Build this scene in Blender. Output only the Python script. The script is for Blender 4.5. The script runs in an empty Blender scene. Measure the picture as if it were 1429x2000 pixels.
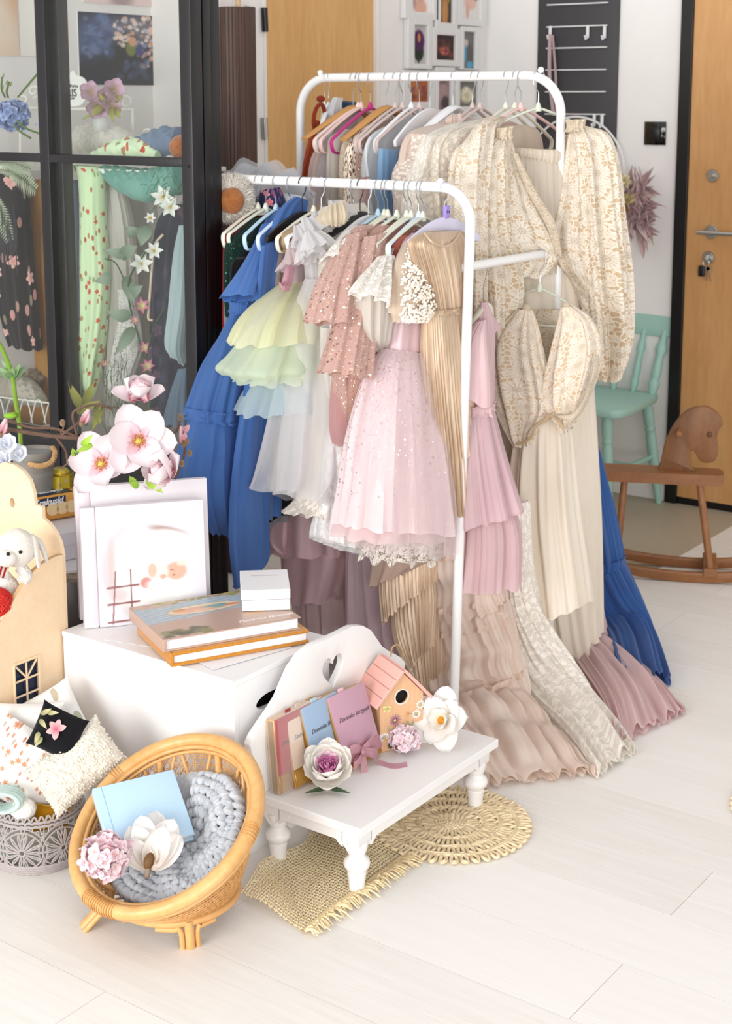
import bpy, bmesh, math, random
import numpy as np
from mathutils import Vector, Matrix

# ---------------------------------------------------------------- camera, world, lights, exposure
S = bpy.context.scene
COL = S.collection
PI = math.pi
CAM_H, FPX, CX, CY = 1.55, 2925.0, 714.5, 705.0
PITCH, YAW = math.radians(9.9), math.radians(-36.0)
cd = bpy.data.cameras.new('camera'); cam = bpy.data.objects.new('camera', cd); COL.objects.link(cam)
cam.location = (0, 0, CAM_H)
cam.rotation_euler = (PI/2 - PITCH, 0, -YAW)
cd.sensor_fit = 'VERTICAL'; cd.sensor_height = 36.0; cd.lens = FPX/2000*36
cd.shift_y = -(1000 - CY)/2000
cd.dof.use_dof = True; cd.dof.focus_distance = 3.0; cd.dof.aperture_fstop = 8.0
cd.clip_end = 60
S.camera = cam
w = bpy.data.worlds.new('World'); S.world = w; w.use_nodes = True
w.node_tree.nodes['Background'].inputs[0].default_value = (1.0, 0.985, 0.97, 1)
w.node_tree.nodes['Background'].inputs[1].default_value = 0.78
def area(name, loc, target, size, power, col=(1, 1, 1)):
    l = bpy.data.lights.new(name, 'AREA'); l.shape = 'RECTANGLE'; l.size, l.size_y = size; l.energy = power; l.color = col
    o = bpy.data.objects.new(name, l); COL.objects.link(o); o.location = loc
    o.rotation_euler = (Vector(target) - Vector(loc)).to_track_quat('-Z', 'Y').to_euler()
    return o
area('window_light', (-2.2, -3.2, 1.45), (-2.1, 3.0, 0.7), (3.8, 2.7), 275, (1, 0.985, 0.965))
area('side_fill_light', (1.5, -0.6, 1.3), (-2.1, 3.1, 0.5), (2.2, 2.4), 95, (1, 0.985, 0.97))  # unseen fill light added on the right to brighten the low gowns
S.view_settings.view_transform = 'Standard'; S.view_settings.look = 'None'
S.view_settings.gamma = 1.0; S.view_settings.use_curve_mapping = False
S.view_settings.exposure = 0.15
S.cycles.transparent_max_bounces = 24
S.cycles.max_bounces = 9; S.cycles.diffuse_bounces = 6; S.cycles.glossy_bounces = 3; S.cycles.transmission_bounces = 6

# ---------------------------------------------------------------- survey: turns a measured pixel into a point of the room
_cp, _sp, _ca, _sa = math.cos(PITCH), math.sin(PITCH), math.cos(YAW), math.sin(YAW)
RIGHT = np.array([_ca, -_sa, 0]); FWD = np.array([_sa, _ca, 0]); UP = np.array([0, 0, 1.0])
def ray(x, y):
    a = (x - CX)/FPX; b = -(y - CY)/FPX
    c = (a, _cp + b*_sp, -_sp + b*_cp)
    return np.array([c[0]*_ca + c[1]*_sa, -c[0]*_sa + c[1]*_ca, c[2]])
_O = np.array([0, 0, CAM_H])
def PZ(x, y, z=0.0): d = ray(x, y); return _O + d*(z - CAM_H)/d[2]
def PU(x, y, u): d = ray(x, y); return _O + d*u/d[0]
def PV(x, y, v): d = ray(x, y); return _O + d*v/d[1]
def PD(x, y, dist): d = ray(x, y); return _O + d*dist/math.hypot(d[0], d[1])
def PX(p):
    q = np.asarray(p, float) - _O; a = q[0]*_ca - q[1]*_sa; f = q[0]*_sa + q[1]*_ca
    zf = f*_cp - q[2]*_sp; up = f*_sp + q[2]*_cp
    return CX + FPX*a/zf, CY - FPX*up/zf
def CAMDIR(p):
    d = _O - np.asarray(p, float); return d/np.linalg.norm(d)
def nrm(a): a = np.asarray(a, float); return a/(np.linalg.norm(a) + 1e-12)
A = lambda *a: np.array(a, float)

# ---------------------------------------------------------------- materials
def lin(h):
    h = h.lstrip('#'); c = [int(h[i:i+2], 16)/255 for i in (0, 2, 4)]
    return [x/12.92 if x <= .04045 else ((x + .055)/1.055)**2.4 for x in c]
def rgba(h): return (*lin(h), 1) if isinstance(h, str) else (*h, 1)
class N:
    """tiny node-tree writer"""
    def __init__(s, name):
        s.m = bpy.data.materials.new(name); s.m.use_nodes = True; s.t = s.m.node_tree; s.t.nodes.clear()
        s.out = s.n('ShaderNodeOutputMaterial')
    def n(s, t, **kw):
        nd = s.t.nodes.new(t)
        for k, v in kw.items(): setattr(nd, k, v)
        return nd
    def put(s, sock, v):
        if v is None: return
        if hasattr(v, 'is_linked') or hasattr(v, 'links'): s.t.links.new(v, sock)
        elif isinstance(v, str): sock.default_value = rgba(v)
        elif isinstance(v, (tuple, list)) and len(v) == 3 and sock.type == 'RGBA': sock.default_value = (*v, 1)
        else: sock.default_value = v
    def math(s, op, a, b=None, c=None, clamp=False):
        nd = s.n('ShaderNodeMath', operation=op, use_clamp=clamp)
        for i, v in enumerate((a, b, c)):
            if v is not None: s.put(nd.inputs[i], v)
        return nd.outputs[0]
    def vmath(s, op, a, b=None, scale=None):
        nd = s.n('ShaderNodeVectorMath', operation=op)
        s.put(nd.inputs[0], a)
        if b is not None: s.put(nd.inputs[1], b)
        if scale is not None: s.put(nd.inputs['Scale'], scale)
        return nd.outputs['Value'] if op in ('LENGTH', 'DOT_PRODUCT', 'DISTANCE') else nd.outputs[0]
    def mix(s, f, a, b):
        nd = s.n('ShaderNodeMix', data_type='RGBA'); s.put(nd.inputs[0], f); s.put(nd.inputs[6], a); s.put(nd.inputs[7], b); return nd.outputs[2]
    def ramp(s, f, *st, interp='LINEAR'):
        nd = s.n('ShaderNodeValToRGB'); cr = nd.color_ramp; cr.interpolation = interp
        while len(cr.elements) < len(st): cr.elements.new(.5)
        for e, (p, c) in zip(cr.elements, st): e.position = p; e.color = rgba(c)
        s.put(nd.inputs[0], f); return nd.outputs[0]
    def step(s, v, a, b):
        nd = s.n('ShaderNodeMapRange'); nd.interpolation_type = 'SMOOTHSTEP'
        s.put(nd.inputs[0], v); nd.inputs[1].default_value = a; nd.inputs[2].default_value = b; nd.inputs[3].default_value = 0; nd.inputs[4].default_value = 1
        return nd.outputs[0]
    def tc(s):      # cloth coordinates in metres, written by the cloth builder
        return s.n('ShaderNodeAttribute', attribute_name='tc').outputs['Vector']
    def obj(s): return s.n('ShaderNodeTexCoord').outputs['Object']
    def scaled(s, vec, sc):
        nd = s.n('ShaderNodeMapping'); s.put(nd.inputs[0], vec); nd.inputs[3].default_value = sc; return nd.outputs[0]
    def noise(s, vec, scale, detail=3, rough=.5, dist=0):
        nd = s.n('ShaderNodeTexNoise'); s.put(nd.inputs['Vector'], vec); nd.inputs['Scale'].default_value = scale
        nd.inputs['Detail'].default_value = detail; nd.inputs['Roughness'].default_value = rough; nd.inputs['Distortion'].default_value = dist
        return nd.outputs[0]
    def voro(s, vec, scale, feature='F1', rnd=1.0, dims='3D'):
        nd = s.n('ShaderNodeTexVoronoi', feature=feature, voronoi_dimensions=dims); s.put(nd.inputs['Vector'], vec)
        nd.inputs['Scale'].default_value = scale; nd.inputs['Randomness'].default_value = rnd
        return nd
    def bump(s, h, strength=.3, dist=.002):
        nd = s.n('ShaderNodeBump'); s.put(nd.inputs['Height'], h); nd.inputs['Strength'].default_value = strength; nd.inputs['Distance'].default_value = dist
        return nd.outputs[0]
    def bsdf(s, col, rough=.6, metal=0, normal=None, sheen=0, coat=0, trans=0, ior=1.5, spec=.5, subs=0):
        nd = s.n('ShaderNodeBsdfPrincipled'); s.put(nd.inputs['Base Color'], col); s.put(nd.inputs['Roughness'], rough); s.put(nd.inputs['Metallic'], metal)
        if normal is not None: s.put(nd.inputs['Normal'], normal)
        nd.inputs['Sheen Weight'].default_value = sheen; nd.inputs['Sheen Roughness'].default_value = .5; nd.inputs['Coat Weight'].default_value = coat
        nd.inputs['Transmission Weight'].default_value = trans; nd.inputs['IOR'].default_value = ior
        nd.inputs['Specular IOR Level'].default_value = spec
        if subs: nd.inputs['Subsurface Weight'].default_value = subs; nd.inputs['Subsurface Scale'].default_value = .01
        return nd.outputs[0]
    def mixs(s, f, a, b):
        nd = s.n('ShaderNodeMixShader'); s.put(nd.inputs[0], f); s.put(nd.inputs[1], a); s.put(nd.inputs[2], b); return nd.outputs[0]
    def transp(s): return s.n('ShaderNodeBsdfTransparent').outputs[0]
    def transl(s, col): nd = s.n('ShaderNodeBsdfTranslucent'); s.put(nd.inputs[0], col); return nd.outputs[0]
    def end(s, sh): s.t.links.new(sh, s.out.inputs[0]); return s.m
_mc = {}
def cached(f):
    def g(*a, **k):
        key = (f.__name__, a, tuple(sorted(k.items())))
        if key not in _mc: _mc[key] = f(*a, **k)
        return _mc[key]
    return g
@cached
def paint(col, rough=.45, metal=0, grain=0.0, coat=0, spec=.5):
    m = N('paint'); v = m.obj(); nz = m.noise(v, 9, 4)
    c = lin(col); c2 = [x*.93 for x in c]
    bm = m.bump(m.noise(v, 160, 2), grain, .001) if grain else None
    return m.end(m.bsdf(m.mix(nz, tuple(c2), tuple(c)), rough, metal, bm, coat=coat, spec=spec))
@cached
def wood(c1, c2, sc=(2, 2, 30), rough=.5, fine=12.0, bump=.1):
    m = N('wood'); v = m.scaled(m.obj(), sc); nz = m.noise(v, 1.6, 6, .6, .6); n2 = m.noise(v, fine, 2)
    f = m.math('ADD', m.math('MULTIPLY', nz, .75), m.math('MULTIPLY', n2, .3))
    return m.end(m.bsdf(m.ramp(f, (.3, c1), (.72, c2)), rough, 0, m.bump(f, bump, .001)))
@cached
def cloth(col, col2=None, weave=900.0, rough=.85, sheen=.25, crinkle=0.0, transl=.25, alpha=1.0, ribs=0.0, shine=0.0, pat=14.0):
    """woven cloth; alpha below 1 is an open weave such as tulle that closes up at grazing angles"""
    m = N('cloth'); t = m.tc(); nz = m.noise(m.scaled(t, (1, .25, 1)), pat, 3)
    c1 = tuple(lin(col)); c2 = tuple(lin(col2)) if col2 else tuple(x*.88 for x in c1)
    base = m.mix(m.step(nz, .35, .65), c2, c1)
    h = m.math('ADD', m.math('MULTIPLY', m.noise(t, weave, 1), .25), m.noise(m.scaled(t, (1, .16, 1)), 34, 4, .55, .8))
    if crinkle: h = m.math('ADD', m.math('MULTIPLY', h, .2), m.math('MULTIPLY', m.noise(m.scaled(t, (1, .12, 1)), 130, 3), crinkle))
    if ribs:
        wv = m.n('ShaderNodeTexWave', wave_type='BANDS', bands_direction='X'); m.put(wv.inputs['Vector'], m.scaled(t, (1, .05, 1))); wv.inputs['Scale'].default_value = ribs; wv.inputs['Distortion'].default_value = 1.2
        h = m.math('ADD', m.math('MULTIPLY', h, .2), wv.outputs['Fac'])
    nb = m.bump(h, .5 if (crinkle or ribs) else .4, .0015 if (crinkle or ribs) else .005)
    if shine: sh = m.bsdf(base, .38, .25*shine, nb, sheen, spec=.6)
    else: sh = m.bsdf(base, rough, 0, nb, sheen, spec=.2)
    if transl: sh = m.mixs(min(.6, transl*1.7), sh, m.transl(base))
    if alpha < 1:
        lw = m.n('ShaderNodeLayerWeight'); lw.inputs[0].default_value = .35
        f = m.math('ADD', m.math('MULTIPLY', lw.outputs['Facing'], .5*(1 - alpha) + .15), alpha, clamp=True)
        sh = m.mixs(f, m.transp(), sh)
    return m.end(sh)
@cached
def lace(col='#efe4d3', cell=.055, petals=12, net=3.2, lining=None, thread=.055, fill=.46):
    """crocheted flowers of two sizes joined by a net of threads; the holes are open"""
    m = N('lace'); t = m.n('ShaderNodeVectorMath', operation='MULTIPLY'); m.put(t.inputs[0], m.tc()); t.inputs[1].default_value = (1, 1, 0); t = t.outputs[0]
    def flowers(sc, npet0, size0, seed):
        v1 = m.voro(m.vmath('ADD', t, (seed, seed*.7, 0)), sc, rnd=.75, dims='2D'); d = m.vmath('SUBTRACT', m.vmath('ADD', t, (seed, seed*.7, 0)), v1.outputs['Position'])
        sp = m.n('ShaderNodeSeparateXYZ'); m.put(sp.inputs[0], d)
        r = m.math('MULTIPLY', m.vmath('LENGTH', d), sc); ang = m.math('ARCTAN2', sp.outputs[1], sp.outputs[0])
        cs = m.n('ShaderNodeSeparateColor'); m.put(cs.inputs[0], v1.outputs['Color'])
        npet = m.math('ADD', float(npet0), m.math('MULTIPLY', m.math('GREATER_THAN', cs.outputs[0], .5), 8.0))
        pet = m.math('ABSOLUTE', m.math('COSINE', m.math('ADD', m.math('MULTIPLY', ang, m.math('MULTIPLY', npet, .5)), m.math('MULTIPLY', cs.outputs[1], 6.0))))
        size = m.math('ADD', size0*.8, m.math('MULTIPLY', cs.outputs[2], size0*.25))
        fl = m.math('LESS_THAN', r, m.math('MULTIPLY', size, m.math('ADD', .68, m.math('MULTIPLY', pet, .32))))
        q = m.math('DIVIDE', r, size)
        ring = m.math('MULTIPLY', m.math('GREATER_THAN', m.math('ABSOLUTE', m.math('SUBTRACT', q, .27)), .035), m.math('GREATER_THAN', q, .07))
        slit = m.math('MAXIMUM', m.math('GREATER_THAN', pet, .24), m.math('LESS_THAN', q, .42))
        return m.math('MULTIPLY', fl, m.math('MULTIPLY', ring, slit)), pet, fl
    sc = 1/cell
    f1, pet, on1 = flowers(sc, petals, fill, 0.0); f2, pet2, on2 = flowers(sc*2.1, 6, .44, 3.3)
    f2 = m.math('MULTIPLY', f2, m.math('SUBTRACT', 1.0, on1))
    flower = m.math('MAXIMUM', f1, f2)
    v2 = m.voro(t, sc*net*1.25, 'DISTANCE_TO_EDGE', .9, '2D')
    threads = m.math('MULTIPLY', m.math('LESS_THAN', v2.outputs['Distance'], thread*1.15), m.math('SUBTRACT', 1.0, on1))
    solid = m.math('MAXIMUM', flower, threads, clamp=True)
    h = m.math('ADD', m.math('MULTIPLY', flower, m.math('ADD', .3, m.math('MULTIPLY', pet, .7))), m.math('MULTIPLY', m.noise(t, 700, 2), .3))
    c = tuple(lin(col)); base = m.mix(m.noise(t, 9, 2), tuple(x*.92 for x in c), c)
    sh = m.bsdf(base, .85, 0, m.bump(h, .6, .003), .15, spec=.2)
    sh = m.mixs(.15, sh, m.transl(base))
    if lining:
        back = m.bsdf(tuple(lin(lining)), .9); return m.end(m.mixs(solid, back, sh))
    return m.end(m.mixs(solid, m.transp(), sh))
@cached
def embroidered(col='#f3ece2', cell=.03, alpha=.45, fill=.5):
    """net with embroidered sprigs, sheer between them"""
    m = N('embroidered'); t = m.tc(); sc = 1/cell
    v = m.voro(t, sc, rnd=1, dims='2D'); n = m.noise(t, sc*1.2, 2, .6, 1.5)
    s = m.math('MAXIMUM', m.math('LESS_THAN', v.outputs['Distance'], fill*.6), m.math('GREATER_THAN', n, .6))
    s2 = m.math('LESS_THAN', m.math('ABSOLUTE', m.math('SUBTRACT', m.noise(t, sc*.5, 1, .5, 2), .5)), .02)
    s = m.math('MAXIMUM', s, s2)
    c = tuple(lin(col)); sh = m.bsdf(c, .85, 0, m.bump(m.math('ADD', s, m.math('MULTIPLY', m.noise(t, 600, 1), .3)), .6, .0015), .2, spec=.2)
    sh = m.mixs(.2, sh, m.transl(c))
    f = m.math('ADD', m.math('MULTIPLY', s, 1 - alpha), alpha, clamp=True)
    return m.end(m.mixs(f, m.transp(), sh))
@cached
def sequin(col, glint, cell=.006, alpha=1.0, dens=.5, fade=0.0):
    """net scattered with little round reflecting discs that each tilt their own way"""
    m = N('sequin'); t = m.tc(); v = m.voro(t, 1/cell, rnd=1, dims='2D'); cs = m.n('ShaderNodeSeparateColor'); m.put(cs.inputs[0], v.outputs['Color'])
    disc = m.math('MULTIPLY', m.math('LESS_THAN', v.outputs['Distance'], m.math('ADD', .16, m.math('MULTIPLY', cs.outputs[1], .26))), m.math('LESS_THAN', cs.outputs[0], dens))
    if fade:
        sy = m.n('ShaderNodeSeparateXYZ'); m.put(sy.inputs[0], t)
        disc = m.math('MULTIPLY', disc, m.math('LESS_THAN', m.math('DIVIDE', sy.outputs[1], fade), m.math('ADD', cs.outputs[2], .25)))
    c = tuple(lin(col)); base = m.mix(m.noise(t, 25, 2), tuple(x*.85 for x in c), c)
    net = m.mixs(.25, m.bsdf(base, .8, 0, m.bump(m.noise(t, 500, 2), .3, .001), .2, spec=.2), m.transl(base))
    if alpha < 1: net = m.mixs(alpha, m.transp(), net)
    tilt = m.vmath('SCALE', m.vmath('SUBTRACT', v.outputs['Color'], (.5, .5, .5)), scale=.9)
    geo = m.n('ShaderNodeNewGeometry'); nn = m.vmath('NORMALIZE', m.vmath('ADD', geo.outputs['Normal'], tilt))
    gl = m.bsdf(m.mix(cs.outputs[2], glint, c), .22, .75, nn)
    return m.end(m.mixs(disc, net, gl))
@cached
def floral(base, blooms=('#c8604a', '#e0a088'), leaf='#8a9a78', cell=.05, dens=.6, petals=5, cloth_n=True, leafs=.55, attr=True, size=.34):
    """printed flowers with petals, hearts and scattered leaves"""
    m = N('floral'); t = m.tc() if attr else m.obj(); sc = 1/cell
    wob = m.vmath('ADD', t, m.vmath('SCALE', m.vmath('SUBTRACT', m.n('ShaderNodeTexNoise').outputs[1], (.5, .5, .5)), scale=.0))
    v = m.voro(t, sc, rnd=.9, dims='2D' if attr else '3D'); d = m.vmath('SUBTRACT', t, v.outputs['Position'])
    sp = m.n('ShaderNodeSeparateXYZ'); m.put(sp.inputs[0], d); r = m.math('MULTIPLY', m.vmath('LENGTH', d), sc)
    ang = m.math('ARCTAN2', sp.outputs[1], sp.outputs[0]); cs = m.n('ShaderNodeSeparateColor'); m.put(cs.inputs[0], v.outputs['Color'])
    pet = m.math('ABSOLUTE', m.math('COSINE', m.math('ADD', m.math('MULTIPLY', ang, petals/2), m.math('MULTIPLY', cs.outputs[1], 6))))
    lim = m.math('MULTIPLY', m.math('ADD', size*.6, m.math('MULTIPLY', cs.outputs[2], size*.6)), m.math('ADD', .5, m.math('MULTIPLY', pet, .55)))
    on = m.math('MULTIPLY', m.math('LESS_THAN', r, lim), m.math('LESS_THAN', cs.outputs[0], dens))
    shade = m.math('ADD', m.math('MULTIPLY', m.math('DIVIDE', r, lim), .7), m.math('MULTIPLY', cs.outputs[1], .3))
    bl = m.ramp(shade, (.1, '#c9a24a'), (.25, blooms[0]), (.9, blooms[1]))
    v2 = m.voro(m.scaled(t, (1, .5, 1)), sc*2.3, rnd=1, dims='2D' if attr else '3D'); c2 = m.n('ShaderNodeSeparateColor'); m.put(c2.inputs[0], v2.outputs['Color'])
    lf = m.math('MULTIPLY', m.math('LESS_THAN', v2.outputs['Distance'], .3), m.math('LESS_THAN', c2.outputs[0], leafs))
    c = m.mix(lf, base, m.mix(c2.outputs[1], leaf, blooms[0])); c = m.mix(on, c, bl)
    return m.end(m.bsdf(c, .85, 0, m.bump(m.noise(t, 700, 1), .15, .001), .2, spec=.2))
@cached
def petalmat(c_in, c_out, rough=.55, grad=1.0):
    m = N('petal'); t = m.tc(); sp = m.n('ShaderNodeSeparateXYZ'); m.put(sp.inputs[0], t)
    f = m.math('ADD', m.math('MULTIPLY', sp.outputs[1], grad), m.math('MULTIPLY', m.noise(t, 5, 3), .25))
    c = m.ramp(f, (.12, c_in), (.75, c_out)); vein = m.noise(m.scaled(t, (22, 1.5, 1)), 1.5, 2)
    sh = m.bsdf(c, rough, 0, m.bump(vein, .25, .002), .1, spec=.3)
    return m.end(m.mixs(.2, sh, m.transl(c)))
@cached
def vcol(rough=.5, spec=.4, bump=0.0):      # a flat print: the picture is in the colour attribute
    m = N('print'); a = m.n('ShaderNodeAttribute', attribute_name='pic')
    return m.end(m.bsdf(a.outputs['Color'], rough, spec=spec))
@cached
def metal(col='#c9ccd0', rough=.25):
    m = N('metal'); return m.end(m.bsdf(tuple(lin(col)), m.math('ADD', rough, m.math('MULTIPLY', m.noise(m.obj(), 60, 2), .1)), 1.0))
@cached
def glass():
    m = N('glass'); lw = m.n('ShaderNodeLayerWeight'); lw.inputs[0].default_value = .5
    g = m.n('ShaderNodeBsdfGlossy'); g.inputs['Roughness'].default_value = .02
    tr = m.transp(); tr.node.inputs[0].default_value = (.95, .965, .96, 1)
    return m.end(m.mixs(m.math('ADD', m.math('MULTIPLY', m.math('POWER', lw.outputs['Facing'], 4.0), .6), .035, clamp=True), tr, g.outputs[0]))
@cached
def film(col='#ffffff', a=.25):            # clear or milky plastic film, tulle wrap
    m = N('film'); lw = m.n('ShaderNodeLayerWeight'); lw.inputs[0].default_value = .4
    f = m.math('ADD', m.math('MULTIPLY', lw.outputs['Facing'], .5), a, clamp=True)
    return m.end(m.mixs(f, m.transp(), m.bsdf(tuple(lin(col)), .25, spec=.6)))
@cached
def fuzzy(col, col2, sc=60.0, rough=.95, bump=.8, dist=.006):
    m = N('fuzzy'); v = m.obj(); n = m.noise(v, sc, 4, .65)
    return m.end(m.bsdf(m.mix(m.step(n, .3, .7), tuple(lin(col2)), tuple(lin(col))), rough, 0, m.bump(n, bump, dist), .4, spec=.1))

# ---------------------------------------------------------------- geometry: every function returns (verts, faces[, tc])
def box(c, s, bev=.0, seg=2, rot=None):
    bm = bmesh.new(); bmesh.ops.create_cube(bm, size=1.0)
    for v in bm.verts: v.co = Vector((v.co.x*s[0], v.co.y*s[1], v.co.z*s[2]))
    if bev: bmesh.ops.bevel(bm, geom=bm.edges[:], offset=min(bev, min(s)*.48), segments=seg, profile=.5, affect='EDGES')
    return from_bm(bm, c, rot)
def from_bm(bm, c=(0, 0, 0), rot=None):
    bm.verts.index_update(); V = np.array([v.co[:] for v in bm.verts]); Fc = [[v.index for v in f.verts] for f in bm.faces]; bm.free()
    if rot is not None: V = V @ np.array(rot).T
    return V + np.asarray(c, float), Fc
def span(a, b, bev=0.0):    # box from corner a to corner b
    a, b = np.array(a, float), np.array(b, float); return box((a + b)/2, np.abs(b - a), bev)
def cr(pts, n, closed=False):
    """Catmull-Rom through the points (rows of any width)"""
    P = np.array(pts, float)
    if len(P) < 3 and not closed: return P[0] + (P[-1] - P[0])*np.linspace(0, 1, n)[:, None]
    if closed: Q = np.vstack([P[-1], P, P[0], P[1]]); m = len(P)
    else: Q = np.vstack([2*P[0] - P[1], P, 2*P[-1] - P[-2]]); m = len(P) - 1
    t = np.linspace(0, m, n, endpoint=not closed); i = np.minimum(t.astype(int), m - 1); f = (t - i)[:, None]
    p0, p1, p2, p3 = Q[i], Q[i+1], Q[i+2], Q[i+3]
    return .5*((2*p1) + (p2 - p0)*f + (2*p0 - 5*p1 + 4*p2 - p3)*f**2 + (3*p1 - p0 - 3*p2 + p3)*f**3)
def pl(pts, n):
    """resample a polyline by row index, linear"""
    P = np.array(pts, float); t = np.linspace(0, len(P) - 1, n); i = np.minimum(t.astype(int), len(P) - 2); f = (t - i)[:, None]
    return P[i]*(1 - f) + P[i+1]*f
def tube(pts, r, n=8, closed=False, caps=True, flat=1.0):
    P = np.array(pts, float); m = len(P); R = np.full(m, r) if np.isscalar(r) else np.interp(np.linspace(0, 1, m), np.linspace(0, 1, len(r)), r)
    T = np.roll(P, -1, 0) - np.roll(P, 1, 0) if closed else np.gradient(P, axis=0)
    T /= np.linalg.norm(T, axis=1)[:, None] + 1e-12
    a = A(0, 0, 1) if abs(T[0][2]) < .9 else A(1, 0, 0); x = nrm(np.cross(T[0], a)); V = []; th = np.linspace(0, 2*PI, n, endpoint=False)
    for i in range(m):
        x = nrm(x - T[i]*np.dot(x, T[i])); y = np.cross(T[i], x)
        V.append(P[i] + R[i]*(np.cos(th)[:, None]*x + np.sin(th)[:, None]*y*flat))
    V = np.vstack(V); Fc = []
    for i in range(m if closed else m - 1):
        j = (i + 1) % m
        for k in range(n): Fc.append((i*n + k, i*n + (k+1) % n, j*n + (k+1) % n, j*n + k))
    if not closed and caps: Fc.append(tuple(range(n))[::-1]); Fc.append(tuple((m-1)*n + k for k in range(n)))
    return V, Fc
def lathe(prof, n=24, c=(0, 0, 0), axis=None, caps=True):
    """profile of (radius, height)"""
    P = np.array(prof, float); th = np.linspace(0, 2*PI, n, endpoint=False)
    V = np.vstack([np.stack([r*np.cos(th), r*np.sin(th), np.full(n, h)], 1) for r, h in P]); Fc = []
    for i in range(len(P) - 1):
        for k in range(n): Fc.append((i*n + k, i*n + (k+1) % n, (i+1)*n + (k+1) % n, (i+1)*n + k))
    if caps: Fc.append(tuple(range(n))[::-1]); Fc.append(tuple((len(P)-1)*n + k for k in range(n)))
    if axis is not None:
        z = nrm(axis); x = nrm(np.cross(A(0, 1, 0.01), z)); y = np.cross(z, x); V = V @ np.array([x, y, z])
    return V + np.asarray(c, float), Fc
def ball(c, r, n=16, m=10, sc=(1, 1, 1), rot=None):
    th = np.linspace(0, PI, m + 1)[1:-1]; V = [(0, 0, 1)]
    for t in th:
        for k in range(n): V.append((math.sin(t)*math.cos(2*PI*k/n), math.sin(t)*math.sin(2*PI*k/n), math.cos(t)))
    V.append((0, 0, -1)); V = np.array(V)*np.array(sc)*r; Fc = []
    for k in range(n): Fc.append((0, 1 + k, 1 + (k+1) % n)); Fc.append((len(V)-1, 1 + (m-2)*n + (k+1) % n, 1 + (m-2)*n + k))
    for i in range(m - 2):
        for k in range(n): Fc.append((1 + i*n + k, 1 + (i+1)*n + k, 1 + (i+1)*n + (k+1) % n, 1 + i*n + (k+1) % n))
    if rot is not None: V = V @ np.array(rot).T
    return V + np.asarray(c, float), Fc
def prism(outline, d, origin=(0, 0, 0), ex=(1, 0, 0), ey=(0, 0, 1), ez=(0, 1, 0), bev=0.0, holes=()):
    """outline (2D, in ex/ey) given thickness d along ez; holes are outlines too"""
    bm = bmesh.new(); loops = [outline, *holes]; es = []
    for L in loops:
        vs = [bm.verts.new((x, y, 0)) for x, y in L]; es += [bm.edges.new((vs[i], vs[(i+1) % len(vs)])) for i in range(len(vs))]
    if len(loops) == 1: bm.faces.new(bm.verts[:])
    else: bmesh.ops.triangle_fill(bm, edges=es, use_beauty=True)
    bmesh.ops.recalc_face_normals(bm, faces=bm.faces[:])
    r = bmesh.ops.extrude_face_region(bm, geom=bm.faces[:])
    for v in r['geom']:
        if isinstance(v, bmesh.types.BMVert): v.co.z += d
    bmesh.ops.recalc_face_normals(bm, faces=bm.faces[:])
    if bev:
        ed = [e for e in bm.edges if len(e.link_faces) == 2 and e.calc_face_angle(0) > .9]
        bmesh.ops.bevel(bm, geom=ed, offset=bev, segments=2, profile=.5, affect='EDGES')
    V, Fc = from_bm(bm); V = V @ np.array([nrm(ex), nrm(ey), nrm(ez)])
    return V + np.asarray(origin, float), Fc
def grid(fn, nu, nv):
    """surface fn(u, v) -> point, u and v in 0..1; tc = (u, v)"""
    V, T, Fc = [], [], []
    for j in range(nv + 1):
        for i in range(nu + 1): V.append(fn(i/nu, j/nv)); T.append((i/nu, j/nv, 0))
    for j in range(nv):
        for i in range(nu): a = j*(nu+1) + i; Fc.append((a, a+1, a+nu+2, a+nu+1))
    return np.array(V, float), Fc, np.array(T, float)
def join(*gs):
    V, Fc, T, o, ht = [], [], [], 0, any(len(g) > 2 for g in gs)
    for g in gs:
        V.append(g[0]); Fc += [tuple(i + o for i in f) for f in g[1]]; o += len(g[0])
        if ht: T.append(g[2] if len(g) > 2 else np.zeros_like(g[0]))
    return (np.vstack(V), Fc, np.vstack(T)) if ht else (np.vstack(V), Fc)
def xf(g, M=None, t=(0, 0, 0), s=1.0):
    V = g[0]*s
    if M is not None: V = V @ np.array(M).T
    return (V + np.asarray(t, float), *g[1:])
def rotz(a): c, s = math.cos(a), math.sin(a); return np.array([[c, -s, 0], [s, c, 0], [0, 0, 1.0]])
def axes(z, x=None):
    """rotation whose third axis is z"""
    z = nrm(z); x = A(1, 0, 0) if x is None else np.asarray(x, float)
    if abs(np.dot(nrm(x), z)) > .98: x = A(0, 1, 0)
    x = nrm(x - z*np.dot(x, z)); return np.stack([x, np.cross(z, x), z], 1)

# ---------------------------------------------------------------- objects
_org = {}
def mesh_of(name, g, mat, smooth=True, org=(0, 0, 0), pic=None):
    me = bpy.data.meshes.new(name); V = np.asarray(g[0]) - np.asarray(org, float)
    me.from_pydata(V.tolist(), [], [list(map(int, f)) for f in g[1]])
    if mat is not None: me.materials.append(mat)
    if smooth: me.polygons.foreach_set('use_smooth', [True]*len(me.polygons))
    if len(g) > 2:
        at = me.attributes.new('tc', 'FLOAT_VECTOR', 'POINT'); at.data.foreach_set('vector', np.asarray(g[2], float).ravel())
    if pic is not None:
        at = me.attributes.new('pic', 'FLOAT_COLOR', 'POINT'); at.data.foreach_set('color', np.hstack([pic, np.ones((len(pic), 1))]).ravel())
    if smooth:
        try: me.set_sharp_from_angle(angle=math.radians(40))
        except Exception: pass
    me.update(); return me
def tag(o, label=None, cat=None, group=None, kind=None):
    for k, v in (('label', label), ('category', cat), ('group', group), ('kind', kind)):
        if v: o[k] = v
    return o
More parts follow.
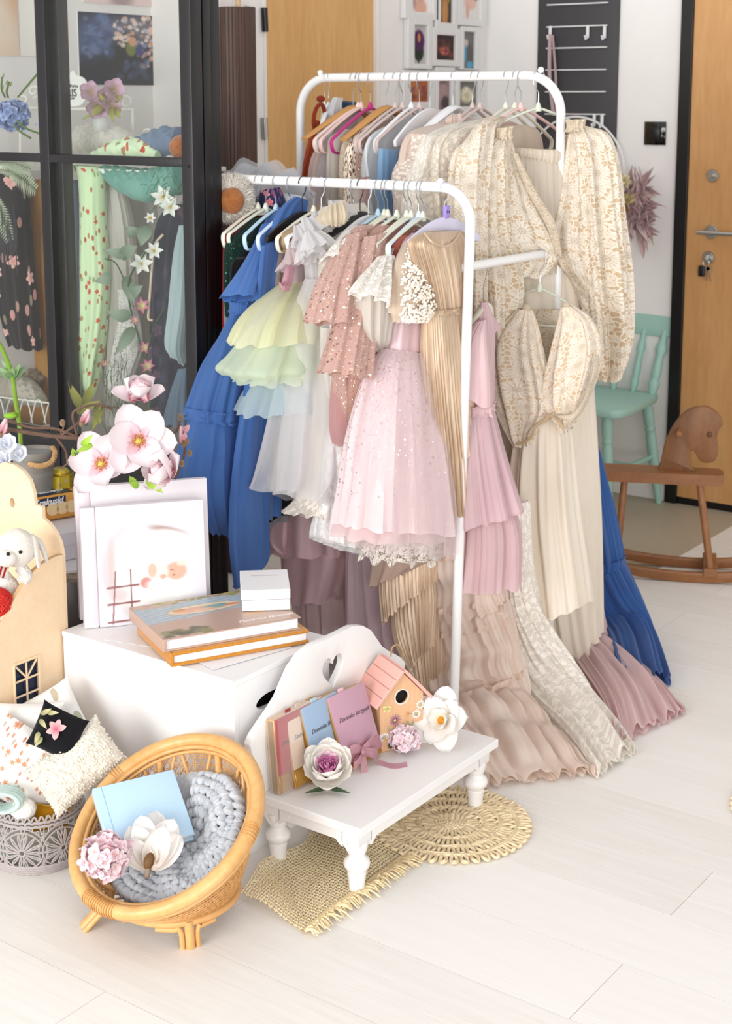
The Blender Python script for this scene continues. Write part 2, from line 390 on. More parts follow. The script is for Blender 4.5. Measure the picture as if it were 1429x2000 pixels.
def thing(name, label, cat, loc, group=None, rot=None):
    o = bpy.data.objects.new(name, None); COL.objects.link(o); o.empty_display_size = .05
    o.location = tuple(float(x) for x in loc); _org[o.name] = np.array(loc, float)
    if rot is not None: o.rotation_euler = rot; _org[o.name] = np.zeros(3)
    return tag(o, label, cat, group)
def part(name, g, mat, parent, smooth=True, label=None, kind=None, pic=None):
    """a child; g in room coordinates (or in the parent's own frame when the parent is rotated)"""
    org = _org[parent.name]; me = mesh_of(name, g, mat, smooth, org, pic)
    o = bpy.data.objects.new(name, me); COL.objects.link(o); o.parent = parent; _org[o.name] = org
    return tag(o, label, None, None, kind)
def solo(name, g, mat, label, cat, group=None, kind=None, smooth=True, pic=None):
    V = np.asarray(g[0]); org = np.array([*(V.min(0) + V.max(0))[:2]/2, V[:, 2].min()])
    o = bpy.data.objects.new(name, mesh_of(name, g, mat, smooth, org, pic)); COL.objects.link(o); o.location = tuple(org); _org[o.name] = org
    return tag(o, label, cat, group, kind)
def struct(name, g, mat, parent=None, smooth=False):
    if parent: return part(name, g, mat, parent, smooth)
    o = solo(name, g, mat, None, None, None, 'structure', smooth); return o
def dup(o, name=None, label=None):
    c = o.copy(); COL.objects.link(c); _org[c.name] = _org.get(o.name, np.zeros(3))
    if label: c['label'] = label
    for ch in list(o.children): k = dup(ch); k.parent = c
    return c
def child_copy(o, parent):
    c = o.copy(); COL.objects.link(c); c.parent = parent; _org[c.name] = _org.get(o.name, np.zeros(3)); return c
def lettering(text, size, origin, ex, ey, mat, parent, depth=.0004, shear=0.0, align='CENTER', bold=0.0, name='lettering', space=1.0):
    """flat letters lying in the plane ex, ey"""
    cu = bpy.data.curves.new(name, 'FONT'); cu.body = text; cu.size = size; cu.shear = shear; cu.align_x = align; cu.align_y = 'CENTER'; cu.extrude = depth; cu.offset = bold; cu.space_character = space
    cu.resolution_u = 3; o = bpy.data.objects.new(name, cu); COL.objects.link(o)
    dg = bpy.context.evaluated_depsgraph_get(); me = o.evaluated_get(dg).to_mesh()
    V = np.array([v.co[:] for v in me.vertices]).reshape(-1, 3); Fc = [tuple(p.vertices) for p in me.polygons]
    o.evaluated_get(dg).to_mesh_clear(); bpy.data.objects.remove(o); bpy.data.curves.remove(cu)
    ex, ey = nrm(ex), nrm(ey); ez = np.cross(ex, ey)
    return part(name, (V @ np.array([ex, ey, ez]) + np.asarray(origin, float), Fc), mat, parent, False)
def picture(name, fn, origin, ex, ey, nx, ny, parent, rough=.5, label=None):
    """flat print: fn(X, Y) with X, Y in 0..1 returns an (n,3) sRGB array"""
    xs, ys = np.meshgrid(np.linspace(0, 1, nx), np.linspace(0, 1, ny)); X, Y = xs.ravel(), ys.ravel()
    V = np.asarray(origin, float) + X[:, None]*np.asarray(ex, float) + Y[:, None]*np.asarray(ey, float)
    Fc = [(j*nx + i, j*nx + i + 1, (j+1)*nx + i + 1, (j+1)*nx + i) for j in range(ny-1) for i in range(nx-1)]
    c = np.clip(fn(X, Y), 0, 1); c = np.where(c <= .04045, c/12.92, ((c + .055)/1.055)**2.4)
    return part(name, (V, Fc), vcol(rough), parent, False, label, pic=c)
def hx(h): h = h.lstrip('#'); return np.array([int(h[i:i+2], 16)/255 for i in (0, 2, 4)])
class Pic:
    """numpy painter for prints"""
    def __init__(s, X, Y, base): s.X, s.Y = X, Y; s.c = np.tile(hx(base), (len(X), 1)) if isinstance(base, str) else base; s.r = np.random.RandomState(5)
    def put(s, m, col): m = np.clip(m, 0, 1)[:, None]; s.c = s.c*(1 - m) + hx(col)*m; return s
    def ell(s, x, y, a, b, col, soft=.15, op=1.0, rot=0):
        dx, dy = s.X - x, s.Y - y; c, q = math.cos(rot), math.sin(rot); r = np.sqrt(((dx*c + dy*q)/a)**2 + ((-dx*q + dy*c)/b)**2)
        return s.put(np.clip((1 - r)/soft + .5, 0, 1)*op, col)
    def line(s, x0, y0, x1, y1, w, col, op=1.0):
        dx, dy = x1 - x0, y1 - y0; t = np.clip(((s.X - x0)*dx + (s.Y - y0)*dy)/(dx*dx + dy*dy), 0, 1)
        d = np.hypot(s.X - x0 - t*dx, s.Y - y0 - t*dy); return s.put(np.clip((w - d)/(w*.5) + .5, 0, 1)*op, col)
    def blobs(s, n, x0, y0, x1, y1, r, cols, op=.8, sx=1.0):
        for i in range(n):
            a = s.r.uniform(.5, 1.3)*r
            s.ell(s.r.uniform(x0, x1), s.r.uniform(y0, y1), a*sx, a, cols[s.r.randint(len(cols))], .5, op, s.r.uniform(0, 3))
        return s
    def band(s, y0, y1, col, soft=.03, op=1.0):
        return s.put(np.clip((s.Y - y0)/soft + .5, 0, 1)*np.clip((y1 - s.Y)/soft + .5, 0, 1)*op, col)
def drape(secs, nf=9, amp=.012, seed=0, rows=40, cols=110, pleat=0.0, hem=.004, smoothing=True, close=1.0, drift=6.0, sharp=1.0):
    """A hollow piece of cloth lofted through sections (L, R, thickness[, fold factor]): two room points for its two sides.
    Folds run down it, deepening with the fold factor."""
    rs = np.random.RandomState(seed)
    D = np.array([[*s[0], *s[1], s[2], (s[3] if len(s) > 3 else (i + .4)/len(secs))] for i, s in enumerate(secs)], float)
    D = cr(D, rows) if smoothing else pl(D, rows)
    L, R, th, ff = D[:, :3], D[:, 3:6], np.maximum(D[:, 6], .002), np.clip(D[:, 7], 0, 2)
    C = (L + R)/2; T = np.gradient(C, axis=0); T /= np.linalg.norm(T, axis=1)[:, None] + 1e-9
    s = np.concatenate([[0], np.cumsum(np.linalg.norm(np.diff(C, axis=0), axis=1))])
    phi = np.linspace(0, 2*PI, cols + 1); V, UV = [], []
    fr = [(max(2, int(round(nf*k))), rs.uniform(0, 6.3), a, rs.uniform(-drift, drift)) for k, a in ((1, .55), (1.63, .35), (.52, .4), (2.7, .18))]
    for i in range(rows):
        a = R[i] - L[i]; wd = np.linalg.norm(a) + 1e-9; a = a/wd; n = nrm(np.cross(a, T[i]))
        if np.dot(n, CAMDIR(C[i])) < 0: n = -n
        c_, s_ = np.cos(phi), np.sin(phi)
        x = -wd/2*np.sign(c_)*np.abs(c_)**.9; y = th[i]*close*np.sign(s_)*np.abs(s_)**.8
        f = sum(am*np.sin(k*phi + p + dr*s[i]) for k, p, am, dr in fr)
        if pleat:
            q = (phi/(2*PI)*nf*2) % 1.0; f = f*.5 + pleat*(np.abs(q*2 - 1)*2 - 1)
        if sharp != 1: f = np.sign(f)*np.abs(f)**sharp
        dsp = amp*ff[i]*f; dsp[-1] = dsp[0]
        nx, ny = c_*th[i]/(wd/2), s_; ln = np.hypot(nx, ny) + 1e-9
        x = x - dsp*nx/ln*.6; y = y + dsp*ny/ln
        P = C[i] + x[:, None]*a + y[:, None]*n
        if i == rows - 1: P = P + np.outer(hem*np.sin(nf*1.4*phi + 1), T[i])*(1 if hem else 0)
        V.append(P); per = 2*wd + 2*th[i]; UV.append(np.stack([phi/(2*PI)*per, np.full(cols + 1, s[i]), np.zeros(cols + 1)], 1))
    V = np.vstack(V); UV = np.vstack(UV); m = cols + 1
    # constant cloth width per row keeps the pattern from shearing
    UV[:, 0] = np.tile(phi/(2*PI), rows)*np.max(2*np.linalg.norm(R - L, axis=1) + 2*th)
    Fc = [(i*m + k, i*m + k + 1, (i+1)*m + k + 1, (i+1)*m + k) for i in range(rows - 1) for k in range(cols)]
    return V, Fc, UV
# ================================================================ the room
RS = np.random.RandomState(11); random.seed(4)
M_WALL = paint('#edebea', .7, grain=.05); M_WALLA = paint('#e6e3e0', .7, grain=.05)
@cached
def plank_mat():
    m = N('plank'); v = m.obj(); oi = m.n('ShaderNodeObjectInfo')
    g = m.noise(m.scaled(v, (1.4, 26, 1)), 2.2, 6, .62, .7); g2 = m.noise(m.scaled(v, (5, 160, 1)), 2, 2)
    f = m.math('ADD', m.math('ADD', m.math('MULTIPLY', g, .6), m.math('MULTIPLY', g2, .25)), m.math('MULTIPLY', oi.outputs['Random'], .3))
    c = m.ramp(f, (.3, '#dedad5'), (.55, '#e6e3df'), (.9, '#ebe9e6'))
    return m.end(m.bsdf(c, m.math('ADD', .38, m.math('MULTIPLY', g, .15)), 0, m.bump(f, .25, .0012), spec=.35))
floor = struct('floor', span((-4.2, .3, -.06), (1.2, 5.5, -.008)), paint('#8b857d', .8))
PW, PLN = .2046, 1.40
def plank(u0, u1, v0, v1, z=0.0):
    g = .0006
    return part('plank', box(((u0+u1)/2, (v0+v1)/2, -.004 + z), (u1-u0-2*g, v1-v0-2*g, .008)), plank_mat(), floor, False)
for k in range(-4, 17):
    v0, v1 = 2.0905 + k*PW, 2.0905 + (k+1)*PW
    if v0 > 5.3: break
    off = 0 if k % 2 == 0 else PLN/2
    j = -1.0895 + off - 3*PLN
    while j < .4:
        a, b = max(j, -3.6), min(j + PLN, .4)
        if b - a > .02:
            if v1 <= 4.457: plank(a, b, v0, v1)
            else:
                vv = max(v0, 4.457)
                if v0 < 4.457: plank(a, b, v0, 4.457)
                if b > -2.047: plank(max(a, -2.047), b, vv, v1)
        j += PLN
mt = N('vinyl'); v_ = mt.obj()
mt = mt.end(mt.bsdf(mt.ramp(mt.noise(v_, 300, 3), (.3, '#a89c88'), (.7, '#b8ad9a')), .5))
part('entrance_mat_floor', span((-3.25, 4.458, -.008), (-2.048, 5.3, -.0005)), mt, floor, False, 'beige speckled vinyl strip in front of the entrance door')
DU0, DU1 = PV(1324, 970, 5.3)[0], -1.45
TU0 = PV(1301.5, 976, 5.3)[0]
struct('wall_back', join(span((-3.6, 5.3, 0), (TU0, 5.4, 2.6)), span((TU0, 5.3, 2.1), (DU1 + .05, 5.4, 2.6)), span((DU1 + .05, 5.3, 0), (1.0, 5.4, 2.6))), M_WALL)
struct('wall_left', join(span((-3.35, 3.68, 0), (-3.25, 3.905, 2.6)), span((-3.35, 4.54, 0), (-3.25, 5.3, 2.6)), span((-3.35, 3.905, 2.15), (-3.25, 4.54, 2.6)), span((-3.65, 3.68, 0), (-3.35, 3.72, 2.6)), span((-3.65, 1.2, 0), (-3.55, 3.68, 2.6))), M_WALLA)
struct('baseboard_back', span((-3.25, 5.288, 0), (TU0, 5.3, .06), .002), paint('#e9e8e6', .5))
oak = wood('#b8834d', '#d3a46e', (2.2, 2.2, .35), .45, 30, .05)
oak2 = wood('#bd8b4e', '#d6ab70', (2.2, 2.2, .35), .5, 30, .05)
blk = paint('#0b0b0e', .35, spec=.5)
d1 = struct('door_1', span((DU0, 5.285, .028), (DU1, 5.33, 2.08), .002), oak); d1['kind'] = 'structure'
struct('trim_1', join(span((TU0, 5.275, 0), (DU0, 5.34, 2.1), .002), span((TU0, 5.275, 2.08), (DU1 + .05, 5.34, 2.12), .002), span((DU0, 5.29, 0), (DU1, 5.345, .024))), blk)
steel = metal('#b9b7b3', .3)
def rosette(x, y, r, h=.01):
    p = PV(x, y, 5.285); return p, lathe([(r*.4, 0), (r, 0), (r, h*.7), (r*.9, h), (0.001, h)], 28, p, (0, -1, 0))
p, g = rosette(1392, 343, .024); lk = part('deadbolt', join(g, lathe([(.008, 0), (.009, .02), (.007, .024), (.001, .024)], 16, p + A(0, -.01, 0), (0, -1, 0))), steel, d1)
p, g = rosette(1389, 453, .026)
hd = part('door_handle', join(tube([p + A(0, -.005, 0), p + A(0, -.05, 0)], .009, 12), tube([p + A(-.035, -.05, 0), p + A(.14, -.05, 0)], .0085, 12, flat=1.0)), steel, d1); part('rosette', g, steel, hd)
p, g = rosette(1384, 503, .024); cyl = part('lock_cylinder', join(g, box(p + A(0, -.012, .002), (.008, .01, .018), .002)), steel, d1)
KP = p
d2 = struct('door_2', span((-3.30, 3.91, 0), (-3.262, 4.535, 2.14), .002), oak2)
struct('trim_2', join(span((-3.32, 3.895, 0), (-3.246, 3.909, 2.16), .002), span((-3.32, 4.5355, 0), (-3.244, 4.552, 2.16), .002)), paint('#e2e0de', .5))
for y0, y1, m_ in ((15, 62, blk), (230, 272, steel)):
    a, b = PU(516, y0, -3.24), PU(518, y1, -3.24); part('hinge', tube([a, b], .011, 10), m_, d2)
# keys hanging in the lock
k = thing('key_bunch', 'bunch of keys with black fob hanging from the entrance door lock', 'keys', KP + A(0, -.02, -.09))
th = np.linspace(0, 2*PI, 20)
part('key_ring', tube([KP + A(.012*math.cos(t), -.024, -.018 + .014*math.sin(t)) for t in th[:-1]], .0013, 6, True), steel, k)
part('key_in_lock', join(box(KP + A(0, -.02, 0), (.003, .02, .012)), lathe([(.011, 0), (.011, .003), (.001, .003)], 16, KP + A(0.0015, -.03, 0), (1, 0, 0))), steel, k)
part('fob', box(KP + A(-.018, -.022, -.05), (.026, .012, .042), .006, 3, rotz(0)), paint('#141416', .4), k)
for a, l in ((-.1, .05), (.25, .055)):
    d = A(math.sin(a), 0, -math.cos(a)); q = KP + A(.008, -.026, -.03)
    part('key', join(lathe([(.009, 0), (.009, .002), (.001, .002)], 14, q + d*.01, (0, 1, 0)), box(q + d*(.01 + l/2), (.006, .002, l*.75), 0, 1, axes(d, (0, 1, 0))[:, [0, 1, 2]])), steel, k)
# black double switch
a, b = PV(1259, 239, 5.3), PV(1301, 282, 5.3); c = (a + b)/2
sw = thing('wall_switch', 'black glossy square wall switch on the white wall beside the entrance door', 'switch', (c[0], 5.3, c[2] - .045))
part('plate', box((c[0], 5.296, c[2]), (.088, .008, .088), .002), paint('#0a0b0c', .08, coat=.6), sw)
part('rocker', box((c[0], 5.29, c[2] - .002), (.046, .008, .052), .003), paint('#111214', .3), sw)
# organiser board with hooks
u0, u1 = PV(1052, 100, 5.3)[0], PV(1209, 100, 5.3)[0]
bd = thing('organiser_board', 'tall charcoal wall board with white lines and little hooks on the back wall', 'board', ((u0+u1)/2, 5.3, 1.05))
part('panel', span((u0, 5.287, .99), (u1, 5.3, 2.05), .002), paint('#3a393d', .55), bd)
wl = paint('#e4e4e6', .4)
for y in (7, 51, 93, 136, 179, 223):
    z = PV(1130, y, 5.28)[2]; part('white_rail', span((u0 + .043, 5.279, z - .0022), (u1 - .045, 5.2875, z + .0022)), wl, bd, False)
for y, xs in ((51, (1075, 1148, 1181)), (223, (1096, 1161, 1176))):
    for x in xs:
        q = PV(x, y, 5.28); part('hook', join(span((q[0]-.006, 5.276, q[2]-.045), (q[0]+.006, 5.2795, q[2])), tube([A(q[0], 5.278, q[2]-.043), A(q[0], 5.262, q[2]-.05), A(q[0], 5.255, q[2]-.036)], .004, 8)), wl, bd)
q = PV(1075, 72, 5.26); e = PV(1083, 226, 5.26)
def ribbon_strip(pts, w, side, n=30): 
    P = cr(pts, n); s = nrm(side); return grid(lambda a, b: P[min(int(round(b*(n-1))), n-1)] + s*w*(a - .5), 2, n - 1)
rb = join(ribbon_strip([q + A(-.004, 0, .01), q*.5 + e*.5 + A(-.012, -.004, 0), e + A(-.006, 0, 0)], .014, (1, .2, 0)), ribbon_strip([q + A(.006, .004, .008), q*.5 + e*.5 + A(.012, .002, 0), e + A(.004, .004, 0)], .012, (1, -.2, 0)))
solo('pink_ribbon', rb, cloth('#c9aeb2', transl=.1), 'long dusty pink ribbon hanging from the left hook of the charcoal wall board', 'ribbon')
# hoop wreath with dried flowers
hc = PV(1122, 335, 5.27); hr = .212
wr = thing('hoop_wreath', 'white metal hoop wreath with dried mauve and mustard flowers hanging on the back wall', 'wreath', hc - A(0, 0, hr))
part('hoop', tube([hc + hr*A(math.cos(t), 0, math.sin(t)) for t in np.linspace(0, 2*PI, 60, endpoint=False)], .0045, 8, True), wl, wr)
fc = PV(1252, 402, 5.25)
def leaf(base, tip, w, up, cup=.2, curl=.1, nu=4, nv=8, pw=.6, rnd=1.0):
    """leaf or petal from base to tip; up is the face normal"""
    base, tip = np.asarray(base, float), np.asarray(tip, float); d = tip - base; L = np.linalg.norm(d); d = d/L; up = nrm(np.asarray(up) - d*np.dot(up, d)); s = np.cross(d, up)
    def f(a, b):
        x = (a*2 - 1); ww = w*(max(math.sin(PI*min(.03 + b*.97, 1)**pw), .0)**rnd + .01)
        return base + d*L*b + s*x*ww/2 + up*(cup*w*x*x*.5 + curl*L*b*b)
    return grid(f, nu, nv)
r_ = np.random.RandomState(3); MV = [petalmat('#a98b90', '#d3b8ba', .8), petalmat('#bda2a4', '#dcc6c5', .8), petalmat('#97797f', '#c2a4a8', .8)]
for i in range(170):
    a = r_.uniform(-1.9, 1.9); L = r_.uniform(.05, .135); el = r_.uniform(-.3, .5)
    d = nrm(A(math.cos(a)*.9, -.35 + el*.3, math.sin(a))); o = fc + A(r_.uniform(-.06, .025), r_.uniform(-.04, .0), r_.uniform(-.1, .08))
    part('dried_leaf', leaf(o, o + d*L, r_.uniform(.012, .03), (r_.uniform(-.4, .4), -1, r_.uniform(-.4, .4)), .3, .12, 2, 5), MV[i % 3], wr)
for (dx, dz, cs_) in ((-.05, .02, ('#7a5a2a', '#b98f4e')), (-.03, -.02, ('#6d4a22', '#a97f45')), (-.055, .075, ('#c2ad7c', '#ded0a6')), (-.02, .1, ('#cdbb8c', '#e6dcb8')), (-.005, .03, ('#a38e5e', '#cfbf8a')), (-.06, -.03, ('#8a7b8e', '#b9aabb'))):
    o = fc + A(dx - .015, -.075, dz)
    for k_ in range(34):
        d = nrm(r_.normal(size=3) + A(0, -.8, 0)); part('dried_petal', leaf(o, o + d*r_.uniform(.02, .036), .02, r_.normal(size=3), .4, .2, 3, 5, .8, .5), petalmat(*cs_, .8), wr)
# photo collage on the left wall
cf = thing('photo_collage', 'white multi-picture frame with twelve openings on the left wall above the high rail', 'picture frame', PU(860, 200, -3.25))
M_FR = paint('#dedddc', .4)
def fpx(x, y): return PU(770 + x*.161, y*.161, -3.25)
def skin(c1='#d9a78f'): return c1
prints = [
 (65, -330, 475, 240, 165, -200, 410, 150, lambda X, Y: Pic(X, Y, '#e9e4e2').ell(.5, .15, .3, .3, '#d8a993', .5).ell(.5, .6, .22, .25, '#caa093', .5).ell(.2, .4, .1, .3, '#bb9999', .6)),
 (445, -330, 712, 355, 507, -220, 660, 275, lambda X, Y: Pic(X, Y, '#2b2219').ell(.5, .3, .3, .5, '#a8713a', .6).ell(.5, .25, .2, .28, '#b9854a', .5).ell(.8, .7, .15, .2, '#9a8a2a', .6)),
 (718, -300, 1045, 320, 772, -160, 990, 240, lambda X, Y: Pic(X, Y, '#dcd8d6').ell(.55, .5, .33, .2, '#dcb3a4', .4).ell(.4, .25, .1, .22, '#d2a698', .4).ell(.85, .7, .12, .12, '#8a7a72', .5)),
 (105, 218, 402, 838, 187, 310, 345, 775, lambda X, Y: Pic(X, Y, '#b9b5b6').ell(.5, .32, .38, .25, '#26301f', .3).ell(.5, .6, .42, .28, '#4a2150', .3).ell(.52, .68, .12, .12, '#c07a4a', .5).line(.5, 0, .5, .2, .04, '#2a331f')),
 (405, 342, 750, 808, 457, 430, 690, 728, lambda X, Y: Pic(X, Y, '#2c1513').ell(.5, .4, .25, .2, '#b86a4a', .6).ell(.62, .35, .12, .14, '#a83f5a', .6).blobs(30, .1, .1, .9, .9, .1, ['#5d1f2a', '#7a3a22', '#3a1018'], .5)),
 (752, 325, 985, 850, 790, 388, 930, 830, lambda X, Y: Pic(X, Y, '#6d6a68').ell(.35, .68, .2, .12, '#c9b7b4', .5).ell(.25, .4, .22, .22, '#4a9ac4', .5).ell(.65, .4, .25, .28, '#55524f', .5).ell(.7, .1, .25, .1, '#4aa0cc', .5)),
 (52, 852, 438, 1330, 140, 955, 376, 1235, lambda X, Y: Pic(X, Y, '#a9603a').ell(.5, .5, .33, .3, '#8a5560', .5).ell(.5, .6, .15, .2, '#b0705f', .5).blobs(18, .1, .1, .9, .9, .12, ['#c07a3a', '#7a3a2a'], .5)),
 (442, 815, 672, 1420, 482, 922, 635, 1330, lambda X, Y: Pic(X, Y, '#8b7378').ell(.5, .8, .2, .14, '#5d4238', .5).ell(.5, .5, .4, .3, '#a78b8d', .4).ell(.7, .2, .3, .2, '#4a3a3e', .6)),
 (684, 855, 985, 1400, 740, 992, 960, 1290, lambda X, Y: Pic(X, Y, '#6f6a66').ell(.5, .45, .4, .3, '#cfc6a6', .5).ell(.45, .6, .2, .2, '#e2dcc6', .5).blobs(16, .2, .3, .8, .7, .08, ['#b8ab84', '#e6e0cc'], .6)),
]
for X0, Y0, X1, Y1, x0, y0, x1, y1, fn in prints:
    a, b, c_, d_ = fpx(X0, (Y0+Y1)/2), fpx(X1, (Y0+Y1)/2), fpx((X0+X1)/2, Y0), fpx((X0+X1)/2, Y1)
    v0, v1, z1, z0 = a[1], b[1], c_[2], d_[2]
    a, b, c_, d_ = fpx(x0, (y0+y1)/2), fpx(x1, (y0+y1)/2), fpx((x0+x1)/2, y0), fpx((x0+x1)/2, y1)
    pv0, pv1, pz1, pz0 = a[1], b[1], c_[2], d_[2]
    fr = part('frame', join(span((-3.25, v0, z0), (-3.226, pv0, z1), .004), span((-3.25, pv1, z0), (-3.226, v1, z1), .004), span((-3.25, pv0 - .002, z0), (-3.226, pv1 + .002, pz0), .004), span((-3.25, pv0 - .002, pz1), (-3.226, pv1 + .002, z1), .004), span((-3.25, pv0, pz0), (-3.24, pv1, pz1))), M_FR, cf, False)
    picture('photo', lambda X, Y, f=fn: f(X, Y).c, (-3.2392, pv0, pz0), (0, pv1 - pv0, 0), (0, 0, pz1 - pz0), 36, 48, fr, .35)
# rolled backdrops against the left wall
rc = PU(457, 300, -3.17); rr = .046
ro = thing('bamboo_blind', 'rolled dark brown bamboo backdrop standing against the left wall', 'blind', (rc[0], rc[1], 0))
bam = wood('#2e1a13', '#54352a', (6, 6, .6), .45, 20, .2); rt = PU(460, 14, -3.17)[2]
part('roll', tube([(rc[0] + math.cos(t)*rr*(1 - t*.006), rc[1] + math.sin(t)*rr*(1 - t*.006), rt/2) for t in [0]], .01, 4) if False else lathe([(rr - .012, rt - .05), (rr - .012, rt), (rr, rt - .002), (rr, .0)], 40, (rc[0], rc[1], 0)), bam, ro)
for kk in range(26):
    t = kk/26*2*PI; part('slat', box((rc[0] + math.cos(t)*rr, rc[1] + math.sin(t)*rr, rt/2), (.004, .0105, rt - .006), .0015, 1, rotz(t)), bam, ro, False)
pp = PU(465, 5, -3.19); solo('wooden_pole', tube([(pp[0], pp[1] + .0, 0), (pp[0], pp[1], 2.1)], .009, 10), wood('#b99a72', '#d2b48c'), 'pale wooden pole standing in the corner behind the rolled bamboo backdrop', 'pole')
q0, q1 = PU(484, 300, -3.235), PU(497, 300, -3.235)
solo('backdrop_board', box(((q0+q1)/2*A(1, 1, 0) + A(0.0, 0, PU(490, 13, -3.235)[2]/2)), (.014, .05, PU(490, 13, -3.235)[2]), .004), bam, 'narrow dark brown backdrop board leaning beside the rolled bamboo', 'board')

# ================================================================ double clothes rack
VF, VR, ZF, ZR, RU0, RU1 = 2.995, 3.482, 1.345, 1.612, -2.768, -1.905
white_steel = paint('#ebeaea', .28, coat=.2)
rk = thing('clothes_rack', 'white double rail clothes rack with a low front rail and a high back rail', 'clothes rack', ((RU0+RU1)/2, (VF+VR)/2, 0))
def hoop_frame(v, z, r=.085, lean=0.0):
    pts = [(RU0, v, .03), (RU0, v, .8), (RU0, v, z - r)] + [(RU0 + r - r*math.cos(t), v, z - r + r*math.sin(t)) for t in np.linspace(.15, PI/2, 8)]
    pts += [(RU0 + r + .1, v, z), (RU1 - r - .1, v, z)] + [(RU1 - r + r*math.sin(t), v, z - r + r*math.cos(t)) for t in np.linspace(0, PI/2 - .15, 8)]
    pts += [(RU1, v, z - r), (RU1, v, .8), (RU1, v, .03)]; return tube([(p[0] + lean*(p[2] - .03), p[1], p[2]) for p in pts], .0122, 14)
part('front_frame', hoop_frame(VF, ZF, .085, .026), white_steel, rk); part('back_frame', hoop_frame(VR, ZR, .1), white_steel, rk)
for u in (RU0, RU1):
    part('crossbar', tube([(u, VF + .005, 1.155), (u, VR - .005, 1.155)], .0115, 12), white_steel, rk)
    part('foot_bar', tube([(u, VF - .04, .0125), (u, VR + .04, .0125)], .012, 12), white_steel, rk)
    for v, z, r in ((VF, ZF, .085), (VR, ZR, .1)):
        part('ball_knob', ball((u + (r*.75 if u < -2 else -r*.62), v, z + .014), .0085, 14, 8), white_steel, rk)
        part('bolt', lathe([(.0065, 0), (.0065, .004), (.004, .006), (.001, .006)], 12, (u, v - .011, 1.155), (0, -1, 0)), steel, rk)
# ================================================================ white box seat
wbx = paint('#eeedee', .45); bu0, bu1, bv0, bv1, bz = -2.399, -1.9, 2.162, 2.478, .393
sb = thing('white_crate', 'large white wooden box with a dark hand slot behind the little bench', 'box', ((bu0+bu1)/2, (bv0+bv1)/2, 0))
part('front_panel', span((bu0, bv0, 0), (bu1, bv0 + .015, bz - .012), .001), wbx, sb, False); part('rear_panel', span((bu0, bv1 - .015, 0), (bu1, bv1, bz - .012), .001), wbx, sb, False)
part('side_panel', span((bu0, bv0 + .015, 0), (bu0 + .015, bv1 - .015, bz - .012), .001), wbx, sb, False)
hs = [(.045*math.cos(t) + (.045 if math.cos(t) > 0 else -.045), .0165*math.sin(t)) for t in np.linspace(0, 2*PI, 28, endpoint=False)]
q = PU(560, 1345, bu1)
vc_, zc_ = (bv0 + bv1)/2 + .0, .318
part('side_panel', prism([(-(bv1-bv0)/2 + .015, 0), ((bv1-bv0)/2 - .015, 0), ((bv1-bv0)/2 - .015, bz - .012), (-(bv1-bv0)/2 + .015, bz - .012)], .015, (bu1 - .015, vc_, 0), (0, 1, 0), (0, 0, 1), (1, 0, 0), holes=[[(x, y + zc_) for x, y in hs]]), wbx, sb, False)
part('lid', span((bu0 - .002, bv0 - .002, bz - .012), (bu1 + .002, bv1 + .002, bz), .0015), wbx, sb, False)
part('inside', span((bu0 + .03, bv0 + .03, .02), (bu1 - .05, bv1 - .03, bz - .05)), paint('#0a0a0a', .9), sb, False)  # black block standing in for the shade behind the hand slot
# ================================================================ toddler bench
bz_ = .158; NU0, NU1, NV0, NV1 = -1.868, -1.595, 2.178, 2.694
wbn = paint('#e9e7e6', .4, grain=.1)
bn = thing('toddler_bench', 'small white wooden bench with turned legs and a scalloped back with a heart cutout', 'bench', ((NU0+NU1)/2, (NV0+NV1)/2, 0))
part('seat', span((NU0, NV0, bz_ - .019), (NU1, NV1, bz_), .002), wbn, bn, False)
part('apron', join(span((NU0 + .02, NV0 + .016, bz_ - .048), (NU1 - .02, NV0 + .03, bz_ - .019)), span((NU0 + .02, NV1 - .03, bz_ - .048), (NU1 - .02, NV1 - .016, bz_ - .019)), span((NU1 - .03, NV0 + .02, bz_ - .048), (NU1 - .016, NV1 - .02, bz_ - .019)), span((NU0 + .016, NV0 + .02, bz_ - .048), (NU0 + .03, NV1 - .02, bz_ - .019))), wbn, bn, False)
LP = [(.013, 0), (.0155, .002), (.0165, .022), (.019, .04), (.0195, .043), (.017, .045), (.0185, .047), (.025, .055), (.027, .062), (.025, .07), (.0175, .077), (.016, .08), (.0195, .088), (.0225, .1), (.0235, .112)]
for (u, v) in ((NU0 + .036, NV0 + .036), (NU0 + .036, NV1 - .036), (NU1 - .036, NV0 + .036), (NU1 - .036, NV1 - .036)):
    sx, sy = (1 if u > -1.75 else -1), (1 if v > 2.4 else -1)
    g = lathe(LP, 24, (u, v, 0))
    def bracket(e):
        o = [(-.026, 0), (.024, 0), (.024, .0), (.02, -.0), (.02, .0)]
        pr = [(.022, .139), (.022, .112), (.0, .1), (-.012, .095), (-.028, .105), (-.03, .139)]
        return pr
    # square shoulder with a scalloped cut towards the inside, on both faces
    sh = [(-.021, .139), (.021, .139), (.021, .108), (.008, .092), (-.008, .092), (-.021, .108)]
    lg = join(g, prism(sh, .042, (u, v - .021, 0), (1, 0, 0), (0, 0, 1), (0, 1, 0)), 
              prism([(.02, .139), (.055, .139), (.045, .118), (.03, .104), (.02, .098)], .016, (u, v + sy*.013 - .008, 0), (-sx, 0, 0), (0, 0, 1), (0, 1, 0)),
              prism([(.02, .139), (.055, .139), (.045, .118), (.03, .104), (.02, .098)], .016, (u + sx*.013 - .008, v, 0), (0, -sy, 0), (0, 0, 1), (1, 0, 0)))
    part('leg', lg, wbn, bn)
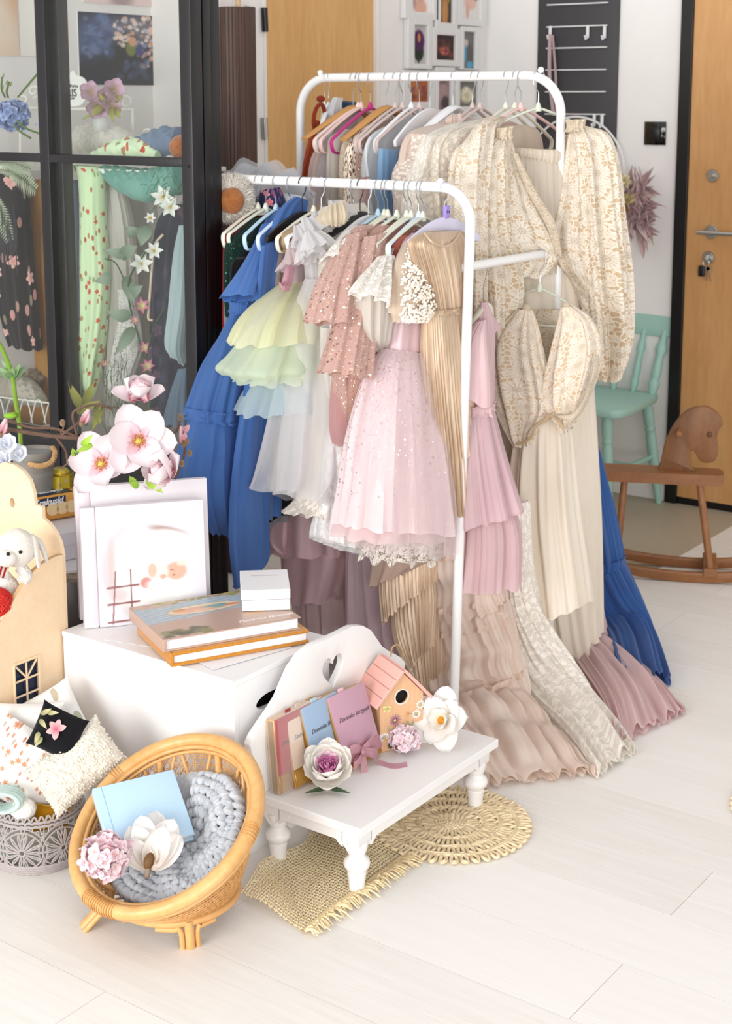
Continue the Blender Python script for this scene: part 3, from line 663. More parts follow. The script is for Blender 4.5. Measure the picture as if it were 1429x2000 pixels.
# scalloped back: outline in (v, z), heart cut out
def pbk(x, y): q = PU(x, y, NU0 + .014); return (q[1], q[2])
ol = [pbk(*p) for p in ((484, 1455), (492, 1436), (508, 1412), (525, 1388), (541, 1362), (553, 1334), (566, 1304), (584, 1278), (606, 1259), (632, 1248), (656, 1246), (680, 1254), (698, 1270), (708, 1292), (716, 1318))]
vtop = max(v for v, z in ol); mirror = 2.424
left = [(v, z) for v, z in ol if v < mirror]; full = [(NV0 + .01, bz_)] + left + [(2*mirror - v, z) for v, z in left[::-1]] + [(2*mirror - NV0 - .01, bz_)]
hcx, hcz = mirror, PU(632, 1310, NU0 + .014)[2] - .005
heart = [(hcx + .0032*16*math.sin(t)**3*.72, hcz + .0032*(13*math.cos(t) - 5*math.cos(2*t) - 2*math.cos(3*t) - math.cos(4*t))*.8) for t in np.linspace(0, 2*PI, 40, endpoint=False)]
part('backrest', prism(full, .018, (NU0 + .002, 0, 0), (0, 1, 0), (0, 0, 1), (1, 0, 0), bev=.0015, holes=[heart]), wbn, bn)
# ================================================================ hangers
def PP(x, y, p0, d):        # where a measured pixel meets the upright plane through p0 along d
    n = A(-d[1], d[0], 0); r = ray(x, y); return _O + r*np.dot(n, A(p0[0], p0[1], 0))/np.dot(n, r)
def hook_geo(neck, side=1, r=.0158):
    pts = [(0, 0, 0), (0, 0, neck*.55), (side*.002, 0, neck*.62), (side*.013, 0, neck*.85)]
    zc = neck + .011
    pts += [(r*math.cos(t)*side, 0, zc + r*math.sin(t)) for t in np.linspace(-.35, PI*1.02, 14)]
    return tube(cr(pts, 30), .0013, 6), zc
def arch(hw, drop, up=.0, n=22):
    return [(x*hw, 0, -drop*(abs(x)**1.25) + up) for x in np.linspace(-1, 1, n)]
def hanger_body(kind, hw, drop):
    if kind == 'velvet':        # thin arched shoulders with a lower trouser bar
        P = arch(hw, drop); end = [(hw*1.02, 0, -drop - .012), (hw*.98, 0, -drop - .03), (hw*.9, 0, -drop - .037)]
        loop = P + end + [(x*hw, 0, -drop - .037) for x in np.linspace(.7, -.7, 6)] + [(-a, 0, c) for a, b, c in end[::-1]]
        g = tube(cr(loop, 80, True), .0062, 8, True, flat=.55); return join(g, lathe([(.009, -.006), (.008, .006), (.004, .016), (.003, .018)], 10, (0, 0, -.002)))
    if kind == 'wood':
        g = tube(cr([(x*hw, (abs(x)**2)*.02, z) for (x, (_, _, z)) in zip(np.linspace(-1, 1, 22), arch(hw, drop))], 40), [.012, .014, .0175, .02, .0175, .014, .012], 10, flat=.42)
        return g
    if kind == 'padded': return tube(cr(arch(hw, drop), 40), [.012, .018, .02, .02, .018, .012], 12, flat=.8)
    # moulded plastic: a flat plate with a tall shoulder
    o = [(x*hw, -drop*(abs(x)**1.6)) for x in np.linspace(-1, 1, 19)]
    lo = [(x*hw*.98, -drop - .016 + .05*(1 - abs(x)**1.1)*0 + (.028 if abs(x) < .9 else 0)*(1 - abs(x))) for x in np.linspace(1, -1, 13)]
    return prism(o + lo, .009, (0, .0045, 0), (1, 0, 0), (0, 0, 1), (0, -1, 0), bev=.002)
HC = dict(cream='#d9d6c6', mint='#d0d5c6', white='#e6e6ea', pink='#e0bdb9', black='#0c0c0e', blue='#b3cfe0', lilac='#c9c6da', magenta='#b81f78', mauve='#c6b3ae', oak='#c08a4c', blush='#e2c9c2', sky='#c3d6ec')
_hm = {}
def hanger(u, v, zr, ang, kind, colour, label, hw=.145, drop=.055, neck=.062, side=1, hook=None, group=None):
    key = (kind, hw, drop, neck, side)
    o = thing('hanger', label, 'hanger', (0, 0, 0), group, rot=(0, 0, ang))
    if key not in _hm:
        hg, zc = hook_geo(neck, side); _hm[key] = (mesh_of('hook', hg, metal('#c4c8cc', .2)), mesh_of('shoulders', hanger_body(kind, hw, drop), paint('#ffffff', .5)), zc)
    mh, mb, zc = _hm[key]
    o.location = (u, v, zr - .0035 - zc)
    for nm, me, mt_ in (('hook', mh, hook or metal('#c4c8cc', .2)), ('shoulders', mb, paint(HC[colour], .35 if kind == 'plastic' else .6))):
        c = bpy.data.objects.new(nm, me); COL.objects.link(c); c.parent = o; c.material_slots[0].link = 'OBJECT'; c.material_slots[0].material = mt_; _org[c.name] = np.zeros(3)
    return o
UFR = lambda x: PV(x, 345, VF)[0]
URR = lambda x: PV(x, 148, VR)[0]
HV = PI/2      # arms across the rail
FH = [  # hook pixel, kind, colour, what it holds, side, turn
 (503, 'velvet', 'cream', 'the red top', 1, .05), (518, 'velvet', 'mint', 'the dark green sequin top', 1, 0), (538, 'velvet', 'blue', 'the blue flutter sleeve dress', -1, .12), (566, 'velvet', 'sky', 'the long plain blue dress', -1, .1),
 (590, 'plastic', 'black', 'the beige puff sleeve dress', 1, 0), (612, 'velvet', 'cream', 'the pastel tutu dress', -1, 0), (627, 'plastic', 'white', 'the white ruffled dress', 1, 0), (641, 'velvet', 'white', 'the ivory dress with scalloped hem', -1, -.1),
 (690, 'velvet', 'cream', 'the white lace dress', -1, .1), (703, 'wood', 'black', 'the white lace dress, padded black shoulders', 1, .1), (719, 'plastic', 'white', 'nothing, in front of the padded black one', 1, .05), (738, 'velvet', 'blue', 'the rose gold bell sleeve dress', -1, 0),
 (750, 'velvet', 'mint', 'the second rose gold dress', -1, .04), (757, 'velvet', 'cream', 'the ivory puff sleeve dress', -1, 0), (775, 'velvet', 'mint', 'the coral dress', -1, 0), (794, 'velvet', 'cream', 'the coral dress, just to its right', -1, .05), (803, 'velvet', 'mint', 'the pink sequin dress, left one of two', -1, 0),
 (818, 'velvet', 'sky', 'the pink sequin dress, pale blue one', -1, .1), (826, 'velvet', 'mint', 'the pink sequin dress with pearl sleeves', -1, 0)]
for x, kd, c, what, sd, tw in FH:
    hanger(UFR(x), VF, ZF, HV + tw, kd, c, '%s hanger on the low rail holding %s' % (c, what), hw=.145, neck=.06, side=sd, hook=paint('#101012', .4) if c == 'black' else (paint(HC['white'], .4) if kd == 'plastic' else None), group='hangers on the low rail')
hl = hanger(UFR(868), VF, ZF, HV - .25, 'plastic', 'lilac', 'moulded lilac hanger on the low rail holding the champagne pleated dress', hw=.115, drop=.05, neck=.055, side=1, hook=paint(HC['lilac'], .35), group='hangers on the low rail')
sz = part('size_clip', box((.004, -.003, .012), (.016, .012, .03), .003), paint('#9a86cf', .4), hl)
lettering('3-6', .009, (.004, .0035, .012), (-1, 0, 0), (0, 0, 1), paint('#2a2140', .5), sz)
lettering('3-6', .009, (.004, -.0095, .012), (1, 0, 0), (0, 0, 1), paint('#2a2140', .5), sz)
RH = [
 (633, 'velvet', 'cream', 'the rust knit', 1, .6), (641, 'velvet', 'white', 'the white blouse', 1, .5), (689, 'wood', 'oak', 'the denim shirt', 1, 0), (699, 'velvet', 'blush', 'the sheer pink dress', 1, 0), (705, 'velvet', 'pink', 'the sheer pink dress, front one', -1, .05),
 (723, 'velvet', 'magenta', 'the cream blouse, bright magenta', -1, .08), (754, 'wood', 'oak', 'the flower print dress', 1, .1), (772, 'velvet', 'mauve', 'the rose sequin dress', 1, .05), (786, 'velvet', 'mauve', 'the white shirt', -1, 0), (803, 'velvet', 'white', 'the white shirt, front one', -1, .1), (819, 'velvet', 'mauve', 'nothing, middle of the rail', -1, 0),
 (840, 'plastic', 'white', 'the light blue cloth', 1, .1), (885, 'wood', 'white', 'the light blue cloth, thick white one', 1, .1), (923, 'velvet', 'mauve', 'the pale pink chiffon dress', 1, .1), (938, 'velvet', 'mauve', 'the ivory embroidered dress', 1, 0), (988, 'velvet', 'cream', 'the ivory net gown', 1, .05), (1006, 'velvet', 'cream', 'the first crochet dress', 1, 0),
 (1018, 'velvet', 'pink', 'the first crochet dress, pale pink one', -1, -.2)]
for x, kd, c, what, sd, tw in RH:
    hanger(URR(x), VR, ZR, HV + tw, kd, c, '%s hanger on the high rail holding %s' % (c, what), hw=.2, drop=.085, neck=.07, side=sd, group='hangers on the high rail')
hanger(URR(1052), VR, ZR, HV - .75, 'velvet', 'mint', 'cream hanger at the right end of the high rail holding the big crochet dress', hw=.2, drop=.09, neck=.07, side=-1, group='hangers on the high rail')
q = PU(945, 508, RU1); hanger(RU1, q[1], 1.157, 1.5, 'wood', 'cream', 'cream hanger on the short crossbar holding the mauve tiered dress', hw=.05, drop=.06, neck=.09, side=1, group='hangers on the crossbar')
q = PU(1055, 495, RU1); hanger(RU1, q[1], 1.157, .12, 'velvet', 'mint', 'cream hanger on the short crossbar holding the small crochet dress', hw=.125, drop=.06, neck=.075, side=1, group='hangers on the crossbar')

# ================================================================ garments
def slab(u, rows, vr=VF, k=.7, fwd=0.0):
    """rows: (x, y, thickness[, (x2, y2) or k]) -> sections of cloth hanging across the rail at u"""
    out = []
    for i, r in enumerate(rows):
        n = PU(r[0], r[1], u); f = r[3] if len(r) > 3 else k
        if isinstance(f, tuple): R = PU(f[0], f[1], u)
        else: R = A(u, vr + f*(vr - n[1]), n[2])
        out.append((n, R, r[2], (i/len(rows))*1.2 + .1))
    return out
def face(rows, P0=None, d=None, v=None, fn=None):
    """rows: ((x, y), (x2, y2), thickness) on an upright plane"""
    f = fn or ((lambda x, y: PV(x, y, v)) if v is not None else (lambda x, y: PP(x, y, P0, d)))
    return [(f(*r[0]), f(*r[1]), r[2], r[3] if len(r) > 3 else .15 + i/len(rows)) for i, r in enumerate(rows)]
def garment(name, label, cat, group, parts):
    """parts: (part name, geometry, material); the first is the body"""
    g = parts[0][1]; t = thing(name, label, cat, (*g[0][:, :2].mean(0), g[0][:, 2].min()), group)
    for nm, g, m_ in parts: part(nm, g, m_, t)
    return t
BLUE = cloth('#5680c2', '#4d76b8', transl=.25, alpha=.95, crinkle=.2); BLUE2 = cloth('#527dc0', '#4a73b5', transl=.2)
WHITE = cloth('#f6f5f5', '#efeeef', transl=.3); WTULLE = cloth('#f7f6f7', '#f2f1f3', transl=.3, alpha=.5, weave=600)
IVORY = cloth('#f3eee5', '#ebe4d8', transl=.2); CREAM = cloth('#e6dccb', '#dccfba', crinkle=.8, transl=.15)
G1, G2, G3 = 'children\'s clothes on the low rail', 'dresses on the high rail', 'dresses on the crossbar'
def ruffle(L, R, h, seed=0, n=9, amp=.008, th=.03, rows=7):
    """a short gathered frill between two points"""
    L, R = np.asarray(L), np.asarray(R); dz = A(0, 0, h/2)
    return drape([(L + dz, R + dz, th*1.15, 1.3), (L + dz*.4, R + dz*.4, th, .5), (L - dz*.4, R - dz*.4, th, .5), (L - dz, R - dz, th*1.15, 1.3)], n, amp, seed, rows, 120, hem=.002)
# --- left end
garment('top', 'red top at the far left of the low rail beside the glass cabinet post', 'top', G1, [('body', drape(slab(-2.525, [(470, 425, .012), (448, 445, .02), (441, 475, .03), (440, 560, .03), (440, 650, .03)]), 7, .006, 1), cloth('#a31420'))])
garment('top', 'dark green sequin top hanging behind the bright blue dresses', 'top', G1, [('body', drape(slab(-2.495, [(497, 425, .012), (468, 452, .02), (446, 478, .03), (442, 540, .03), (445, 620, .03)]), 7, .006, 2), sequin('#0d2a22', '#2f6a58', .005)),
    ])
garment('jacket', 'black jacket squeezed between green sequin top and blue dresses', 'jacket', G1, [('body', drape(slab(-2.478, [(505, 455, .012), (480, 480, .02), (468, 500, .022), (452, 530, .025), (450, 700, .025), (445, 900, .03), (440, 1040, .03)]), 7, .006, 3), cloth('#121116'))])
sp = drape(slab(-2.515, [(474, 505, .01), (455, 520, .02), (442, 560, .025), (442, 640, .03), (446, 760, .03), (446, 900, .03), (446, 1050, .03)]), 6, .005, 31)
garment('dress', 'pale grey dress just visible behind the sleeve of the blue dresses', 'dress', G1, [('body', sp, cloth('#aeb8c2', alpha=.7))])
# --- blue flutter dress
u = -2.452
def sk(u, rows, **k): return drape(slab(u, rows), **k)
bw = slab(u, [(455, 598, .02, .35), (452, 606, .025, .35)]) 
rf1 = slab(u, [(383, 812, .06, (476, 815))])[0]
garment('dress', 'bright blue tulle dress with flutter sleeve, gathered waist and frilled hip seam', 'dress', G1, [
    ('bodice', drape(slab(u, [(552, 405, .012, .5), (528, 425, .02, .6), (512, 470, .03, .5), (490, 540, .035, .4), (458, 598, .03, .35)]), 7, .006, 4), BLUE2),
    ('sleeve', drape([(PU(512, 438, u + .02), PU(548, 430, u + .03), .012, .2), (PU(487, 500, u + .03), PU(522, 500, u + .04), .025, .6), (PU(443, 577, u + .04), PU(486, 590, u + .05), .05, 1)], 5, .008, 5, hem=.003), BLUE2),
    ('waistband', ruffle(PU(456, 602, u), PU(488, 590, u + .012), .03, 3, 24, .004, .035), BLUE2),
    ('skirt', drape(slab(u, [(458, 604, .03, .3), (438, 655, .05, .4), (415, 715, .06, (500, 715)), (395, 775, .065, (482, 775)), (384, 815, .07, (474, 818))]), 13, .012, 6, rows=36), BLUE),
    ('hip_frill', ruffle(rf1[0], rf1[1], .03, 7, 16, .009, .065), BLUE2),
    ('lower_skirt', drape(slab(u, [(385, 817, .06, (472, 818)), (374, 870, .075, (474, 870)), (362, 930, .085, (470, 935)), (368, 985, .085, (462, 1000)), (398, 1040, .06, (452, 1046))]), 13, .016, 8, rows=36), BLUE)])
u = -2.40
garment('dress', 'long plain bright blue dress with pointed sash end next to the flutter dress', 'dress', G1, [
    ('body', drape(slab(u, [(576, 384, .01, (600, 392)), (553, 402, .015, (592, 425)), (532, 440, .022, (560, 470)), (516, 490, .028, (548, 505)), (508, 560, .03, (550, 560)), (494, 650, .032, (552, 650)), (482, 760, .035, (556, 760)), (476, 870, .04, (545, 870)), (466, 1010, .045, (538, 1006))]), 6, .010, 9, rows=44), BLUE2),
    ('sash', drape([(PU(512, 480, u + .035), PU(545, 470, u + .03), .006, .3), (PU(490, 700, u + .045), PU(520, 700, u + .04), .01, .6), (PU(460, 900, u + .06), PU(514, 900, u + .05), .014, 1), (PU(448, 1040, u + .06), PU(523, 1040, u + .05), .014, 1), (PU(456, 1140, u + .06), PU(521, 1100, u + .055), .01, .8), (PU(457, 1147, u + .06), PU(470, 1142, u + .06), .006, .5)], 4, .007, 10), BLUE2)])
u = -2.365
bs = PU(556, 470, u + .02)
garment('dress', 'beige satin dress with a small puff sleeve beside the blue sash', 'dress', G1, [
    ('body', drape(slab(u, [(570, 440, .012), (555, 470, .02), (540, 500, .028), (530, 560, .03), (528, 640, .03), (530, 760, .035), (530, 900, .035)]), 7, .006, 11), cloth('#b9a8a2')),
    ('sleeve', drape([(bs + A(0, .02, .03), bs + A(0, .055, .035), .015, .2), (bs + A(.01, -.02, .02), bs + A(.02, .05, .0), .032, .6), (bs + A(.01, -.028, -.005), bs + A(.02, .03, -.02), .03, .6), (bs + A(.01, -.018, -.02), bs + A(.015, .012, -.032), .02, .4)], 8, .004, 12, 18, 60), cloth('#cdb593', '#bfa581', shine=1)),
    ('cuff', tube([bs + A(.012 + .018*math.cos(t), -.004 + .016*math.sin(t), -.028 - .006*math.sin(t)) for t in np.linspace(0, 2*PI, 18, endpoint=False)], .004, 8, True), cloth('#b2946a', shine=1))])
# --- pastel tutu
u = -2.32
YEL, MIN, SKY = cloth('#f0efc4', '#f3f1d8', alpha=.72, transl=.3, weave=600), cloth('#dfeedb', '#ecf3dc', alpha=.7, transl=.3, weave=600), cloth('#cfe4ef', '#dceef2', alpha=.72, transl=.3, weave=600)
garment('tutu_dress', 'child\'s tutu dress in yellow, mint and sky tulle with pink organza top', 'dress', G1, [
    ('bodice', drape(slab(u, [(598, 430, .012), (580, 455, .02), (566, 490, .03), (560, 540, .032), (562, 556, .03)]), 7, .005, 13), cloth('#ecd6da', alpha=.85, transl=.3)),
    ('sleeve', drape([(PU(572, 465, u + .02), PU(590, 460, u + .03), .012, .2), (PU(556, 500, u + .03), PU(585, 490, u + .05), .03, .7), (PU(547, 524, u + .04), PU(584, 516, u + .055), .04, 1)], 6, .008, 14, 20), cloth('#efdde0', alpha=.6, transl=.3)),
    ('pink_tails', drape([(PU(560, 520, u + .03), PU(575, 520, u + .03), .006), (PU(550, 560, u + .04), PU(566, 560, u + .04), .01), (PU(548, 555, u + .05), PU(560, 552, u + .05), .008)], 4, .004, 15, 14, 40), cloth('#e6b7c4', alpha=.85)),
    ('yellow_tier', drape(slab(u, [(564, 548, .03), (540, 570, .055), (505, 605, .085), (480, 640, .1), (465, 676, .11)]), 12, .016, 16, hem=.005), YEL),
    ('mint_tier', drape(slab(u, [(545, 590, .05), (505, 650, .09), (475, 700, .11), (458, 728, .125, .5), (468, 742, .11, .5)]), 12, .017, 17, hem=.005), MIN),
    ('lower_mint_tier', drape(slab(u + .015, [(535, 640, .05), (500, 710, .09), (482, 752, .115, .5)]), 11, .017, 18, hem=.005), MIN),
    ('sky_tier', drape(slab(u, [(535, 680, .05), (508, 740, .08), (490, 785, .1, .5), (480, 812, .105, .5)]), 12, .016, 19, hem=.005), SKY)])
# --- white ruffled dress
u = -2.265
fr = []
for i, (x, y, w_, s) in enumerate(((590, 440, 48, 1), (606, 425, 46, 2), (625, 415, 44, 3), (640, 405, 40, 4), (598, 470, 40, 5), (655, 392, 38, 6), (612, 452, 46, 7))):
    a = PU(x, y, u + .02 + .008*i); d = .00115*w_
    fr.append(drape([(a + A(-.01, -d*.35, .0), a + A(.01, d*.35, .0), .004, .4), (a + A(0, -d*.6, -.022), a + A(.02, d*.5, -.018), .02, 1.2), (a + A(.01, -d*.8, -.042), a + A(.03, d*.55, -.04), .032, 1.8)], 7, .008, 20 + s, 14, 80, hem=.003))
garment('dress', 'white organza party dress with layers of ruffles at the shoulder and wired hem', 'dress', G1, [
    ('bodice', drape(slab(u, [(630, 405, .012), (606, 440, .025), (600, 490, .03), (602, 530, .03), (606, 560, .03)]), 8, .006, 20), WHITE),
    *[('shoulder_ruffle', g, cloth('#f0eff1', alpha=.72, transl=.3)) for g in fr],
    ('skirt_lining', drape(slab(u, [(603, 545, .03), (590, 620, .05), (575, 740, .065), (565, 850, .075), (560, 960, .085, (640, 985))]), 12, .013, 27, rows=48), cloth('#f4f3f4', '#eeedee', transl=.3)),
    ('outer_skirt', drape(slab(u + .02, [(602, 545, .035), (584, 620, .06), (564, 730, .08), (545, 850, .1), (531, 930, .115), (526, 962, .12, (632, 992))]), 9, .02, 28, rows=48), WTULLE)])
o = drape(slab(u + .02, [(526, 960, .12, (632, 990)), (525, 965, .121, (632, 994))]), 9, .02, 28, rows=3, hem=0)
# --- ivory dress, scalloped hem
u = -2.21
garment('dress', 'ivory cotton dress ending in a scalloped lace edge', 'dress', G1, [
    ('body', drape(slab(u, [(668, 400, .012), (642, 440, .02), (632, 500, .028), (630, 600, .03), (622, 720, .04), (607, 850, .05), (592, 985, .055, (668, 1000))]), 9, .011, 29, rows=46), IVORY),
    ('lace_hem', drape(slab(u, [(594, 972, .056, (670, 988)), (582, 990, .06, (672, 1010)), (571, 1003, .063, (672, 1022))]), 9, .011, 29, rows=10, hem=.006), embroidered('#efe9de', .02, .6)),
    ('corsage', drape([(PU(640, 402, u + .03), PU(664, 396, u + .03), .02, 1), (PU(634, 425, u + .04), PU(664, 420, u + .04), .03, 1.5), (PU(640, 440, u + .04), PU(664, 436, u + .04), .02, 1)], 11, .008, 30, 14, 70), cloth('#efe8da', '#e3d8c4', transl=.3))])
# --- white lace
u = -2.155
garment('dress', 'white embroidered lace dress with long narrow skirt beside the rose gold dresses', 'dress', G1, [
    ('body', drape(slab(u, [(690, 440, .012), (668, 460, .02), (655, 500, .028), (650, 600, .03), (650, 720, .035), (645, 850, .045), (636, 960, .055), (627, 1040, .06, (690, 1066)), (632, 1058, .055, (690, 1070))]), 9, .010, 33, rows=46), embroidered('#f8f7f6', .035, .82)),
    ('sleeve', drape([(PU(664, 464, u + .02), PU(690, 455, u + .02), .015, .3), (PU(640, 492, u + .03), PU(672, 485, u + .04), .03, 1), (PU(633, 505, u + .035), PU(660, 512, u + .045), .034, 1.2)], 7, .006, 34, 16, 70), embroidered('#efebe4', .016, .6)),
    ('pleated_panel', drape(slab(u - .03, [(630, 640, .02, (668, 640)), (628, 800, .03, (664, 800)), (622, 1000, .035, (664, 1012))]), 10, .008, 35), cloth('#e9e4dc', transl=.2))])
# --- rose gold sequins
RG, RGN = sequin('#cfaaa0', '#f6d9c4', .0062, .93, .6), sequin('#c0968a', '#f3cdb4', .0058, .97, .62)
u = -2.118
garment('dress', 'rose gold sequin dress with wide bell sleeve, left one of the pair', 'dress', G1, [
    ('body', drape(slab(u, [(700, 440, .012), (684, 458, .02), (668, 520, .03), (658, 600, .032), (652, 690, .036), (660, 790, .036), (672, 850, .04)]), 7, .008, 36), RG),
    ('sleeve', drape([(PU(680, 458, u + .02), PU(712, 450, u + .02), .016, .3), (PU(655, 505, u + .03), PU(704, 500, u + .03), .03, .6), (PU(632, 560, u + .035), PU(694, 565, u + .04), .04, 1), (PU(614, 628, u + .04), PU(682, 640, u + .045), .05, 1.2)], 6, .009, 37), RG),
    ('underskirt', drape(slab(u - .01, [(672, 640, .03, .4), (655, 740, .035, .4), (652, 830, .04, .4), (660, 870, .04, .4)]), 8, .008, 38), cloth('#e2b6b6', alpha=.8, transl=.3))])
u = -2.08
garment('dress', 'rose gold sequin dress with longer sleeve and dark rose skirt, right one of the pair', 'dress', G1, [
    ('body', drape(slab(u, [(742, 440, .012), (722, 462, .022), (708, 520, .034), (696, 620, .038), (690, 700, .042), (686, 790, .045), (690, 880, .04)]), 7, .010, 39), RGN),
    ('sleeve', drape([(PU(716, 462, u + .02), PU(752, 452, u + .02), .018, .3), (PU(690, 540, u + .03), PU(742, 530, u + .03), .032, .6), (PU(664, 640, u + .035), PU(716, 650, u + .04), .04, 1), (PU(640, 726, u + .04), PU(702, 738, u + .045), .05, 1.2)], 6, .009, 40), RG)])
u = -2.068
garment('dress', 'ivory dress with a big lace trimmed puff sleeve', 'dress', G1, [
    ('body', drape(slab(u, [(772, 470, .012), (752, 500, .025), (740, 560, .03), (735, 650, .03), (730, 800, .035)]), 7, .006, 41), IVORY),
    ('puff_sleeve', drape([(PU(738, 498, u + .02), PU(765, 490, u + .02), .02, .3), (PU(706, 540, u + .04), PU(752, 530, u + .04), .035, .8), (PU(697, 600, u + .045), PU(748, 590, u + .045), .045, 1), (PU(702, 655, u + .045), PU(742, 655, u + .045), .04, 1), (PU(733, 688, u + .04), PU(744, 676, u + .04), .012, .5)], 8, .008, 42), cloth('#efebe4', '#e8e2d8', transl=.3)),
    ('lace_collar', drape([(PU(742, 500, u + .06), PU(764, 500, u + .06), .012, .6), (PU(706, 548, u + .07), PU(762, 560, u + .075), .03, 1.4), (PU(692, 572, u + .07), PU(758, 615, u + .08), .034, 1.8)], 8, .009, 43, 16, 90), embroidered('#f0ece6', .014, .55))])
u = -2.04
garment('dress', 'coral slip dress showing as a narrow strip left of the pink sequin dress', 'dress', G1, [
    ('body', drape(slab(u, [(784, 460, .01), (768, 490, .02), (762, 560, .025), (752, 650, .03), (735, 760, .045), (712, 900, .06), (690, 1050, .07)]), 8, .008, 44), cloth('#ef9a88', '#e88b78'))])
u = -2.026
garment('slip', 'ivory slip with scalloped lace hem showing under the pink sequin dress', 'slip', G1, [
    ('body', drape(slab(u, [(780, 700, .03, (820, 700)), (760, 900, .06, (835, 900)), (745, 1060, .075, (868, 1050))]), 10, .012, 45), IVORY),
    ('lace_hem', drape(slab(u, [(747, 1040, .075, (866, 1035)), (735, 1072, .08, (872, 1062)), (728, 1096, .082, (874, 1080))]), 10, .014, 45, rows=12, hem=.01), lace('#f0ece4', .03, 8, 4, None, .07))])
# --- pink sequin dress with pearl sleeves
u = -2.005
PK = sequin('#f8e8ea', '#e08aa6', .0078, .82, .6, fade=.34)
pearl = paint('#efe6d8', .18, coat=.6, spec=.7)
def pearls(secs, n, r0, r1, seed):
    rs = np.random.RandomState(seed); D = cr(np.array([[*s[0], *s[1], s[2]] for s in secs]), 60); gs = []
    for i in range(n):
        q = D[rs.randint(60)]; L, R = q[:3], q[3:6]; a = rs.uniform(-.95, .95); C = (L + R)/2 + (R - L)/2*a
        nn = nrm(np.cross(nrm(R - L), A(0, 0, -1))); nn = nn if np.dot(nn, CAMDIR(C)) > 0 else -nn; C = C + nn*q[6]*math.sqrt(max(0, 1 - a*a))*rs.uniform(1.0, 1.4); r = rs.uniform(r0, r1)
        gs.append(ball(C, r, 7, 5))
    return join(*gs)
ps = [(PU(797, 470, u + .03), PU(812, 470, u + .03), .018), (PU(778, 510, u + .04), PU(826, 510, u + .04), .03), (PU(771, 560, u + .045), PU(838, 550, u + .045), .036), (PU(770, 605, u + .05), PU(838, 592, u + .05), .038), (PU(774, 628, u + .05), PU(818, 624, u + .05), .034)]
dr = garment('dress', 'pink tulle dress with rings of sequins, satin bodice and pearl covered sleeve', 'dress', G1, [
    ('bodice', drape(slab(u, [(806, 455, .012, (835, 470)), (788, 480, .022, (838, 500)), (772, 560, .035, (836, 560)), (764, 630, .038, (832, 630)), (757, 685, .04, (830, 690))]), 5, .004, 46), cloth('#f0d6dc', '#ebcdd4', shine=1, transl=.1)),
    ('sleeve', drape([(a, b, t*.9, .5) for a, b, t in ps], 6, .005, 47, 24, 60), cloth('#efdcc8', alpha=.9)),
    ('outer_skirt', drape(slab(u, [(757, 680, .04, (830, 688)), (738, 715, .058, (832, 740)), (722, 775, .075, (838, 800)), (707, 860, .09, (850, 880)), (696, 960, .1, (862, 970)), (688, 1030, .11, (868, 1030))]), 11, .019, 48, rows=54, hem=.004), PK),
    ('under_skirt', drape(slab(u - .012, [(757, 690, .036, (830, 694)), (718, 860, .085, (848, 880)), (696, 980, .1, (866, 980)), (682, 1054, .11, (892, 1040))]), 10, .017, 49, rows=40, hem=.005), cloth('#f9eaec', '#f6e3e6', alpha=.8, transl=.3)),
    ('net_skirt', drape(slab(u + .022, [(757, 682, .042, (830, 690)), (738, 730, .062, (834, 745)), (716, 880, .085, (846, 880)), (714, 980, .1, (850, 980)), (716, 1072, .1, (850, 1076))]), 9, .019, 50, rows=40, hem=.005), cloth('#f9eaec', alpha=.28, transl=.3))])
pr_ = part('pearl_beads', pearls(ps, 1500, .0024, .0044, 5), pearl, dr, kind='stuff')
# --- champagne pleated dress
u = -1.93
CH = cloth('#d8c0a6', '#c9ad90', shine=1.6, transl=.08, pat=30)
def pleats(rows, n, amp, seed, r=40, c=300, **k): return drape(slab(u, rows), n, amp, seed, r, c, pleat=1.0, drift=.6, **k)
garment('dress', 'champagne pleated satin dress on the lilac hanger at the rail\'s right end', 'dress', G1, [
    ('bodice', pleats([(830, 452, .01, (898, 450)), (812, 462, .02, (906, 458)), (803, 480, .028, (912, 475)), (815, 530, .032, (914, 530)), (825, 575, .034, (912, 580)), (832, 612, .032, (908, 596))], 34, .0035, 51), CH),
    ('waist_seam', ruffle(PU(831, 612, u), PU(908, 597, u), .014, 52, 30, .003, .034), CH),
    ('skirt', pleats([(831, 614, .032, (908, 600)), (832, 700, .04, (912, 690)), (838, 800, .045, (914, 800)), (846, 900, .05, (914, 900)), (851, 1003, .052, (914, 1003))], 26, .0055, 53, 46, 320, hem=.003), CH),
    ('neckband', tube(cr([PU(828, 455, u + .012), PU(845, 474, u + .036), PU(866, 481, u + .04), PU(884, 474, u + .036), PU(900, 452, u + .012)], 20), .0025, 8), CH)])
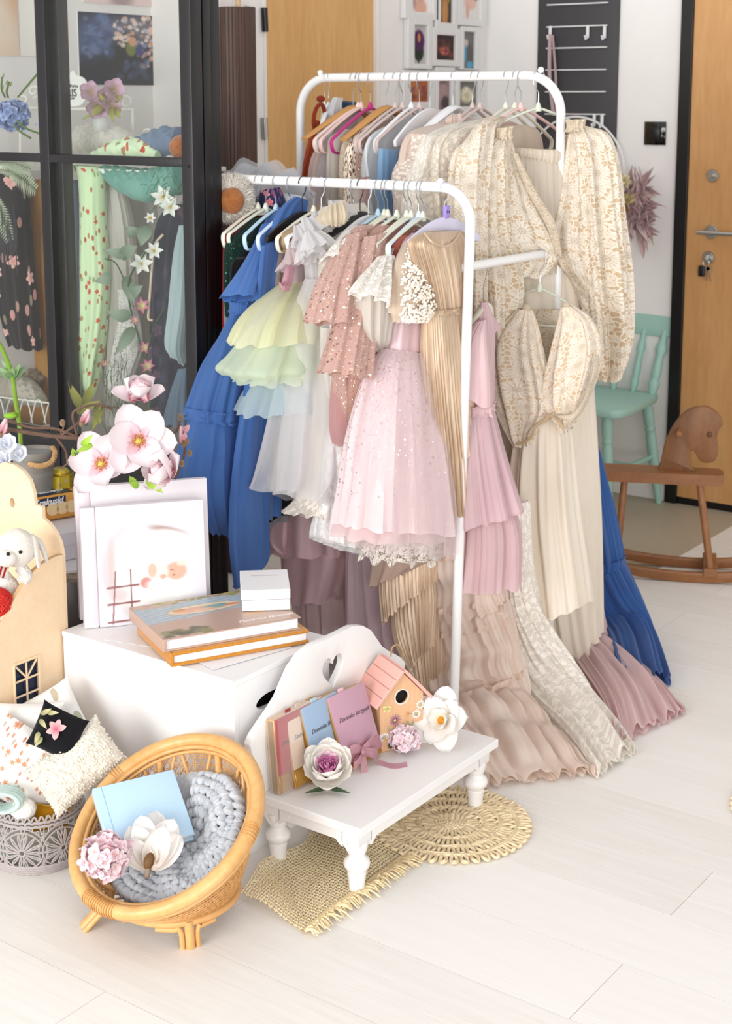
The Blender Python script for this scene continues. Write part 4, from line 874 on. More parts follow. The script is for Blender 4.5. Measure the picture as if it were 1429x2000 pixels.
# ---------------------------------------------------------------- long dresses seen below the child's clothes
ROSE = cloth('#f0d0d5', '#e9c4ca', transl=.15, shine=.6); ROSET = cloth('#eacfd4', '#e4c6cc', alpha=.62, transl=.2)
fA = lambda x, y: PV(x, y, 3.2)
def fcol(v): return lambda x, y: PV(x, y, v)
garment('gown', 'long dusty rose taffeta gown with stacked skirts under the white dresses', 'dress', G2, [
    ('upper_tier', drape(face([((548, 800), (655, 800), .04), ((538, 900), (668, 900), .06), ((530, 1000), (680, 1000), .08), ((536, 1072), (684, 1078), .085)], v=3.2), 7, .016, 54, hem=.006), ROSE),
    ('lower_tier', drape(face([((560, 1000), (660, 1000), .05), ((556, 1080), (684, 1080), .07), ((566, 1168), (668, 1166), .08)], v=3.22), 6, .014, 55, hem=.006), ROSE),
    ('bow_tail', drape([(PV(548, 980, 3.13), PV(562, 980, 3.13), .006), (PV(526, 1050, 3.1), PV(560, 1050, 3.11), .012), (PV(548, 1086, 3.1), PV(556, 1080, 3.11), .005)], 3, .006, 56, 20, 40), ROSE),
    ('tulle', drape(face([((580, 1060), (690, 1060), .06), ((588, 1160), (694, 1160), .08), ((598, 1242), (700, 1246), .09)], v=3.25), 10, .016, 57, hem=.008), ROSET)])
MAU = cloth('#ead3da', '#e3c8d1', alpha=.88, transl=.2)
garment('gown', 'long mauve tulle gown falling straight behind the birdhouse', 'dress', G2, [
    ('skirt', drape(face([((690, 900), (770, 900), .04), ((687, 1020), (775, 1020), .05), ((683, 1140), (800, 1140), .06), ((684, 1260), (825, 1260), .07), ((690, 1370), (850, 1370), .08)], v=3.13), 12, .014, 58, rows=44), MAU),
    ('petticoat', drape(face([((660, 980), (800, 980), .03), ((672, 1140), (830, 1140), .04), ((690, 1330), (880, 1330), .05)], v=3.3), 9, .012, 59), cloth('#b3979d', transl=.1))])
PCH = cloth('#e0c8b0', '#d4ba9f', shine=1.4, transl=.05, pat=26)
def ptier(rows, seed, n, v=3.04, amp=.006): return drape(face(rows, v=v), n, amp, seed, 24, 280, pleat=1.0, drift=1.5, hem=.004)
garment('gown', 'champagne gown with slanting tiers of knife pleats beside the birdhouse roof', 'dress', G2, [
    ('top_tier', drape(face([((732, 1050), (850, 1040), .04), ((728, 1100), (852, 1085), .05), ((729, 1144), (820, 1108), .05)], v=3.02), 8, .012, 60, hem=.005), cloth('#d9bfb0', alpha=.85, transl=.2)),
    ('pleated_tier', ptier([((746, 1080), (862, 1080), .05), ((748, 1150), (866, 1110), .055), ((755, 1216), (866, 1128), .055)], 61, 26), PCH),
    ('pleated_tier', ptier([((766, 1170), (848, 1120), .045), ((778, 1250), (852, 1180), .05), ((812, 1312), (846, 1262), .045)], 62, 20, 3.06), PCH),
    ('pleated_tier', ptier([((790, 1230), (866, 1140), .045), ((806, 1300), (868, 1240), .05), ((832, 1372), (868, 1335), .05)], 63, 18, 3.1), PCH)])
# beige tiered gown with a train
BE = cloth('#efe0d4', '#e7d3c5', crinkle=1.0, transl=.18, alpha=.95, pat=20)
bl = [((852, 1040), 3.1), ((842, 1150), 3.06), ((836, 1260), 3.03), ((838, 1370), 3.0), ((868, 1470), None), ((905, 1532), 'f')]
def blend(pL, pR, f, k):    # leaves the upright plane and runs out to the floor
    a, b = PV(*pL, f), PV(*pR, f); c, d = PZ(*pL, .012), PZ(*pR, .012); return a*(1-k) + c*k, b*(1-k) + d*k
TR = [((852, 1030), (950, 1030), .05, 0), ((846, 1100), (958, 1100), .06, .0), ((838, 1185), (985, 1160), .055, .05), ((834, 1190), (986, 1170), .07, .08), ((836, 1270), (1005, 1240), .05, .18), ((838, 1350), (1022, 1310), .07, .3), ((848, 1400), (1040, 1370), .055, .45), ((866, 1450), (1075, 1420), .055, .65), ((900, 1500), (1115, 1462), .032, .88), ((930, 1534), (1168, 1507), .008, 1)]
def train(rows, v, n, amp, seed, mat_pinch=None, R=60, c=220, hem=.01):
    secs = []
    for i, (a, b, t, k) in enumerate(rows):
        L, Rr = blend(a, b, v, k); secs.append((L, Rr, t, .3 + 1.1*i/len(rows)))
    D = np.array([[*s[0], *s[1], s[2], s[3]] for s in secs]); D = cr(D, 26)
    if mat_pinch: D[:, 6] *= 1 - .35*(np.arange(26) % mat_pinch == 0); D[:, 7] *= 1 - .6*(np.arange(26) % mat_pinch == 0)
    D[:, 2] = np.maximum(D[:, 2], .01); D[:, 5] = np.maximum(D[:, 5], .01)
    S2 = [(d[:3], d[3:6], d[6], d[7]) for d in D]
    g = drape(S2, n, amp, seed, R, c, hem=hem); V = g[0]; lo = V[:, 2] < .004; V[lo, 2] = .004 + .006*np.abs(np.sin(V[lo, 0]*90 + V[lo, 1]*70)); return g, S2
g, S2 = train(TR, 3.08, 15, .015, 64, 4, R=76, c=300)
tg = garment('gown', 'beige tiered gown with smocked bands, its train spread on the floor by the mats', 'dress', G2, [('skirt', g, BE)])
for i in range(2, 25, 4):
    L, R, t, f = S2[i]; part('smocked_band', drape([(L + A(0, 0, .008), R + A(0, 0, .008), t + .004, f), (L - A(0, 0, .0), R - A(0, 0, .0), t + .007, f), (L - A(0, 0, .008), R - A(0, 0, .008), t + .004, f)], 15, .015, 64, 6, 300, hem=0), cloth('#eedccf', '#e3cdbd', crinkle=1.5, weave=300), tg)
# ivory lace train
g, _ = train([((980, 980), (1030, 980), .03, 0), ((985, 1100), (1035, 1100), .03, 0), ((988, 1180), (1048, 1170), .04, .05), ((1000, 1260), (1080, 1230), .045, .2), ((1025, 1340), (1130, 1310), .045, .42), ((1070, 1410), (1165, 1370), .04, .65), ((1120, 1465), (1205, 1420), .03, .87), ((1165, 1514), (1243, 1462), .007, 1)], 3.2, 9, .014, 65)
garment('gown', 'ivory embroidered lace gown whose scalloped train lies between the beige and mauve ones', 'dress', G2, [('skirt', g, embroidered('#f5f0e8', .03, .72, .45))])
g, _ = train([((1070, 980), (1160, 980), .03, 0), ((1080, 1090), (1164, 1090), .035, 0), ((1085, 1180), (1172, 1180), .04, 0), ((1095, 1240), (1180, 1230), .045, .1), ((1110, 1300), (1205, 1270), .05, .3), ((1140, 1360), (1245, 1315), .045, .55), ((1180, 1410), (1290, 1352), .035, .8), ((1200, 1454), (1336, 1388), .007, 1)], 3.64, 14, .013, 66)
garment('gown', 'mauve crinkled gown with train fanning out on the floor beside the blue one', 'dress', G2, [('skirt', g, cloth('#ecd4d4', '#e2c5c6', crinkle=1.2, transl=.2))])
BT = cloth('#4470b4', '#3d67aa', alpha=.9, transl=.25)
g, _ = train([((1115, 740), (1140, 740), .03, 0), ((1128, 850), (1160, 850), .03, 0), ((1135, 930), (1178, 930), .035, 0), ((1140, 1000), (1194, 1000), .04, .0), ((1145, 1100), (1213, 1095), .045, .05)], 3.72, 7, .010, 67, hem=0)
g2, _ = train([((1145, 1100), (1213, 1095), .05, .05), ((1155, 1160), (1240, 1150), .055, .2), ((1165, 1225), (1268, 1210), .06, .45), ((1180, 1280), (1285, 1268), .06, .75), ((1195, 1338), (1308, 1332), .02, 1)], 3.72, 10, .018, 68)
L, R = [sum(q)/1 for q in ((PV(1148, 1104, 3.72)*.95 + PZ(1148, 1104, .012)*.05,), (PV(1215, 1100, 3.72)*.95 + PZ(1215, 1100, .012)*.05,))]
garment('gown', 'royal blue tulle gown standing out at the right edge of the rack', 'dress', G2, [('skirt', g, BT), ('lower_skirt', g2, BT), ('seam_frill', ruffle(L, R, .025, 69, 12, .006, .05), BT)])
# ---------------------------------------------------------------- high rail
GR = G2
def rslab(u, rows, **k): return slab(u, rows, vr=VR, **k)
RUST = cloth('#a3401f', '#8a3318', crinkle=.6, pat=60, weave=200)
u = -2.675
garment('cardigan', 'rust red pointelle knit cardigan knotted over a cream hanger at the high rail\'s left end', 'cardigan', GR, [
    ('body', drape([(PU(614, 235, u), PU(630, 240, u + .02), .012), (PU(606, 262, u), PU(626, 270, u + .02), .018), (PU(597, 295, u), PU(618, 305, u + .02), .018), (PU(590, 335, u), PU(609, 340, u + .02), .016), (PU(584, 420, u), PU(606, 420, u + .02), .016)], 5, .004, 80, 30, 60), lace('#a8421f', .022, 6, 3.2, '#7c2c14', .12, .4)),
    ('loop', tube(cr([PU(x, y, u + .03) for x, y in ((618, 262), (612, 240), (616, 215), (626, 203), (633, 215), (631, 240), (624, 258))], 40), .006, 10), RUST),
    ('knot', ball(PU(626, 193, u + .02), .013, 16, 10, (1, 1, .75)), RUST)])
garment('blouse', 'white blouse hanging between the rust knit and the sheer pink dress', 'blouse', GR, [('body', drape(rslab(-2.635, [(652, 190, .01, (668, 192)), (641, 215, .015, (664, 205)), (636, 245, .02, (668, 230)), (630, 290, .025, (668, 290)), (625, 360, .03, (665, 360))]), 6, .006, 81), cloth('#e2e3e6'))])
garment('shirt', 'blue denim shirt peeking out behind the white blouse', 'shirt', GR, [('body', drape(rslab(-2.66, [(668, 197, .012, (700, 200)), (657, 203, .018, (698, 206)), (652, 235, .02, (695, 235)), (655, 300, .02, (690, 300))]), 5, .005, 82), cloth('#5b7797', '#2e4666'))])
SHP = cloth('#e9d6d1', alpha=.45, transl=.3)
garment('dress', 'sheer pale pink dress showing its hanger through the cloth', 'dress', GR, [('body', drape(rslab(-2.565, [(695, 215, .01), (672, 235, .016), (650, 262, .022), (625, 285, .028), (612, 305, .03), (605, 340, .032), (598, 420, .035)]), 6, .006, 83), SHP), ('lining', drape(rslab(-2.57, [(640, 300, .012), (628, 305, .018), (618, 340, .02), (615, 400, .02)]), 6, .005, 84), cloth('#d3dae6'))])
garment('blouse', 'cream blouse on the bright magenta hanger', 'blouse', GR, [('body', drape(rslab(-2.53, [(668, 252, .014), (655, 262, .02), (645, 272, .025), (642, 300, .025), (640, 400, .03)]), 6, .006, 85), cloth('#e9e2d8'))])
garment('dress', 'beige crochet dress left of the flower print one', 'dress', GR, [('body', drape(rslab(-2.48, [(725, 235, .012), (690, 255, .02), (675, 272, .025), (667, 300, .027), (665, 350, .028), (665, 430, .03)]), 6, .006, 86), lace('#d6c6b0', .03, 8, 3, '#a08c74', .1))])
garment('dress', 'cream dress printed with small brown and rust flowers', 'dress', GR, [('body', drape(rslab(-2.452, [(752, 225, .01), (722, 238, .02), (697, 258, .026), (684, 280, .028), (677, 320, .028), (676, 420, .03)]), 7, .006, 87), floral('#e8dccb', ('#7a2c22', '#4a3a2c'), '#5c4630', .02, .85, leafs=.5))])
garment('dress', 'rose gold sequin dress on the high rail', 'dress', GR, [('body', drape(rslab(-2.425, [(772, 232, .01), (742, 240, .02), (715, 255, .027), (702, 280, .03), (699, 330, .03), (700, 430, .03)]), 7, .007, 88), sequin('#b7998c', '#e8d2c2', .006, 1, .4))])
garment('shirt', 'plain white shirt with a shoulder strap on the high rail', 'shirt', GR, [('body', drape(rslab(-2.375, [(800, 225, .01), (760, 245, .02), (730, 262, .026), (716, 290, .03), (711, 340, .032), (722, 400, .032), (735, 470, .034)]), 6, .007, 89), cloth('#dfe2e5')), ('strap', tube(cr([PU(x, y, -2.36) for x, y in ((722, 268), (714, 290), (716, 330), (724, 385))], 24), .004, 8, flat=.4), cloth('#eceef0'))])
garment('cloth', 'light blue cloth folded over the bar of a white hanger', 'cloth', GR, [('body', drape(rslab(-2.30, [(742, 290, .012, (776, 292)), (740, 320, .016, (774, 320)), (739, 370, .018, (770, 370)), (742, 418, .02, (764, 420)), (744, 470, .02, (764, 470))]), 4, .007, 90), cloth('#9fc3e2', '#8fb4d6'))])
CHF = cloth('#efe0d7', '#e7d5ca', alpha=.8, transl=.25, crinkle=.5)
garment('dress', 'pale pink chiffon dress with gathered shoulder and lace trim', 'dress', GR, [
    ('body', drape(rslab(-2.205, [(893, 228, .012), (862, 240, .025), (812, 254, .035), (792, 275, .038), (784, 310, .04), (778, 380, .045), (775, 470, .05), (770, 560, .05)]), 9, .010, 91, cols=150), CHF),
    ('knot', drape([(PU(878, 226, -2.18), PU(903, 226, -2.18), .014, 1), (PU(876, 235, -2.175), PU(906, 238, -2.175), .018, 1), (PU(880, 246, -2.175), PU(900, 250, -2.175), .012, 1)], 11, .006, 92, 12, 60), CHF),
    ('lace_trim', drape(rslab(-2.19, [(808, 262, .03, (822, 262)), (800, 300, .035, (816, 300)), (783, 345, .04, (800, 350)), (790, 420, .04, (806, 420))]), 5, .005, 93), embroidered('#ebdfd4', .014, .5))])
EMB = embroidered('#f2ece2', .024, .72, .5); EMB2 = embroidered('#efe6d7', .022, .66, .5)
garment('gown', 'ivory embroidered tulle gown with see-through puffed shoulder', 'dress', GR, [('body', drape(rslab(-2.15, [(925, 232, .014), (880, 244, .026), (842, 262, .036), (825, 285, .04), (815, 320, .042), (800, 360, .05), (792, 440, .055), (788, 560, .06), (780, 800, .07), (790, 1000, .08)]), 8, .010, 94, cols=150), EMB)])
garment('gown', 'second ivory gown with dense embroidery hanging before the crochet dresses', 'dress', GR, [('body', drape(rslab(-2.105, [(948, 230, .014), (905, 244, .028), (868, 262, .038), (850, 290, .042), (846, 340, .044), (850, 420, .046), (858, 540, .05), (860, 700, .06), (870, 1000, .07)]), 8, .010, 95, cols=150), EMB2)])
garment('gown', 'blush gown showing a pink hanger end between lace dresses', 'dress', GR, [('body', drape(rslab(-2.075, [(960, 240, .012), (915, 262, .024), (893, 290, .03), (880, 330, .03), (884, 420, .03), (890, 560, .03), (900, 900, .03)]), 6, .008, 96), cloth('#e3c3bf', transl=.2))])
# crochet dresses
LC = lace('#f0e6d7', .062, 12, 3.4, '#c4ad91', .09, .5); LC2 = lace('#f2e9da', .058, 12, 3.4, '#c0a88a', .09, .5)
LINE = cloth('#e6d8c6', crinkle=.4)
garment('dress', 'cream crochet lace dress, the one behind the big crochet dress', 'dress', GR, [
    ('sleeve', drape([(PU(960, 238, -2.03), PU(985, 236, -2.03), .02, .3), (PU(916, 262, -2.03), PU(965, 258, -2.0), .03, .6), (PU(893, 310, -2.03), PU(950, 300, -2.0), .04, .8), (PU(888, 400, -2.03), PU(942, 400, -2.0), .045, 1), (PU(892, 520, -2.03), PU(942, 520, -2.0), .05, 1), (PU(905, 640, -2.03), PU(942, 640, -2.0), .04, 1)], 6, .010, 97, 40, 120), LC),
    ('body', drape(rslab(-2.045, [(975, 245, .02), (935, 262, .03), (920, 320, .035), (915, 420, .038), (918, 560, .04), (920, 800, .05), (925, 1000, .05)]), 7, .008, 98), LINE)])
P0, D0 = (URR(1052) , VR), (.62, .785)
def fb(rows, off=0.0):
    P = (P0[0] + off*D0[1], P0[1] - off*D0[0]); return face(rows, P, D0)
MUS = cloth('#efe6d8', '#e8dccb', crinkle=1.0, transl=.12, pat=10)
big = garment('dress', 'big cream crochet lace dress with balloon sleeves at the right end of the high rail', 'dress', GR, [
    ('skirt', drape(fb([((988, 470), (1132, 470), .05), ((985, 560), (1136, 560), .055), ((995, 700), (1150, 700), .06), ((1005, 850), (1160, 850), .065), ((1020, 1000), (1166, 1000), .07), ((1040, 1120), (1167, 1120), .075), ((1062, 1260), (1167, 1218), .078), ((1075, 1308), (1167, 1222), .078)], .0), 10, .014, 99, 50, 200, hem=.003), MUS),
    ('inner_bodice', drape(fb([((1000, 292), (1115, 292), .045), ((996, 330), (1118, 330), .055), ((996, 420), (1120, 420), .06), ((1000, 530), (1120, 530), .055)], .01), 26, .005, 100, 40, 260), cloth('#ebe1d3', crinkle=.6)),
    ('drawstring_neck', drape(fb([((1003, 288), (1096, 294), .05, 1), ((1000, 296), (1098, 302), .056, .6), ((1002, 304), (1096, 322), .05, 1)], .018), 30, .004, 101, 10, 200), cloth('#ebe1d3', crinkle=.6)),
    ('left_front', drape(fb([((975, 262), (996, 268), .02, .2), ((962, 305), (1010, 320), .035, .4), ((950, 380), (1042, 400), .05, .6), ((945, 450), (1078, 462), .055, .8), ((945, 505), (1092, 500), .055, 1), ((950, 545), (1066, 535), .05, 1)], .06), 7, .010, 102, 44, 180), LC2),
    ('lace_edging', drape(fb([((1000, 300), (1010, 300), .006), ((1030, 375), (1046, 372), .008), ((1066, 440), (1084, 436), .008), ((1086, 500), (1096, 496), .008)], .115), 3, .002, 103, 40, 40), lace('#e6d8c3', .022, 8, 3, '#b0997d', .12, .5)),
    ('left_sleeve', drape(fb([((968, 262), (990, 262), .02, .2), ((935, 290), (985, 290), .04, .5), ((922, 345), (988, 345), .05, .8), ((922, 440), (992, 440), .055, 1), ((926, 540), (1014, 550), .06, 1.2), ((938, 610), (1006, 620), .055, 1.2), ((952, 668), (1000, 690), .035, 1)], .085), 7, .014, 104, 46, 160), LC2),
    ('right_front', drape(fb([((1108, 262), (1140, 250), .02, .2), ((1100, 310), (1150, 300), .035, .4), ((1088, 390), (1156, 390), .05, .6), ((1074, 460), (1160, 470), .055, .8), ((1084, 512), (1168, 540), .055, 1), ((1110, 545), (1176, 600), .05, 1), ((1140, 610), (1180, 640), .04, 1)], .05), 7, .012, 105, 44, 180), LC),
    ('right_sleeve', drape(fb([((1112, 246), (1142, 246), .025, .3), ((1118, 270), (1182, 262), .045, .5), ((1122, 330), (1201, 322), .055, .8), ((1128, 430), (1212, 430), .06, 1), ((1138, 540), (1225, 540), .065, 1.2), ((1150, 640), (1228, 640), .065, 1.2), ((1160, 700), (1218, 700), .055, 1.2), ((1172, 742), (1206, 740), .03, 1)], .075), 7, .016, 106, 52, 190), LC2),
    ('shoulder_frill', ruffle(fb([((968, 262), (998, 258), .02)], .10)[0][0], fb([((968, 262), (998, 258), .02)], .10)[0][1], .03, 107, 9, .006, .02), lace('#e6d8c3', .02, 8, 3, '#b0997d', .12)),
    ('shoulder_frill', ruffle(fb([((1108, 246), (1140, 244), .02)], .10)[0][0], fb([((1108, 246), (1140, 244), .02)], .10)[0][1], .03, 108, 9, .006, .02), lace('#e6d8c3', .02, 8, 3, '#b0997d', .12))])
# ---------------------------------------------------------------- crossbar
P1 = (RU1, PU(945, 508, RU1)[1] - .01); D1 = tuple(RIGHT[:2])
def fm(rows, off=0.0): return face(rows, (P1[0] - off*FWD[0], P1[1] - off*FWD[1]), D1)
MV1 = cloth('#e6cbcf', '#dfc1c6', ribs=26, transl=.2, weave=500); MV2 = cloth('#e3c8cd', '#dbbdc3', ribs=30, transl=.25, alpha=.95)
t_ = fm([((897, 797), (966, 795), .05)], .02)[0]
garment('dress', 'dusty mauve pleated chiffon dress with two tiers on the crossbar', 'dress', G3, [
    ('bodice', drape(fm([((938, 590), (952, 590), .012), ((925, 640), (966, 632), .028), ((905, 690), (966, 690), .038), ((898, 740), (966, 740), .042), ((897, 798), (966, 796), .045)], 0), 8, .006, 110), MV1),
    ('sleeve', drape(fm([((931, 628), (950, 622), .012, .2), ((902, 662), (952, 650), .035, .5), ((886, 700), (960, 710), .045, .8), ((880, 745), (964, 765), .05, 1), ((879, 765), (963, 793), .052, 1.1)], .045), 5, .010, 111, 40, 130), MV1),
    ('strap', drape(fm([((941, 600), (952, 600), .008), ((950, 632), (972, 630), .014), ((955, 660), (978, 640), .014)], -.03), 4, .005, 112, 16, 60), MV1),
    ('waist_frill', ruffle(t_[0], t_[1], .026, 113, 12, .008, .05), MV1),
    ('upper_tier', drape(fm([((898, 802), (966, 800), .05, .2), ((896, 850), (976, 840), .07, .4), ((895, 920), (992, 900), .085, .7), ((896, 1005), (1016, 978), .1, .9), ((899, 1018), (1016, 983), .1, 1)], .02), 7, .020, 114, 46, 200, hem=.004), MV2),
    ('lower_tier', drape(fm([((902, 960), (990, 950), .06, .3), ((897, 1040), (1016, 1030), .08, .6), ((888, 1141), (1016, 1132), .095, .9)], .01), 8, .018, 115, 36, 200, hem=.004), cloth('#e6cacf', '#dfc0c6', ribs=30, transl=.25, alpha=.88))])
v1 = PU(1055, 495, RU1)[1] - .01
def fc_(rows, off=0.0): return face(rows, v=v1 - off)
LC3 = lace('#f0e5d5', .05, 12, 3.3, '#c4ad90', .09, .5)
garment('dress', 'smaller cream crochet lace dress with a deep V neck on the crossbar', 'dress', G3, [
    ('skirt', drape(fc_([((1032, 800), (1098, 800), .05, .3), ((1015, 860), (1108, 850), .065, .5), ((1008, 930), (1114, 930), .075, .7), ((1006, 1020), (1122, 1020), .085, .8), ((1010, 1110), (1134, 1110), .09, .9), ((1022, 1216), (1142, 1182), .095, 1)], .01), 9, .016, 116, 54, 220, hem=.003), MUS),
    ('back_bodice', drape(fc_([((1018, 606), (1108, 604), .012), ((975, 650), (1150, 640), .016), ((985, 740), (1140, 730), .016), ((1010, 790), (1110, 790), .016)], -.05), 6, .006, 117), LC3),
    ('left_front', drape(fc_([((1012, 602), (1038, 606), .014, .2), ((976, 635), (1048, 640), .022, .5), ((954, 672), (1058, 690), .03, .7), ((957, 740), (1074, 752), .034, .9), ((974, 805), (1078, 800), .034, 1), ((996, 850), (1046, 845), .026, .8), ((1008, 872), (1040, 866), .025, .6)], .07), 6, .010, 118, 50, 180), LC3),
    ('right_front', drape(fc_([((1096, 600), (1120, 598), .014, .2), ((1088, 640), (1150, 622), .024, .5), ((1074, 700), (1168, 662), .034, .7), ((1064, 752), (1168, 705), .036, .9), ((1070, 795), (1150, 762), .034, 1), ((1090, 825), (1128, 810), .024, .8), ((1100, 846), (1112, 838), .02, .6)], .07), 6, .012, 119, 50, 180), LC3),
    ('hem_lace', drape(fc_([((1076, 806), (1088, 812), .01), ((1118, 822), (1128, 800), .012), ((1148, 778), (1162, 736), .012), ((1160, 730), (1168, 690), .01)], .12), 4, .003, 120, 30, 60), lace('#e9dcc8', .018, 8, 3, '#b0997d', .12)),
    ('waist_braid', tube(cr([PV(x, y, v1 - .11) for x, y in ((1008, 868), (1024, 864), (1040, 850), (1046, 832), (1062, 822), (1074, 812), (1090, 822), (1100, 838))], 50), .004, 8), cloth('#d9c3a0', crinkle=1)),
    ('shoulder_gather', ball(PV(1028, 604, v1 - .07), .011, 14, 10, (1.1, 1, 1.3)), cloth('#e5d6c0', crinkle=1.5, weave=200)), ('shoulder_gather', ball(PV(1106, 600, v1 - .07), .011, 14, 10, (1.1, 1, 1.3)), cloth('#e5d6c0', crinkle=1.5, weave=200))])
# ================================================================ mint chair
MINT = paint('#9fc8bd', .45); MINTD = MINT
cf0 = PZ(1290, 980); cl0 = PZ(1187, 1020)
ch = thing('spindle_chair', 'mint green painted wooden spindle back chair against the back wall beside the oak door', 'chair', (cf0[0] - .15, 5.1, 0))
SZ = .42
def turned(a, b, prof, n=14):
    a, b = np.asarray(a, float), np.asarray(b, float); L = np.linalg.norm(b - a); return lathe([(r, t*L) for t, r in prof], n, a, b - a)
LEGP = [(0, .012), (.05, .013), (.2, .016), (.26, .019), (.28, .015), (.3, .019), (.5, .021), (.68, .02), (.71, .016), (.74, .021), (.77, .016), (.8, .02), (.9, .022), (1, .018)]
SPP = [(0, .009), (.1, .014), (.18, .017), (.25, .011), (.3, .0145), (.45, .013), (.62, .011), (.7, .017), (.8, .012), (.9, .01), (1, .009)]
fr_, fl_, br_, bl_ = cl0, A(cl0[0] - .36, cl0[1] - .02, 0), cf0 + A(.0, -.02, 0), A(cf0[0] - .36, cf0[1] - .02, 0)
cc = (fr_ + fl_ + br_ + bl_)/4
for f_ in (fr_, fl_, br_, bl_):
    top = f_ + (cc - f_)*.22; part('leg', turned(f_, A(top[0], top[1], SZ - .02), LEGP), MINT, ch)
so = [(x, y) for x, y in cr([(-.2, -.2), (-.13, -.215), (-.06, -.205), (0, -.2), (.06, -.205), (.13, -.215), (.2, -.2), (.215, -.1), (.2, .05), (.185, .17), (.15, .2), (0, .205), (-.15, .2), (-.185, .17), (-.2, .05), (-.215, -.1)], 60, True)]
part('seat', prism(so, .034, (cc[0], cc[1], SZ - .02), (1, 0, 0), (0, 1, 0), (0, 0, 1), bev=.01), MINT, ch)
for a, b in ((fr_, br_), (fl_, bl_)): part('stretcher', turned(a + (cc - a)*.08 + A(0, 0, .17), b + (cc - b)*.09 + A(0, 0, .19), [(0, .008), (.3, .011), (.5, .014), (.7, .011), (1, .008)]), MINT, ch)
m1 = ((fr_ + br_)/2*.96 + cc*.04) + A(0, 0, .18); m2 = ((fl_ + bl_)/2*.96 + cc*.04) + A(0, 0, .18); part('stretcher', turned(m1, m2, [(0, .008), (.5, .014), (1, .008)]), MINT, ch)
for x in (-.165, -.085, 0, .085, .165): part('spindle', turned((cc[0] + x, cc[1] + .16, SZ + .01), (cc[0] + x*1.08, cc[1] + .235, SZ + .25), [(t, r*(1.35 if abs(x) > .1 else 1)) for t, r in SPP]), MINT, ch)
part('crest_rail', prism([(x, z) for x, z in cr([(-.22, -.02), (-.225, .03), (-.2, .06), (-.12, .066), (-.07, .085), (0, .09), (.07, .085), (.12, .066), (.2, .06), (.225, .03), (.22, -.02), (0, -.018)], 60, True)], .026, (cc[0], cc[1] + .228, SZ + .25), (1, 0, 0), (0, .12, 1), (0, 1, -.12), bev=.006), MINT, ch)
# ================================================================ rocking horse
HW = wood('#6d4426', '#99673c', (7, 7, 1.5), .5, 30, .08); HW2 = wood('#77492a', '#a06c40', (2, 8, 8), .5, 30, .08)
hb = PZ(1340, 1138); hd_ = nrm(PZ(1350, 1138) - PZ(1205, 1135)); hd_ = nrm(hd_*.9 + A(.3, 0, 0)); hn = A(-hd_[1], hd_[0], 0)
rh = thing('rocking_horse', 'brown wooden rocking horse with a flat board head on curved runners', 'toy', hb + hn*.09)
def HP(a, b, z): return hb + hd_*a + hn*b + A(0, 0, z)
def bow(b):
    xs = np.linspace(-.38, .30, 24); zt = lambda x: .42*x*x
    o = [(x, zt(x)) for x in xs] + [(x, zt(x)*.93 + .034) for x in xs[::-1]]
    return prism(o, .02, HP(0, b, .0), hd_, (0, 0, 1), hn, bev=.003)
part('runner', bow(0), HW2, rh); part('runner', bow(.155), HW2, rh)
for x in (.075, -.28): part('cross_piece', box(HP(x, .0875, .036 + .3*x*x), (.045, .19, .028), .003, 2, np.stack([hd_, hn, A(0, 0, 1)], 1)), HW2, rh, False)
sA, sB = PD(1360, 930, 4.42), None
zs = .335
for x0, x1 in ((.055, .03), (-.25, -.21)):
    for b0, b1 in ((.012, .06), (.163, .115)): part('leg', tube([HP(x0 + .02, b0, .035), HP(x1 + .0, b1, zs - .01)], .0115, 10), HW2, rh)
part('seat_board', prism(cr([(-.36, -.045), (.05, -.05), (.09, -.045), (.105, -.02), (.105, .02), (.09, .045), (.05, .05), (-.36, .045)], 50, True).tolist(), .036, HP(0, .0875, zs - .018), hd_, hn, (0, 0, 1)), HW2, rh, False)
# head outline measured on the board's own plane
hpx = [(1285, 934), (1290, 900), (1297, 868), (1306, 845), (1318, 825), (1335, 805), (1355, 795), (1378, 793), (1395, 801), (1408, 815), (1411, 828), (1404, 838), (1400, 855), (1402, 880), (1396, 898), (1380, 903), (1366, 898), (1357, 883), (1349, 878), (1347, 892), (1350, 912), (1357, 936), (1320, 938)]
pb = HP(.0, .0875, 0); ho = []
for x, y in hpx: q = PP(x, y, pb, hd_[:2]); ho.append((np.dot(q - pb, hd_), q[2]))
ho = [(a, z) for a, z in ho]
o2 = [(a, max(z, zs + .016)) for a, z in ho]
head = part('head', prism(cr(o2, 90, True).tolist(), .026, pb - hn*.013, hd_, (0, 0, 1), hn, bev=.004), HW, rh)
for s_ in (-1, 1):
    q = PP(1385, 847, pb, hd_[:2]); part('eye', lathe([(.0095, 0), (.009, .004), (.006, .0065), (.001, .007)], 16, q + hn*s_*.012, hn*s_), wood('#4c2f1a', '#6a4327'), head)
    q = PP(1325, 840, pb, hd_[:2]); part('handle_peg', lathe([(.008, 0), (.008, .04), (.0105, .045), (.0105, .055), (.006, .06), (.001, .06)], 14, q + hn*s_*.012, hn*s_), HW2, head)
